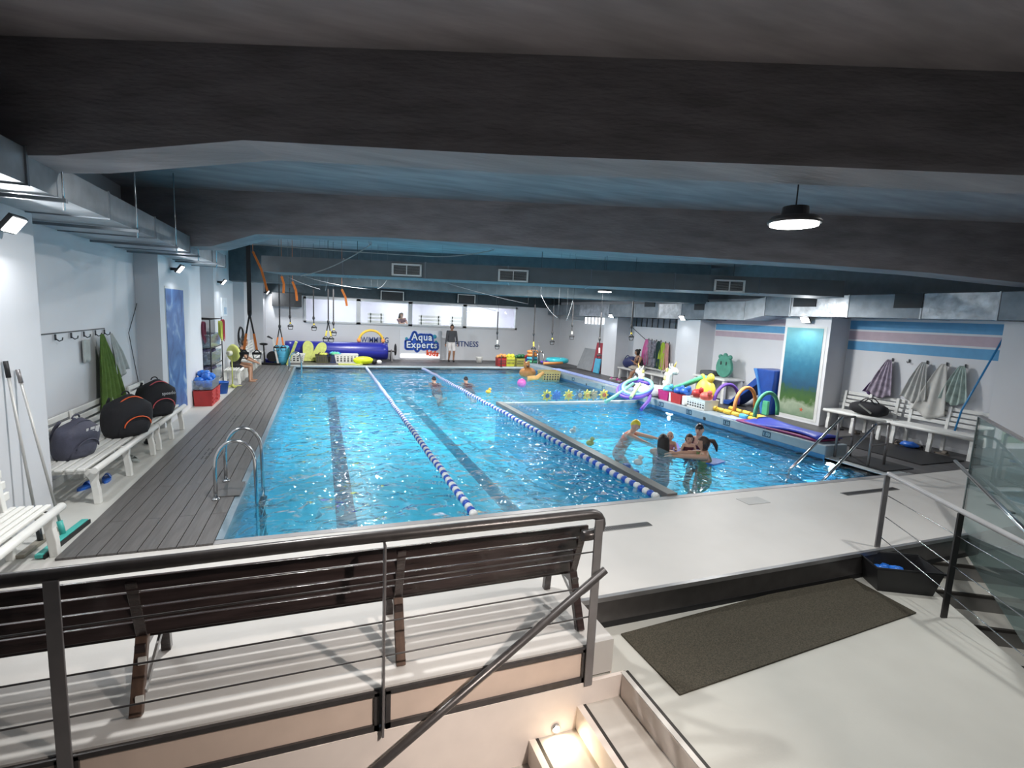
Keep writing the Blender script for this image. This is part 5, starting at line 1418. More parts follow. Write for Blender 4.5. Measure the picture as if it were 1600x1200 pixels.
# footwear under that bench
for k in range(6):
    t = thing('slipper', 'dark slipper below the right bench, place %s from the pillar' % ('one', 'two', 'three', 'four', 'five', 'six')[k], 'slipper', (11.05, 8.1 - 0.42 * k, 0), 0.3 * k, 'slippers below the right bench')
    T = Matrix.Translation((11.10, 8.1 - 0.42 * k, 0.0)) @ Matrix.Rotation(1.2 + 0.4 * k, 4, 'Z')
    m_ = mat('dark_slipper_%d' % (k % 2), ((0.03, 0.03, 0.035), (0.14, 0.12, 0.10))[k % 2], 0.6)
    MB().prism([(0.045 * math.cos(a) * (1.0 + 0.15 * math.sin(a)), 0.125 * math.sin(a)) for a in [2 * math.pi * i / 14 for i in range(14)]], 0, 0.03, T).build('sole', m_, t)
    MB().sheet(lambda u, v: T @ Vector(((u - 0.5) * 0.095, 0.01 + 0.08 * v, 0.028 + 0.05 * math.sin(math.pi * u))), 8, 3, 0.006).build('strap', m_, t)

# underwater poster without any characters
pm = bpy.data.materials.new('seabed_print'); pm.use_nodes = True; nt = pm.node_tree; b_ = nt.nodes['Principled BSDF']; b_.inputs['Roughness'].default_value = 0.4
tc = nt.nodes.new('ShaderNodeTexCoord'); sp = nt.nodes.new('ShaderNodeSeparateXYZ'); nt.links.new(tc.outputs['Object'], sp.inputs[0])
mr = nt.nodes.new('ShaderNodeMapRange'); mr.inputs['From Min'].default_value = 0.0; mr.inputs['From Max'].default_value = 2.16; nt.links.new(sp.outputs['Z'], mr.inputs['Value'])
nz = nt.nodes.new('ShaderNodeTexNoise'); nz.inputs['Scale'].default_value = 5.0; nz.inputs['Detail'].default_value = 5; nt.links.new(tc.outputs['Object'], nz.inputs['Vector'])
ad = nt.nodes.new('ShaderNodeMath'); ad.operation = 'MULTIPLY_ADD'; ad.inputs[1].default_value = 0.22; nt.links.new(nz.outputs['Fac'], ad.inputs[0])
sb = nt.nodes.new('ShaderNodeMath'); sb.operation = 'SUBTRACT'; sb.inputs[1].default_value = 0.11; nt.links.new(mr.outputs[0], sb.inputs[0]); nt.links.new(sb.outputs[0], ad.inputs[2])
rp = nt.nodes.new('ShaderNodeValToRGB')
els = [(0.0, (0.16, 0.24, 0.16)), (0.13, (0.30, 0.36, 0.27)), (0.19, (0.05, 0.12, 0.03)), (0.30, (0.03, 0.09, 0.04)), (0.36, (0.01, 0.07, 0.14)), (0.60, (0.015, 0.14, 0.24)), (0.85, (0.09, 0.33, 0.42)), (1.0, (0.16, 0.42, 0.47))]
rp.color_ramp.elements[0].position = els[0][0]; rp.color_ramp.elements[0].color = (*els[0][1], 1); rp.color_ramp.elements[1].position = 1.0; rp.color_ramp.elements[1].color = (*els[-1][1], 1)
for p_, c_ in els[1:-1]:
    e_ = rp.color_ramp.elements.new(p_); e_.color = (*c_, 1)
nt.links.new(ad.outputs[0], rp.inputs['Fac']); nt.links.new(rp.outputs['Color'], b_.inputs['Base Color'])
t = thing('wall_panel', 'tall printed panel of blue water above a green seabed', 'wall panel', (XRP, 9.15, 0.12))
MB().box(XRP - 0.012, XRP, 8.68, 9.68, 0.12, 2.28).build('print', pm, t)
MB().box(XRP - 0.006, XRP, 8.60, 9.74, 0.06, 2.32).build('mount', BASE, t)
for yy, zz, r_, m_ in ((9.02, 0.30, 0.06, mat('coral_red_print', (0.45, 0.10, 0.05), 0.5)),):
    poly = []
    for i in range(10):
        a = math.pi * i / 5 + 0.3; q_ = r_ if i % 2 == 0 else r_ * 0.45
        poly.append((q_ * math.cos(a), q_ * math.sin(a)))
    MB().prism(poly, 0, 0.003, Matrix(((0, 0, -1, XRP - 0.012), (1, 0, 0, yy), (0, 1, 0, zz), (0, 0, 0, 1)))).build('starfish_print', m_, t)

# transom windows with bars
for (y0, y1, z0, z1, n_, lb, m_) in ((14.1, 17.5, 2.06, 2.38, 10, 'barred transom window above the hanging coats', mat('dim_pane', (0.10, 0.13, 0.16), 0.2)), (19.2, 21.4, 2.05, 2.35, 7, 'bright barred transom window near the far corner', emit('daylit_pane', (0.85, 0.92, 1.0), 1.6))):
    f = MB(); f.box(XR - 0.02, XR + 0.001, y0, y1, z0, z1)
    wn = struct(f.build('window_%d' % (5 if y0 < 15 else 6), m_), lb)
    for k in range(n_ + 1):
        yy = y0 + (y1 - y0) * k / n_
        MB().box(XR - 0.04, XR - 0.02, yy - 0.02, yy + 0.02, z0, z1).build('bar', HK, wn)
    MB().box(XR - 0.04, XR - 0.005, y0, y1, z1, z1 + 0.03).build('frame', HK, wn)

# coats on the far recess wall
cols = [((1014, 530), PINK, 'magenta'), ((1019, 531), mat('grey_lilac_cloth', (0.28, 0.27, 0.32), 0.9, var=0.3, scale=9), 'lilac grey'), ((1026, 532), mat('grey_print_cloth', (0.22, 0.22, 0.27), 0.9, var=0.5, scale=14), 'grey printed'), ((1033, 533), mat('dark_green_cloth', (0.02, 0.05, 0.05), 0.9), 'dark green'), ((1040, 535), mat('lime_cloth', (0.36, 0.50, 0.05), 0.9), 'lime'), ((1046, 536), mat('salmon_cloth', (0.55, 0.30, 0.28), 0.9), 'salmon')]
ch = thing('hook_strip', 'row of coat hooks with hanging clothes in the far recess', 'coat rack', (XR, 15.5, 1.7))
for (px, py), m_, nm in cols:
    p = at_x(px, py, XR - 0.01); wall_hook(ch, (XR - 0.012, p.y, p.z), (-1, 0, 0))
    hung_cloth('coat', '%s garment hanging in the far right recess' % nm, 'clothing', (XR - 0.08, p.y, p.z), (-1, 0, 0), (0, 1, 0), 0.10, 0.46, 0.95, m_, 3, 0.06, 'garments in the far recess', 0.5)
# wall cable there
tag(MB().tube([at_x(988, 512, XR - 0.02), at_x(1009, 531, XR - 0.02)], 0.01, 5).build('wall_cable', HK), 'dark cable slanting on the wall left of the garments', 'cable')
# bags and towels on the far bench
t = thing('duffel_bag', 'navy duffel bag on the bench beside the seated woman', 'bag', (11.30, 16.95, 0.43))
NVY = mat('navy_nylon', (0.02, 0.03, 0.12), 0.6, bump=0.4, bscale=10)
rings = []
for k in range(9):
    u = k / 8; f = 0.6 + 0.4 * math.sin(math.pi * u) ** 0.5
    rings.append([Vector((11.30 + 0.2 * f * math.cos(a), 16.58 + 0.74 * u, 0.66 + 0.04 * math.sin(5 * u) + 0.22 * f * math.sin(a))) for a in [2 * math.pi * j / 14 for j in range(14)]])
MB().loft(rings).build('body', NVY, t)
MB().tube([(11.16, 16.75 + 0.4 * i / 8, 0.80 + 0.13 * math.sin(math.pi * i / 8)) for i in range(9)], 0.015, 6).build('handle', NVY, t)
tag(MB().lump((11.15, 16.35, 0.51), (0.22, 0.28, 0.09), 20, 12).build('towel', mat('sand_towel', (0.50, 0.45, 0.38), 0.95, bump=0.6, bscale=30)), 'crumpled sand towel on the bench left of the woman', 'towel')
hung_cloth('towel', 'pale towel draped over the far bench back', 'towel', (XR - 0.12, 14.55, 0.86), (-1, 0, 0), (0, 1, 0), 0.35, 0.55, 0.55, GOWN, 3, 0.04)
for k, (xx, yy) in enumerate(((10.55, 16.95), (10.62, 16.65), (10.5, 16.35), (10.6, 16.05))):
    t = thing('slipper', 'pink flip-flop on the floor near the seated woman, place %s from left' % ('one', 'two', 'three', 'four')[k], 'slipper', (xx, yy, 0), 0.3, 'flip-flops near the seated woman')
    T = Matrix.Translation((xx, yy, 0)) @ Matrix.Rotation(1.3 + 0.3 * k, 4, 'Z')
    MB().prism([(0.05 * math.cos(a), 0.13 * math.sin(a)) for a in [2 * math.pi * i / 12 for i in range(12)]], 0, 0.03, T).build('sole', PINK if k % 2 else WHITE_PLASTIC, t)
    MB().sheet(lambda u, v: T @ Vector(((u - 0.5) * 0.1, 0.02 + 0.07 * v, 0.028 + 0.06 * math.sin(math.pi * u))), 8, 3, 0.008).build('strap', PINK, t)

# table with green animal board in the middle recess
t = thing('table', 'low white table in the middle recess', 'table', (11.2, 12.1, 0))
MB().box(10.82, 11.58, 11.45, 12.80, 0.66, 0.72).build('tabletop', OLD_PLASTIC, t, 0.01)
for x in (10.9, 11.5):
    for y in (11.53, 12.15, 12.72):
        MB().box(x - 0.04, x + 0.04, y - 0.05, y + 0.05, 0, 0.66).build('leg', OLD_PLASTIC, t)
FG = mat('frog_green_foam', (0.06, 0.24, 0.18), 0.6, var=0.15)
poly = [(0.30 * math.cos(a) * (1 - 0.05 * math.sin(3 * a)), 0.33 + 0.33 * math.sin(a)) for a in [2 * math.pi * i / 22 for i in range(22)]]
T = Matrix(((0, 0, 1, 11.15), (1, 0, 0, 11.85), (0, 1, 0, 0.73), (0, 0, 0, 1)))
t = thing('foam_animal_board', 'green rounded animal-shaped foam board on the white table', 'foam board', (11.15, 11.85, 0.72))
MB().prism(poly, -0.05, 0.05, T).build('board', FG, t, 0.015)
for k in (-0.19, 0.0, 0.19):
    MB().ball((11.15, 11.85 + k, 1.38 - abs(k) * 0.25), (0.06, 0.08, 0.07), 10, 8).build('crest', FG, t)
for k in (-0.11, 0.10):
    MB().ball((11.095, 11.85 + k, 1.15), (0.01, 0.025, 0.06), 8, 8).build('eye_mark', BLACK, t)
tag(MB().box(11.0, 11.4, 12.15, 12.7, 0.72, 0.86).build('folded_towel', mat('charcoal_towel', (0.08, 0.085, 0.09), 0.95, bump=0.6, bscale=30), bevel=0.03), 'folded charcoal towel on the white table', 'towel')
# blue slide
t = thing('pool_slide', 'folded dark blue play slide against the wall beside the poster', 'slide', (11.0, 10.1, 0))
SL = mat('deep_blue_plastic', (0.012, 0.06, 0.30), 0.4, var=0.12); SL2 = mat('sky_blue_plastic', (0.05, 0.20, 0.52), 0.4, var=0.1)
poly = [(9.85, 0.0), (10.05, 0.0), (10.30, 0.85), (10.45, 1.16), (9.80, 1.16), (9.80, 0.9)]
M_ = Matrix(((0, 0, 1, 0), (1, 0, 0, 0), (0, 1, 0, 0), (0, 0, 0, 1)))
MB().prism(poly, 10.85, 11.5, M_).build('ladder_side', SL, t, 0.02)
MB().prism([(10.30, 0.85), (10.45, 1.16), (10.35, 1.16), (9.97, 0.0), (10.07, 0.0)], 10.80, 10.90, M_).build('side_trim', SL2, t, 0.02)
MB().prism([(10.25, 0.78), (11.25, 0.02), (11.45, 0.02), (11.45, 0.14), (11.20, 0.16), (10.38, 0.92)], 10.85, 11.45, M_).build('chute', SL, t, 0.02)
MB().box(10.78, 10.86, 9.84, 10.0, 0.0, 0.36).build('foot', GREEN, t, 0.01)

# things on the kerb
ZK = 0.20
def noodle(label, pts, m_, r_=0.035, group='noodles on the kerb'):
    return tag(MB().tube(pts, r_, 10).build('foam_noodle', m_), label, 'foam noodle', group)


c = at_z(998, 618, 0.28)
loops = ((0.0, PURPLE, 0.58, 'big purple foam noodle loop at the kerb corner'), (0.10, mat('cobalt_foam', (0.05, 0.08, 0.45), 0.55), 0.55, 'cobalt blue foam noodle loop below the purple one'), (0.2, mat('mint_foam', (0.22, 0.55, 0.45), 0.55), 0.50, 'mint foam noodle loop inside the purple one'))
for k, (dz, m_, rr_, lb) in enumerate(loops):
    pts = []
    for i in range(22):
        a = 2 * math.pi * i / 21 * 0.93 + 0.5 * k
        pts.append((c.x + 0.05 + 0.80 * rr_ * math.cos(a) + 0.05 * k, c.y + 0.3 + rr_ * 0.75 * math.sin(a), 0.26 + dz * 0.4 + 0.20 * (1 + 0.7 * math.cos(a) + 0.6 * math.sin(a)) - 0.06))
    noodle(lb, pts, m_, 0.045)
noodle('straight mint foam noodle sticking out towards the water', [(c.x - 0.95, c.y + 0.1, 0.10), (c.x - 0.3, c.y + 0.35, 0.34), (c.x + 0.2, c.y + 0.6, 0.52)], mat('mint_foam', (0.22, 0.55, 0.45), 0.55), 0.045)
noodle('straight lime foam noodle inside the noodle loops', [(c.x - 0.35, c.y - 0.15, 0.25), (c.x + 0.25, c.y + 0.35, 0.55)], mat('pale_lime_foam', (0.55, 0.65, 0.35), 0.55), 0.045)
noodle('short violet foam noodle hanging over the kerb edge', [(c.x - 0.28, c.y - 0.55, 0.0), (c.x + 0.05, c.y - 0.4, 0.22), (c.x + 0.3, c.y - 0.1, 0.30)], PURPLE, 0.045)
# white unicorn floats
UV = mat('white_vinyl', (0.75, 0.76, 0.74), 0.3, var=0.04)
def unicorn(label, p, s_, rz):
    t = thing('inflatable_unicorn', label, 'pool toy', p, rz, 'white inflatable animals')
    T = Matrix.Translation(p) @ Matrix.Rotation(rz, 4, 'Z') @ Matrix.Scale(s_, 4)
    MB().tube([T @ Vector((0.36 * math.cos(a), 0.30 * math.sin(a), 0.13)) for a in [2 * math.pi * i / 20 for i in range(20)]], 0.13 * s_, 12, True).build('ring_body', UV, t)
    MB().tube([T @ Vector(q) for q in ((0.36, 0, 0.18), (0.46, 0, 0.40), (0.48, 0, 0.60), (0.54, 0, 0.70))], [0.11 * s_, 0.09 * s_, 0.085 * s_, 0.09 * s_], 12).build('neck', UV, t)
    MB().ball(T @ Vector((0.58, 0, 0.72)), (0.15 * s_, 0.09 * s_, 0.10 * s_), 12, 8, Matrix.Rotation(rz, 3, 'Z') @ Matrix.Rotation(R(20), 3, 'Y')).build('head', UV, t)
    MB().tube([T @ Vector((0.58, 0, 0.80)), T @ Vector((0.64, 0, 0.97))], [0.03 * s_, 0.006], 8).build('horn', mat('gold_vinyl', (0.65, 0.50, 0.12), 0.3), t)
    for k in (-1, 1):
        MB().tube([T @ Vector((0.50, 0.06 * k, 0.78)), T @ Vector((0.48, 0.08 * k, 0.90))], [0.03 * s_, 0.008], 8).build('ear', UV, t)
    for k in range(4):
        MB().ball(T @ Vector((0.40 - 0.02 * k, 0, 0.72 - 0.11 * k)), (0.05 * s_, 0.04 * s_, 0.06 * s_), 8, 6).build('mane_tuft', (mat('lemon_vinyl', (0.7, 0.68, 0.25), 0.3), UV)[k % 2], t)
    MB().tube([T @ Vector(q) for q in ((-0.40, 0, 0.2), (-0.52, 0, 0.34), (-0.5, 0, 0.46))], [0.05 * s_, 0.06 * s_, 0.02], 8).build('tail', UV, t)


q = at_z(1035, 618, ZK); unicorn('large white inflatable unicorn on the kerb', (8.80, 12.05, ZK), 1.05, R(-62))
unicorn('smaller white inflatable unicorn behind the large one', (9.45, 12.95, 0.0), 1.0, R(100))
# crates on the kerb
MAG = mat('magenta_plastic', (0.42, 0.02, 0.16), 0.4, var=0.1)
kc = ((11.25, MAG, 'magenta crate on the kerb', 0.42), (10.72, RED, 'dark red crate on the kerb', 0.42))
for yy, m_, lb, w_ in kc:
    bin_box(lb, (8.78, yy, ZK), 0.40, w_, 0.25, m_, 'toy_crate', 'crates on the kerb')
    tag(MB().box(8.6, 8.95, yy - w_ / 2 - 0.14, yy - w_ / 2 - 0.02, ZK, ZK + 0.24).build('foam_block', UV, bevel=0.02), 'white foam block beside the %s' % lb, 'foam block', 'white blocks on the kerb')
b_ = bin_box('white perforated laundry basket on the kerb', (8.78, 9.95, ZK), 0.42, 0.66, 0.25, WHITE_PLASTIC, 'laundry_basket', 'crates on the kerb')
for k in range(7):
    for j in range(3):
        yy = 9.95 - 0.27 + 0.09 * k
        MB().box(8.785 - 0.21, 8.785 - 0.19, yy - 0.024, yy + 0.024, ZK + 0.05 + 0.06 * j, ZK + 0.085 + 0.06 * j).build('slot', mat('slot_shadow_grey', (0.05, 0.05, 0.055), 0.7), b_)
for k, (yy, m_, z_, nm) in enumerate(((11.3, CYAN, 0.47, 'cyan'), (10.85, BLUE, 0.5, 'blue'), (10.6, BLUE, 0.52, 'deep blue'), (10.15, RED, 0.55, 'red'), (9.85, mat('coral_plastic', (0.65, 0.12, 0.10), 0.4), 0.52, 'coral'))):
    t = thing('toy_float', '%s toy float in the kerb crates' % nm, 'toy', (8.8, yy, z_ - 0.15), 0, 'toys in the kerb crates')
    MB().ball((8.8, yy, z_), (0.15, 0.17, 0.11), 12, 8).build('body', m_, t); MB().ball((8.78, yy - 0.13, z_ + 0.10), (0.06, 0.06, 0.07), 10, 6).build('knob', m_, t)
for dx, m_, lb in ((0.0, GREEN, 'green foam noodle leaning over the crates'), (0.12, mat('mint_foam', (0.22, 0.55, 0.45), 0.55), 'mint foam noodle leaning over the crates')):
    noodle(lb, [(8.75 + dx, 11.3, 0.45), (8.95 + dx, 10.9, 0.66), (9.15 + dx, 10.45, 0.92)], m_, 0.05)
YT = mat('lemon_plastic', (0.70, 0.62, 0.08), 0.45)
t = thing('toy_float', 'big lemon yellow toy float behind the red crate', 'toy', (9.2, 10.3, 0.0), 0, 'toys in the kerb crates')
MB().ball((9.2, 10.35, 0.55), (0.20, 0.30, 0.35), 14, 10).build('body', YT, t); MB().ball((9.2, 10.2, 0.92), (0.09, 0.10, 0.12), 10, 8).build('head', YT, t); MB().ball((9.2, 10.5, 0.90), (0.06, 0.07, 0.1), 10, 8).build('ear', YT, t); MB().lathe([(0.2, 0.0), (0.15, 0.25)], 14, Matrix.Translation((9.2, 10.35, 0))).build('foot', YT, t)
# foam hurdles
YBAR = YELLOW_FOAM
for i, (A_, B_, lb) in enumerate((((1110, 636), (1185, 657), 'yellow foam bar at the kerb edge under the arches'), ((1141, 638), (1212, 659), 'yellow foam bar behind the first one under the arches'))):
    a = at_z(*A_, ZK + 0.06); b = at_z(*B_, ZK + 0.06)
    t = thing('foam_bar', lb, 'foam bar', ((a.x + b.x) / 2, (a.y + b.y) / 2, ZK), 0, 'foam bars under the arches')
    n_ = 6
    for k in range(n_):
        MB().tube([a.lerp(b, k / n_), a.lerp(b, (k + 0.93) / n_)], 0.058 if k % 2 == 0 else 0.048, 12).build('segment', YBAR if not (i == 0 and k == 4) else CYAN, t)
for (pA, pB, top, m_, lb) in (((1115, 634), (1153, 632), 603, PURPLE, 'purple foam arch standing on the yellow bars'), ((1147, 642), (1188, 636), 613, ORANGE_FOAM, 'orange foam arch standing on the yellow bars'), ((1179, 652), (1214, 648), 622, GREEN, 'green foam arch standing on the yellow bars')):
    a = at_z(*pA, ZK + 0.10); d_ = Vector((0.75, 0.1, 0))
    b = at_z(*pB, ZK + 0.10); b = a + (b - a).normalized() * min((b - a).length, 0.95)
    mid = (a + b) / 2; hh = 0.52
    pts = [a.lerp(b, (1 - math.cos(t_)) / 2) + Vector((0, 0, hh * math.sin(t_) ** 0.8)) for t_ in [math.pi * i / 20 for i in range(21)]]
    tag(MB().tube(pts, 0.042, 10).build('foam_arch', m_), lb, 'foam arch', 'foam arches on the kerb')
# mats on the kerb end and along it
LILM = mat('lilac_blue_mat', (0.30, 0.38, 0.72), 0.5, var=0.08); ROY = mat('royal_blue_mat', (0.03, 0.05, 0.42), 0.4, var=0.1)
tag(MB().box(8.72, 9.02, 12.9, 18.6, ZK, ZK + 0.03).build('foam_strip', LILM, bevel=0.008), 'long lilac blue foam strip lying on the far kerb', 'foam strip')
t = thing('floating_mat', 'folded royal blue mat with crimson edge on the near kerb end', 'mat', (8.8, 7.4, ZK))
MB().sheet(lambda u, v: (8.50 + 0.62 * u + 0.05 * math.sin(v * 6), 6.55 + 1.75 * v, ZK + 0.09 + 0.035 * math.sin(v * 5 + u * 3)), 8, 16, 0.045).build('upper_sheet', ROY, t)
MB().sheet(lambda u, v: (8.48 + 0.62 * u + 0.04 * math.sin(v * 5 + 1), 6.6 + 1.9 * v, ZK + 0.045 + 0.01 * math.sin(v * 4)), 8, 12, 0.04).build('lower_sheet', mat('crimson_edge_mat', (0.22, 0.02, 0.12), 0.5), t)
tag(MB().sheet(lambda u, v: (8.50 + 0.48 * u, 8.15 + 0.85 * v, ZK + 0.022 + 0.008 * math.sin(v * 6)), 6, 8, 0.02).build('foam_strip', LILM), 'lilac blue sheet end below the green arch', 'foam strip')

# entry handrails at the pool steps
hr = thing('pool_handrails', 'pair of steel handrails sloping into the pool steps', 'handrail', (8.6, 6.0, 0))
for (tp, bt, yo) in (((1353, 648), (1235, 742), 6.32), ((1346, 683), (1280, 737), 5.72)):
    a = Vector((8.60, yo, 0.0)); top = Vector((8.72, yo, 0.72)); low = Vector((7.30, yo - 0.25, -0.08)); low2 = Vector((7.15, yo - 0.27, -0.72))
    MB().tube([top, low, low2], 0.022, 10).build('sloping_rail', STEEL, hr)
    for xx in (8.66, 9.05):
        MB().tube([(xx, yo, 0.0 if yo < 6.35 else ZK), (xx, yo, 0.72)], 0.022, 8).build('upright', GREY_STEEL, hr)
    MB().tube([top, (9.05, yo, 0.72)], 0.02, 8).build('cross_bar', GREY_STEEL, hr)
    MB().tube([(8.66, yo, 0.36), (9.05, yo, 0.36)], 0.016, 8).build('cross_bar', GREY_STEEL, hr)
# =================================================================== POOL CONTENTS
# lane ropes: every float is a part
FB = mat('lane_float_blue', (0.02, 0.08, 0.46), 0.3, var=0.05); FW = mat('lane_float_white', (0.72, 0.74, 0.74), 0.3, var=0.04)


def float_mesh(m_):
    me = MB().lathe([(0.012, -0.045), (0.045, -0.036), (0.052, 0.0), (0.045, 0.036), (0.012, 0.045)], 12, Matrix.Rotation(R(90), 4, 'X')).mesh('lane_float'); me.materials.append(m_); return me


FM_ = (float_mesh(FW), float_mesh(FB))
for a, b, lb in (((1.63, 5.32), (1.66, 20.58), 'blue and white lane rope in the middle of the lanes'), ((4.13, 5.33), (3.86, 20.58), 'blue and white lane rope beside the dark divider')):
    t = thing('lane_rope', lb, 'lane rope', ((a[0] + b[0]) / 2, 13, ZW), 0, 'lane ropes')
    pts = [Vector((a[0] + (b[0] - a[0]) * k / 60, a[1] + (b[1] - a[1]) * k / 60, ZW + 0.012)) for k in range(61)]
    MB().tube(pts, 0.006, 6).build('cord', FW, t)
    n_ = int((b[1] - a[1]) / 0.102)
    ang = math.atan2(-(b[0] - a[0]), (b[1] - a[1]))
    for k in range(n_):
        u = (k + 0.5) / n_; x = a[0] + (b[0] - a[0]) * u; y = a[1] + (b[1] - a[1]) * u
        piece(FM_[(k // 1) % 2], 'lane_float', t, (x, y, ZW + 0.014 + wave(x, y)), (0, 0, ang))

# divider between lanes and baby pool
DV = mat('dark_grey_divider', (0.14, 0.13, 0.125), 0.4, var=0.12, scale=5)
t = thing('pool_divider', 'dark divider ledge with clear glass screens between lanes and shallow pool', 'divider', (4.3, 9, ZB))
MB().box(4.24, 4.40, PY0, 12.34, ZW - 0.02, 0.035).build('ledge', DV, t, 0.006)
MB().box(4.25, 4.34, PY0, 12.34, ZB + 0.001, ZW - 0.02).build('partition_wall', mat('divider_blue_tile', (0.05, 0.45, 0.68), 0.3, var=0.06), t)
MB().box(4.40, PX1, 12.16, 12.30, ZW - 0.02, 0.02).build('cross_ledge', mat('pale_grey_divider', (0.42, 0.44, 0.46), 0.4, var=0.06), t, 0.006)
MB().box(4.40, PX1, 12.18, 12.26, ZB + 0.001, ZW - 0.02).build('cross_wall', MATS['divider_blue_tile'], t)
# screen with rounded near corner
poly = [(PY0 + 0.02, 0.03)] + [(PY0 + 0.02 + 0.32 - 0.32 * math.cos(a), 0.22 + 0.30 * math.sin(a)) for a in [math.pi / 2 * i / 8 for i in range(9)]] + [(12.3, 0.52), (12.3, 0.03)]
SCREEN = glassy('acrylic_screen', (0.92, 0.97, 0.98), 0.045)
MB().prism(poly, 4.41, 4.422, Matrix(((0, 0, 1, 0), (1, 0, 0, 0), (0, 1, 0, 0), (0, 0, 0, 1)))).build('screen', SCREEN, t)
MB().box(4.43, 7.4, 12.24, 12.252, 0.02, 0.52).build('screen', SCREEN, t)

# flower floats along the cross ledge
FY = mat('flower_yellow', (0.78, 0.66, 0.10), 0.45, var=0.06); FO = mat('flower_orange', (0.80, 0.42, 0.05), 0.45); FN = mat('flower_navy', (0.03, 0.08, 0.28), 0.45); FBl = mat('flower_blue', (0.04, 0.18, 0.62), 0.45); FT = mat('flower_tan', (0.50, 0.40, 0.24), 0.5); FS = mat('flower_slate', (0.14, 0.22, 0.36), 0.5)
for px, pm_, cm_, lb in ((857, FY, FN, 'pale yellow flower float with navy centre, first of the row'), (872, FBl, FBl, 'all blue flower float in the row'), (891, FY, FO, 'large yellow flower float with orange centre'), (908, FS, FT, 'slate blue flower float with tan centre'), (920, FY, FO, 'yellow flower float right of the slate one'), (930, FT, FT, 'tan flower float in the row'), (946, FY, mat('flower_red', (0.55, 0.12, 0.04), 0.45), 'yellow flower float with red centre, last of the row')):
    q = at_y(px, 620.5, 12.30); c = Vector((q.x, 12.40, 0.16))
    t = thing('flower_float', lb, 'pool toy', (c.x, c.y, 0.02), 0, 'flower floats on the cross ledge')
    poly = []
    for i in range(32):
        a = 2 * math.pi * i / 32; rr_ = 0.125 + 0.035 * math.cos(8 * a); poly.append((rr_ * math.cos(a), rr_ * math.sin(a)))
    MB().prism(poly, -0.02, 0.02, Matrix.Translation(c) @ Matrix.Rotation(R(90), 4, 'X')).build('petals', pm_, t)
    MB().lathe([(0.062, -0.035), (0.05, -0.04), (0.0605, 0.0)], 14, Matrix.Translation(c) @ Matrix.Rotation(R(90), 4, 'X') @ Matrix.Rotation(math.pi, 4, 'X')).build('centre', cm_, t)
    MB().tube([(c.x, c.y, ZW - 0.05), (c.x, c.y, 0.08)], 0.02, 8).build('stem', GREEN, t)
# floating toys
q = at_z(815, 600, 0.05); t = thing('beach_ball', 'pink ball floating at the far right of the lanes', 'ball', (q.x, q.y, ZW)); MB().ball((q.x, q.y, 0.08), 0.15, 16, 10).build('ball', mat('pink_ball', (0.60, 0.12, 0.42), 0.35, var=0.3, scale=3), t); MB().ball((q.x, q.y, 0.232), (0.03, 0.03, 0.008), 8, 6).build('valve', WHITE_PLASTIC, t)
def duck(label, px, py, m_, s_=1.0):
    q = at_z(px, py, 0.0); t = thing('floating_toy', label, 'pool toy', (q.x, q.y, ZW), 0, 'small floating toys')
    MB().ball((q.x, q.y, 0.0), (0.10 * s_, 0.08 * s_, 0.07 * s_), 12, 8).build('body', m_, t); MB().ball((q.x + 0.05 * s_, q.y, 0.09 * s_), 0.05 * s_, 10, 8).build('head', m_, t); MB().ball((q.x + 0.10 * s_, q.y, 0.085 * s_), (0.03 * s_, 0.02 * s_, 0.012 * s_), 8, 6).build('beak', FO, t)


duck('orange floating toy in the lane before the glass screen', 763, 612, FO, 0.85)
duck('lime floating toy in the shallow pool near the divider', 922, 692, YELLOWGREEN, 0.8)
duck('white floating toy at the divider end of the shallow pool', 895, 673, UV, 0.7)
duck('white and grey floating toy near the women', 997, 722, UV, 0.8)
duck('small white floating toy by the far kerb', 965, 616, UV, 1.1)
for px, py, lb in ((979, 728, 'small blue cube floating behind the glass screen'), (992, 738, 'second blue cube floating nearer the divider')):
    q = at_z(px, py, 0.0); tag(MB().box(q.x - 0.05, q.x + 0.05, q.y - 0.05, q.y + 0.05, ZW - 0.03, ZW + 0.07).build('toy_cube', BLUE, bevel=0.012), lb, 'toy', 'blue toy cubes')

# =================================================================== PEOPLE


def remesh(mb, voxel):
    me = mb.mesh('body'); o_ = bpy.data.objects.new('body', me); COL.objects.link(o_)
    m_ = o_.modifiers.new('r', 'REMESH'); m_.mode = 'VOXEL'; m_.voxel_size = voxel; m_.use_smooth_shade = True
    s_ = o_.modifiers.new('s', 'SMOOTH'); s_.factor = 0.5; s_.iterations = 3
    dg = bpy.context.evaluated_depsgraph_get(); dg.update()
    res = bpy.data.meshes.new_from_object(o_.evaluated_get(dg)); bpy.data.objects.remove(o_)
    return res


def limb(mb, a, b, r0, r1, n=12):
    a = Vector(a); b = Vector(b)
    mb.tube([a, a.lerp(b, 0.33), a.lerp(b, 0.66), b], [r0, r0 * 0.97 + (r1 - r0) * 0.25 + 0.004, r0 * 0.3 + r1 * 0.7, r1], n)
    mb.ball(a, r0, n, 8); mb.ball(b, r1, n, 8)


def shell(me, pred, off):
    """clothing or hair: the faces that answer pred, lifted off the body"""
    vn = [v.normal.copy() for v in me.vertices]; vs_ = {}; out_ = []; fs = []
    for p in me.polygons:
        if pred(p.center):
            f = []
            for i in p.vertices:
                if i not in vs_:
                    vs_[i] = len(out_); out_.append(me.vertices[i].co + vn[i] * off)
                f.append(vs_[i])
            fs.append(tuple(f))
    mb = MB(); mb.add(out_, fs, True); return mb


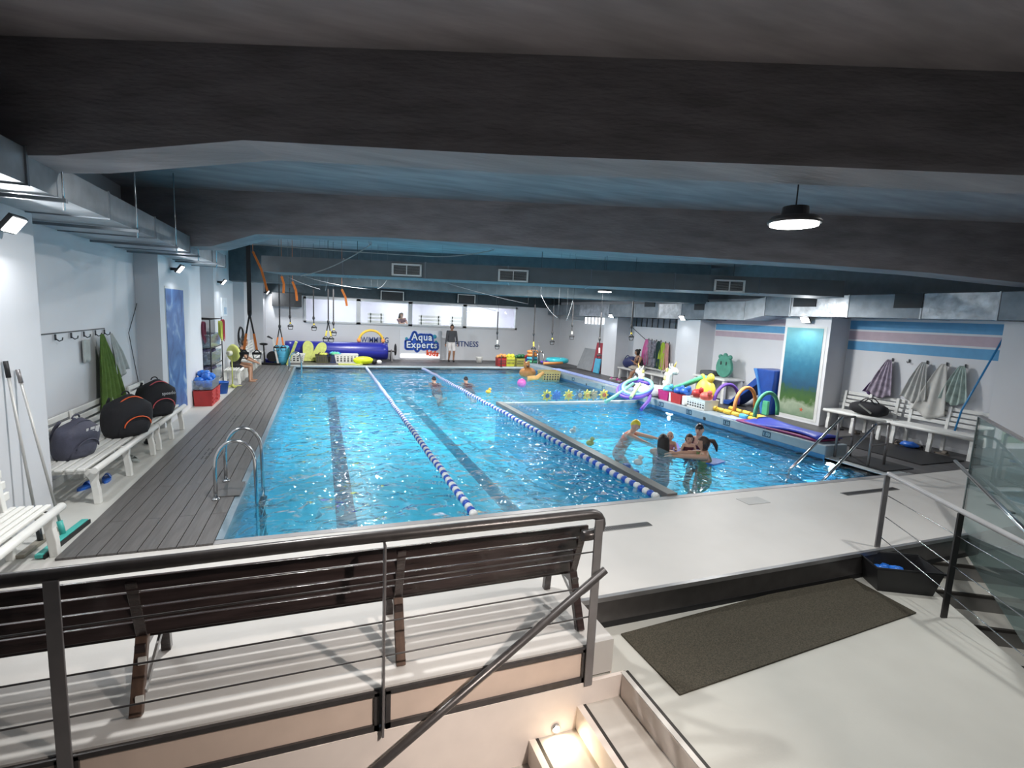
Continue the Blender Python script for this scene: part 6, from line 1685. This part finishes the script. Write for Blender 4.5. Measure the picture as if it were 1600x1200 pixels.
def bend(a, b, la, lb, hint):
    """middle joint between a and b for two bones"""
    a = Vector(a); b = Vector(b); d = (b - a); L = d.length
    if L >= (la + lb) * 0.999:
        return a + d * (la / (la + lb)), a + d.normalized() * (la + lb) * 0.999
    x = (la * la - lb * lb + L * L) / (2 * L); h = math.sqrt(max(0, la * la - x * x)); d.normalize(); hv = Vector(hint); hv = (hv - d * hv.dot(d)).normalized()
    return a + d * x + hv * h, b


def person(label, pelvis, lean, face, hands, feet, s=1.0, skin=None, hair=None, hair_kind='short', cap=None, clothes=(), elbow_hint=(0, 0, -1), knee_hint=None, voxel=0.011, body_dir=None, name='person', baby=False, group=None):
    """pelvis point; lean = vector pelvis->neck; face = where the head looks; hands, feet = (left, right)"""
    skin = skin or SKIN
    P = Vector(pelvis); up = Vector(lean).normalized(); F = Vector(body_dir or face); F = (F - up * F.dot(up)).normalized(); S = F.cross(up).normalized()     # S = right side
    hd = 1.0 if not baby else 1.55
    neck = P + up * 0.50 * s; shl = 0.175 * s
    head = neck + (up * 0.5 + Vector((0, 0, 0.5))).normalized() * 0.155 * s * (1.0 if not baby else 1.15) + Vector(face).normalized() * 0.03 * s
    mb = MB()
    # torso rings
    def ring(c, w, d_, n=18): return [c + S * (w * math.cos(a)) + F * (d_ * math.sin(a)) for a in [2 * math.pi * i / n for i in range(n)]]
    mb.loft([ring(P - up * 0.10 * s, 0.09 * s, 0.08 * s), ring(P - up * 0.04 * s, 0.155 * s, 0.11 * s), ring(P + up * 0.05 * s, 0.16 * s, 0.112 * s), ring(P + up * 0.17 * s, 0.135 * s, 0.10 * s), ring(P + up * 0.30 * s, 0.155 * s, 0.112 * s), ring(P + up * 0.40 * s, 0.165 * s, 0.105 * s), ring(P + up * 0.465 * s, 0.12 * s, 0.075 * s), ring(P + up * 0.50 * s, 0.06 * s, 0.055 * s)])
    limb(mb, neck - up * 0.03 * s, head - Vector((0, 0, 0.06 * s * hd)), 0.056 * s, 0.052 * s)
    # head
    fz = Vector((0, 0, 1)); fd = Vector(face).normalized(); hs = fd.cross(fz).normalized(); hu = hs.cross(fd).normalized()
    HM = Matrix((hs, fd, hu)).transposed(); k = s * hd
    mb.ball(head, (0.074 * k, 0.094 * k, 0.112 * k), 18, 14, HM)
    mb.ball(head + HM @ Vector((0, 0.030 * k, -0.055 * k)), (0.052 * k, 0.055 * k, 0.055 * k), 14, 10, HM)      # jaw
    mb.ball(head + HM @ Vector((0, 0.098 * k, -0.018 * k)), (0.013 * k, 0.018 * k, 0.024 * k), 10, 8, HM)       # nose
    for e in (-1, 1):
        mb.ball(head + HM @ Vector((e * 0.075 * k, -0.008 * k, -0.012 * k)), (0.011 * k, 0.018 * k, 0.030 * k), 8, 8, HM)
    la, lf = 0.29 * s, 0.25 * s
    for e, hnd in zip((-1, 1), hands):
        sh = neck - up * 0.055 * s + S * (e * shl)
        el, wr_ = bend(sh, hnd, la, lf, Vector(elbow_hint) + S * e * 0.4)
        limb(mb, sh, el, 0.050 * s, 0.038 * s); limb(mb, el, wr_, 0.038 * s, 0.026 * s)
        limb(mb, neck - up * 0.05 * s, sh, 0.062 * s, 0.052 * s)
        hdv = (wr_ - el).normalized(); sd = hdv.cross(Vector((0, 0, 1))); sd = sd.normalized() if sd.length > 0.1 else S; nn = sd.cross(hdv)
        pc = wr_ + hdv * 0.045 * s
        mb.ball(pc, (0.042 * s, 0.018 * s, 0.05 * s), 12, 8, Matrix((sd, nn, hdv)).transposed())
        for j in range(4):
            b0 = pc + hdv * 0.035 * s + sd * (0.027 - 0.018 * j) * s; ln = (0.062, 0.072, 0.068, 0.052)[j] * s
            b1 = b0 + hdv * ln * 0.55; b2 = b1 + (hdv * 0.8 - nn * 0.6).normalized() * ln * 0.5
            mb.tube([b0, b1, b2], [0.0095 * s, 0.009 * s, 0.0075 * s], 8)
        b0 = wr_ + hdv * 0.02 * s + sd * (0.030 * s); mb.tube([b0, b0 + (hdv + sd * 0.9).normalized() * 0.045 * s, b0 + (hdv + sd * 0.35).normalized() * 0.075 * s], [0.012 * s, 0.0105 * s, 0.008 * s], 8)
    lt, ls = 0.42 * s, 0.42 * s
    if baby:
        lt = ls = 0.26 * s
    for e, ft in zip((-1, 1), feet):
        hp_ = P - up * 0.05 * s + S * (e * 0.085 * s)
        kn, an = bend(hp_, Vector(ft) + Vector((0, 0, 0.07 * s)), lt, ls, knee_hint or F)
        limb(mb, hp_, kn, 0.083 * s, 0.054 * s); limb(mb, kn, an, 0.054 * s, 0.034 * s)
        mb.ball(kn.lerp(an, 0.3) - F * 0.012 * s, (0.052 * s, 0.052 * s, 0.1 * s), 12, 8)
        fw = Vector((F.x, F.y, 0)).normalized() if Vector((F.x, F.y, 0)).length > 0.2 else Vector((0, -1, 0))
        fs_ = fw.cross(Vector((0, 0, 1)))
        T_ = Matrix((fs_, fw, Vector((0, 0, 1)))).transposed()
        mb.ball(an + fw * 0.06 * s + Vector((0, 0, -0.04 * s)), (0.04 * s, 0.115 * s, 0.032 * s), 12, 8, T_)
    me = remesh(mb, voxel * (1 if not baby else 0.75))
    t = thing(name, label, 'person', (P.x, P.y, min(v.co.z for v in me.vertices)), 0, group)
    o_ = bpy.data.objects.new('body', me); COL.objects.link(o_); me.materials.clear(); me.materials.append(skin)
    o_.parent = t; o_.matrix_parent_inverse = WM[t].inverted(); WM[o_] = Matrix.Identity(4)
    HI = HM.transposed()
    def hl(c): return HI @ (c - head) / k
    EYE_D = mat('dark_eye', (0.02, 0.015, 0.012), 0.3)
    for e in (-1, 1):
        MB().ball(head + HM @ Vector((e * 0.031 * k, 0.080 * k, 0.008 * k)), (0.013 * k, 0.008 * k, 0.008 * k), 8, 6, HM).build('eye', EYE_D, o_)
        MB().ball(head + HM @ Vector((e * 0.031 * k, 0.086 * k, 0.030 * k)), (0.017 * k, 0.007 * k, 0.004 * k), 8, 6, HM).build('eyebrow', hair or HAIR, o_)
    MB().ball(head + HM @ Vector((0, 0.082 * k, -0.062 * k)), (0.022 * k, 0.008 * k, 0.006 * k), 8, 6, HM).build('mouth', mat('lips', (0.36, 0.10, 0.08), 0.5), o_)
    if cap:
        shell(me, lambda c: hl(c).length < 0.17 and hl(c).z > 0.030 - 0.9 * max(0, -hl(c).y - 0.01) and abs(hl(c).z) < 0.2 and hl(c).z > -0.07, 0.006 * k).build('swim_cap', cap, t)
        if hair_kind == 'none':
            hair = None
    elif hair:
        if hair_kind == 'short':
            pr = lambda c: hl(c).length < 0.17 and hl(c).z > -0.085 and (hl(c).z > 0.055 or hl(c).y < 0.012)
        else:
            pr = lambda c: hl(c).length < 0.18 and hl(c).z > -0.12 and (hl(c).z > 0.050 or hl(c).y < 0.020)
        shell(me, pr, 0.014 * k).build('hair', hair, t)
        if hair_kind == 'bun':
            MB().ball(head + HM @ Vector((0, -0.10 * k, 0.07 * k)), 0.05 * k, 12, 8).build('hair_bun', hair, t)
        if hair_kind == 'ponytail':
            pts = [head + HM @ Vector((0, -0.09 * k, 0.04 * k)), head + HM @ Vector((0, -0.16 * k, 0.03 * k)), head + HM @ Vector((0.02 * k, -0.21 * k, -0.06 * k)), head + HM @ Vector((0.03 * k, -0.22 * k, -0.16 * k))]
            MB().tube(pts, [0.03 * k, 0.04 * k, 0.036 * k, 0.012 * k], 10).build('ponytail', hair, t)
        if hair_kind == 'long':
            rg = []
            for i in range(7):
                u = i / 6; c = head + HM @ Vector((0, (-0.03 - 0.05 * u) * k, (0.07 - 0.34 * u) * k))
                rg.append([c + (HM @ Vector((math.cos(a) * (0.09 + 0.02 * math.sin(3.1 * u)) * k, math.sin(a) * (0.075 - 0.025 * u) * k - 0.025 * k, 0))) for a in [2 * math.pi * j / 14 for j in range(14)]])
            MB().loft(rg).build('long_hair', hair, t)
    def tl(c):
        d_ = c - P; return d_.dot(S) / s, d_.dot(F) / s, d_.dot(up) / s
    for nm, m_, pr, off in clothes:
        b_ = shell(me, lambda c: pr(*tl(c), c), off * s)
        if b_.f:
            b_.build(nm, m_, t)
    return t, head, HM, k


tee = lambda x, y, z, c: -0.04 < z < 0.475 and abs(x) < 0.27 and y < 0.135
swimsuit = lambda x, y, z, c: y < 0.125 and (-0.16 < z < 0.36 and abs(x) < 0.165 or (0.30 < z < 0.48 and 0.06 < abs(x) < 0.11))
WSKIN = mat('fair_skin', (0.60, 0.37, 0.28), 0.5, var=0.05, scale=12)

# man in black on the left bench, facing the pool
TEEB = mat('black_tee', (0.010, 0.010, 0.012), 0.85, var=0.2); SHORTB = mat('black_shorts', (0.014, 0.013, 0.018), 0.85, var=0.2)
P0 = Vector((-2.33, 16.55, 0.54))
person('man in black T-shirt sitting on the left bench, leaning forward', P0, (0.42, -0.04, 0.90), (0.75, -0.65, -0.05), ((-1.80, 16.66, 0.58), (-1.78, 16.42, 0.58)), ((-1.93, 16.68, 0.0), (-1.93, 16.36, 0.0)), 1.0, SKIN_T, HAIR, 'short', None,
       (('t_shirt', TEEB, tee, 0.012), ('shorts', SHORTB, lambda x, y, z, c: z < 0.03 and c.z > 0.40 and c.x < -2.10, 0.014)), elbow_hint=(-0.2, 0, -1), body_dir=(1, 0, 0))
for yy in (16.68, 16.36):
    pass
# standing man before the far wall
GREYT_ = mat('charcoal_sweater', (0.060, 0.062, 0.070), 0.85, var=0.15); WSH = mat('white_shorts', (0.62, 0.60, 0.60), 0.8)
xm = at_y(705, 540, 23.3).x
person('man in grey sweater and white shorts walking before the far wall', (xm, 23.3, 0.93), (0.02, 0, 1), (-0.05, -1, -0.05), ((xm + 0.27, 23.2, 0.84), (xm - 0.27, 23.25, 0.80)), ((xm + 0.10, 23.2, 0.0), (xm - 0.09, 23.35, 0.0)), 1.04, SKIN_T, HAIR, 'short', None,
       (('sweater', GREYT_, lambda x, y, z, c: -0.10 < z < 0.485 and (abs(x) < 0.34 or c.z > 0.86), 0.014), ('shorts', WSH, lambda x, y, z, c: z < -0.02 and c.z > 0.52 and abs(x) < 0.24, 0.02), ('shoes', BLACK, lambda x, y, z, c: c.z < 0.085, 0.006)), elbow_hint=(0, 1, 0))
# woman behind the viewing window
xw = at_y(629, 497, YF + 1.0).x
person('long-haired woman sitting behind the second viewing window', (xw, YF + 1.2, 1.42), (-0.1, -0.25, 0.95), (0.4, -0.9, -0.15), ((xw + 0.25, YF + 0.75, 1.62), (xw + 0.12, YF + 0.8, 1.70)), ((xw + 0.15, YF + 0.65, 0.62), (xw + 0.35, YF + 0.7, 0.62)), 1.0, SKIN, HAIR_B, 'long', None,
       (('top', mat('mauve_top', (0.20, 0.10, 0.12), 0.9), tee, 0.012), ('skirt', mat('dusky_skirt', (0.12, 0.06, 0.09), 0.9), lambda x, y, z, c: z < 0.03 and c.z > 0.95, 0.02)), body_dir=(0.3, -1, 0))
# stool for her
t = thing('stool', 'low stool under the woman in the viewing room', 'stool', (xw, YF + 1.2, 0.6)); MB().lathe([(0.2, 1.26), (0.2, 1.30)], 16, Matrix.Translation((xw, YF + 1.2, 0))).build('seat', BASE, t)
for k in range(4):
    a = k * math.pi / 2 + 0.7; MB().tube([(xw + 0.17 * math.cos(a), YF + 1.2 + 0.17 * math.sin(a), 0.6), (xw + 0.14 * math.cos(a), YF + 1.2 + 0.14 * math.sin(a), 1.26)], 0.015, 6).build('leg', STEEL, t)
# woman sitting in the far right recess
person('woman with dark bun sitting on the far recess bench', (11.12, 15.95, 0.54), (-0.35, 0.0, 0.93), (-0.75, 0.6, -0.2), ((10.80, 16.02, 0.78), (10.78, 15.86, 0.80)), ((10.62, 16.06, 0.0), (10.60, 15.84, 0.0)), 0.96, SKIN_T, HAIR, 'bun', None,
       (('swimsuit', mat('dark_swimsuit', (0.03, 0.025, 0.03), 0.7), swimsuit, 0.008), ('towel_wrap', mat('white_terry', (0.55, 0.54, 0.50), 0.95), lambda x, y, z, c: z < 0.12 and c.z > 0.50 and c.x > 10.85, 0.02)), body_dir=(-1, 0.1, 0), elbow_hint=(0, 0, -1))

# --- bathers in the shallow pool
CAPY = mat('yellow_swim_cap', (0.72, 0.60, 0.05), 0.35, var=0.05); CAPD = mat('black_swim_cap', (0.016, 0.014, 0.018), 0.35)
ORS = mat('orange_swimsuit', (0.80, 0.16, 0.06), 0.6, var=0.1); GRS = mat('olive_green_swimsuit', (0.16, 0.24, 0.10), 0.6, var=0.15); PKS = mat('pink_grey_swimsuit', (0.50, 0.25, 0.28), 0.6, var=0.3, scale=12); DKS = mat('maroon_swimsuit', (0.10, 0.02, 0.04), 0.6, var=0.2)


def bather(label, px, py, z_head, face, hands, skin, hair, hk_, cap, suit, lean=(0, 0, 1), s=0.98, dist_z=None, bd=None):
    q = at_z(px, py, z_head)                                    # head centre from its place over the water
    lv = Vector(lean).normalized()
    P = q - lv * 0.50 * s - (lv * 0.5 + Vector((0, 0, 0.5))).normalized() * 0.155 * s - Vector(face).normalized() * 0.03 * s
    F = Vector(bd or face); F.z = 0; F.normalize(); S = F.cross(Vector((0, 0, 1)))
    feet = (P - S * 0.12 - F * 0.05, P + S * 0.12 - F * 0.12); feet = tuple(Vector((f.x, f.y, ZB)) for f in feet)
    return person(label, P, lean, face, hands(q, F, S), feet, s, skin, hair, hk_, cap, (('swimsuit', suit, swimsuit, 0.008),), body_dir=bd, group='bathers in the shallow pool', elbow_hint=(0, 0, -1))


hY = at_z(993, 664, 0.24)
hK = at_z(1036, 686, 0.20)
bather('swimming teacher in yellow cap and orange swimsuit, arm stretched out', 993, 664, 0.23, (0.80, -0.45, -0.35), lambda q, F, S: (q + Vector((0.44, -0.36, -0.24)), q + Vector((0.16, -0.46, -0.34))), WSKIN, HAIR, 'short', CAPY, ORS, (0.38, -0.26, 0.9), bd=(0.75, -0.65, 0))
bather('woman with black hair seen from behind, holding a bald baby', 1036, 688, 0.20, (0.45, 0.85, -0.1), lambda q, F, S: (q + Vector((0.30, 0.34, -0.26)), q + Vector((0.42, 0.26, -0.27))), WSKIN, HAIR, 'long', None, PKS, (0.05, 0.05, 1))
bather('woman in black cap standing behind the dark-haired baby', 1093, 671, 0.35, (-0.85, -0.45, -0.15), lambda q, F, S: (q + Vector((-0.30, -0.25, -0.33)), q + Vector((-0.38, -0.06, -0.33))), WSKIN, HAIR, 'short', CAPD, DKS, (-0.05, -0.05, 1))
bather('woman with ponytail in olive swimsuit pushing a blue board', 1099, 692, 0.28, (-0.80, 0.50, -0.1), lambda q, F, S: (q + Vector((-0.55, 0.22, -0.26)), q + Vector((-0.48, 0.36, -0.26))), SKIN, HAIR_B, 'ponytail', None, GRS, (-0.06, 0.05, 1), bd=(-0.8, 0.55, 0))
# babies
def baby(label, px, py, zh, face, hair, suit):
    q = at_z(px, py, zh); P = q - Vector((0, 0, 0.50 * 0.5 + 0.155 * 0.5 * 1.15 + 0.0)); F = Vector(face); F.z = 0; F.normalize(); S = F.cross(Vector((0, 0, 1)))
    person(label, P, (0, 0, 1), face, (P + F * 0.16 - S * 0.10 + Vector((0, 0, 0.14)), P + F * 0.16 + S * 0.10 + Vector((0, 0, 0.14))), (P + F * 0.16 - S * 0.08 - Vector((0, 0, 0.14)), P + F * 0.16 + S * 0.08 - Vector((0, 0, 0.14))), 0.5, WSKIN, hair, 'short', None, (('swimsuit', suit, lambda x, y, z, c: -0.16 < z < 0.38 and abs(x) < 0.17, 0.008),), baby=True, group='bathers in the shallow pool')


baby('bald baby held before the black-haired woman', 1047, 681, 0.24, (-0.6, -0.7, -0.05), None, PKS)
baby('dark-haired baby riding on the blue board', 1077, 685, 0.25, (-0.45, -0.85, -0.1), HAIR_B, DKS)
q = at_z(1072, 706, ZW + 0.02)
kb = [(-0.30, -0.2), (0.25, -0.2), (0.32, 0), (0.25, 0.2), (-0.30, 0.2)]
tag(MB().prism(kb, 0, 0.035, Matrix.Translation((q.x, q.y, ZW + 0.0)) @ Matrix.Rotation(R(-30), 4, 'Z')).build('kickboard', ROY, bevel=0.008), 'royal blue float board under the dark-haired baby', 'kickboard', 'boards in the shallow pool')
q = at_z(1113, 722, ZW); tag(MB().prism(kb, 0, 0.035, Matrix.Translation((q.x, q.y, ZW + 0.0)) @ Matrix.Rotation(R(20), 4, 'Z') @ Matrix.Scale(0.7, 4)).build('kickboard', BLUE, bevel=0.008), 'small blue float board floating right of the ponytail woman', 'kickboard', 'boards in the shallow pool')
q = at_z(1047, 697, ZW); tag(MB().prism(kb, 0, 0.035, Matrix.Translation((q.x, q.y, ZW + 0.0)) @ Matrix.Rotation(R(60), 4, 'Z') @ Matrix.Scale(0.8, 4)).build('kickboard', mat('violet_board_foam', (0.14, 0.10, 0.55), 0.5), bevel=0.008), 'violet float board before the bald baby', 'kickboard', 'boards in the shallow pool')

# --- two lane swimmers far away, only caps above water
for px, py, lb in ((679, 594, 'swimmer in black cap beside the divider lane rope'), (729, 594, 'swimmer in black cap at mid far pool')):
    q = at_z(px, py, 0.05); P = q + Vector((0.0, -0.45, -0.36))
    person(lb, P, (0, 0.78, 0.42), (0, 0.9, -0.25), (P + Vector((0.5, 0.6, 0.10)), P + Vector((-0.45, 0.75, 0.1))), (P + Vector((0.12, -0.75, -0.1)), P + Vector((-0.12, -0.72, -0.2))), 1.0, WSKIN, HAIR, 'short', CAPD, (('swimsuit', DKS, swimsuit, 0.008),), body_dir=(0, 0.4, -0.9), group='lane swimmers', elbow_hint=(0, 0, 1), knee_hint=(0, 0.2, -1))
for (px, py, X, wt, lb) in ((22, 352, XLP, 22, 'bright floodlight on the nearest left pillar'), (282, 421, XLP, 14, 'bright floodlight above the blue mural on left pillar'), (350, 441, XLP, 16, 'floodlight above the wall box behind the shelf rack'),
                            (955, 494, XRP, 24, 'floodlight on the pillar beside the red mat'), (1066, 497, XRP, 24, 'floodlight on the pillar right of the hanging coats'), (1258, 500, XRP, 24, 'floodlight above the underwater poster')):
    q = at_x(px, py, X + (0.16 if X < 0 else -0.16)); FLOODS.append(((X, q.y, q.z), (1 if X < 0 else -1, 0, 0), wt, lb))
FLOODS.append(((-2.2, 23.5, 2.75), (1, 0, 0), 25, 'small floodlight at the far left corner'))
# underwater pool lights set in the right wall
for px, py, lb in ((1045, 651, 'small white underwater light in the wall below the crates'), (1300, 731, 'small white underwater light in the wall at the pool steps')):
    q = at_x(px, py, PX1 - 0.03); yy = q.y; zz = min(q.z, ZW - 0.15)
    t = thing('pool_light', lb, 'pool light', (PX1, yy, zz - 0.09), 0, 'underwater pool lights')
    Tm = Matrix.Translation((PX1, yy, zz)) @ Matrix.Rotation(R(-90), 4, 'Y')
    MB().lathe([(0.09, 0.0), (0.09, 0.02), (0.075, 0.03)], 18, Tm).build('bezel', STEEL, t)
    MB().lathe([(0.07, 0.028), (0.066, 0.034)], 18, Tm).build('lens', emit('pool_lens', (0.92, 0.98, 1.0), 3.5), t)
    area_lamp('pool_light_source', (PX1 - 0.06, yy, zz), 0.12, 14, (0.9, 0.97, 1.0), (PX1 - 1, yy, zz - 0.05))
# =================================================================== LAMPS (housings + their light)
LENS = emit('lit_lamp_lens', (1.0, 0.99, 0.96), 16.0)
HOUS = mat('lamp_housing', (0.05, 0.05, 0.055), 0.5, 0.4)
HB_LABELS = ['round high-bay lamp hanging on a chain above the mat', 'round high-bay lamp hidden behind the nearest beam', 'round high-bay lamp glowing above the far right pool side',
             'round high-bay lamp glowing below the white vent at right', 'round high-bay lamp above the middle lane behind second beam', 'round high-bay lamp behind the left half of the vent duct', 'round high-bay lamp behind the right half of the vent duct', 'round high-bay lamp above the right deck', 'round high-bay lamp above the landing behind the viewer', 'added unseen high-bay lamp above the blue cover roll', 'added unseen high-bay lamp above the far toy crates']
for (x, y, z, r_, wt), lb in zip(HIGHBAYS, HB_LABELS):
    t = thing('high_bay_lamp', lb, 'lamp', (x, y, z), 0, 'high-bay lamps')
    T = Matrix.Translation((x, y, z))
    MB().lathe([(r_ * 1.02, 0.0), (r_ * 1.05, 0.02), (r_ * 0.9, 0.05), (r_ * 0.55, 0.06), (r_ * 0.5, 0.13), (r_ * 0.3, 0.135)], 20, T).build('housing', HOUS, t)
    MB().lathe([(r_ * 0.93, -0.014), (r_ * 0.93, 0.0)], 20, T).build('lens', LENS, t)
    zt = ZC
    MB().tube([(x, y, z + 0.13), (x, y, zt)], 0.006, 6).build('chain', HOUS, t)
    l = area_lamp('high_bay_light', (x, y, z - 0.02), r_ * (1.8 if y > 5 else 1.0), wt, (1.0, 0.985, 0.955))
for (p, n, wt, lb) in FLOODS:
    p = Vector(p); n = Vector(n)
    t = thing('floodlight', lb, 'floodlight', p, 0, 'wall floodlights')
    d = (n * 0.8 + Vector((0, 0, -0.6))).normalized()
    u, v, _ = frame_of(d)
    M4 = Matrix.Translation(p + n * 0.16) @ Matrix((u, v, d)).transposed().to_4x4()
    MB().box(-0.12, 0.12, -0.085, 0.085, -0.035, 0.0, M4).build('housing', HOUS, t)
    MB().box(-0.105, 0.105, -0.07, 0.07, 0.0, 0.008, M4).build('lens', LENS, t)
    MB().bar(p, p + n * 0.14, 0.03, 0.05).build('bracket', HOUS, t)
    area_lamp('flood_light', p + n * 0.16 + d * 0.02, 0.14, wt, (0.97, 0.985, 1.0), p + n * 0.16 + d)

# spot above the stair, behind the viewer
sp0, sp1 = Vector((2.3, -0.1, 3.3)), Vector((0.5, 2.85, -0.85)); d = (sp1 - sp0).normalized(); u, v, _ = frame_of(d)
t = thing('ceiling_spot', 'warm ceiling spot above the near stair', 'spotlight', sp0)
M4 = Matrix.Translation(sp0) @ Matrix((u, v, d)).transposed().to_4x4()
MB().lathe([(0.05, -0.14), (0.06, -0.13), (0.075, 0.0), (0.07, 0.0)], 16, M4).build('housing', HOUS, t)
MB().lathe([(0.062, 0.0), (0.062, 0.006)], 16, M4).build('lens', emit('warm_spot_lens', (1.0, 0.9, 0.8), 12), t)
MB().tube([sp0 - d * 0.13, (sp0.x, sp0.y, ZC)], 0.012, 8).build('stem', HOUS, t)
area_lamp('stair_spot_light', sp0 + d * 0.02, 0.12, 26, (1.0, 0.88, 0.79), sp1, 58)
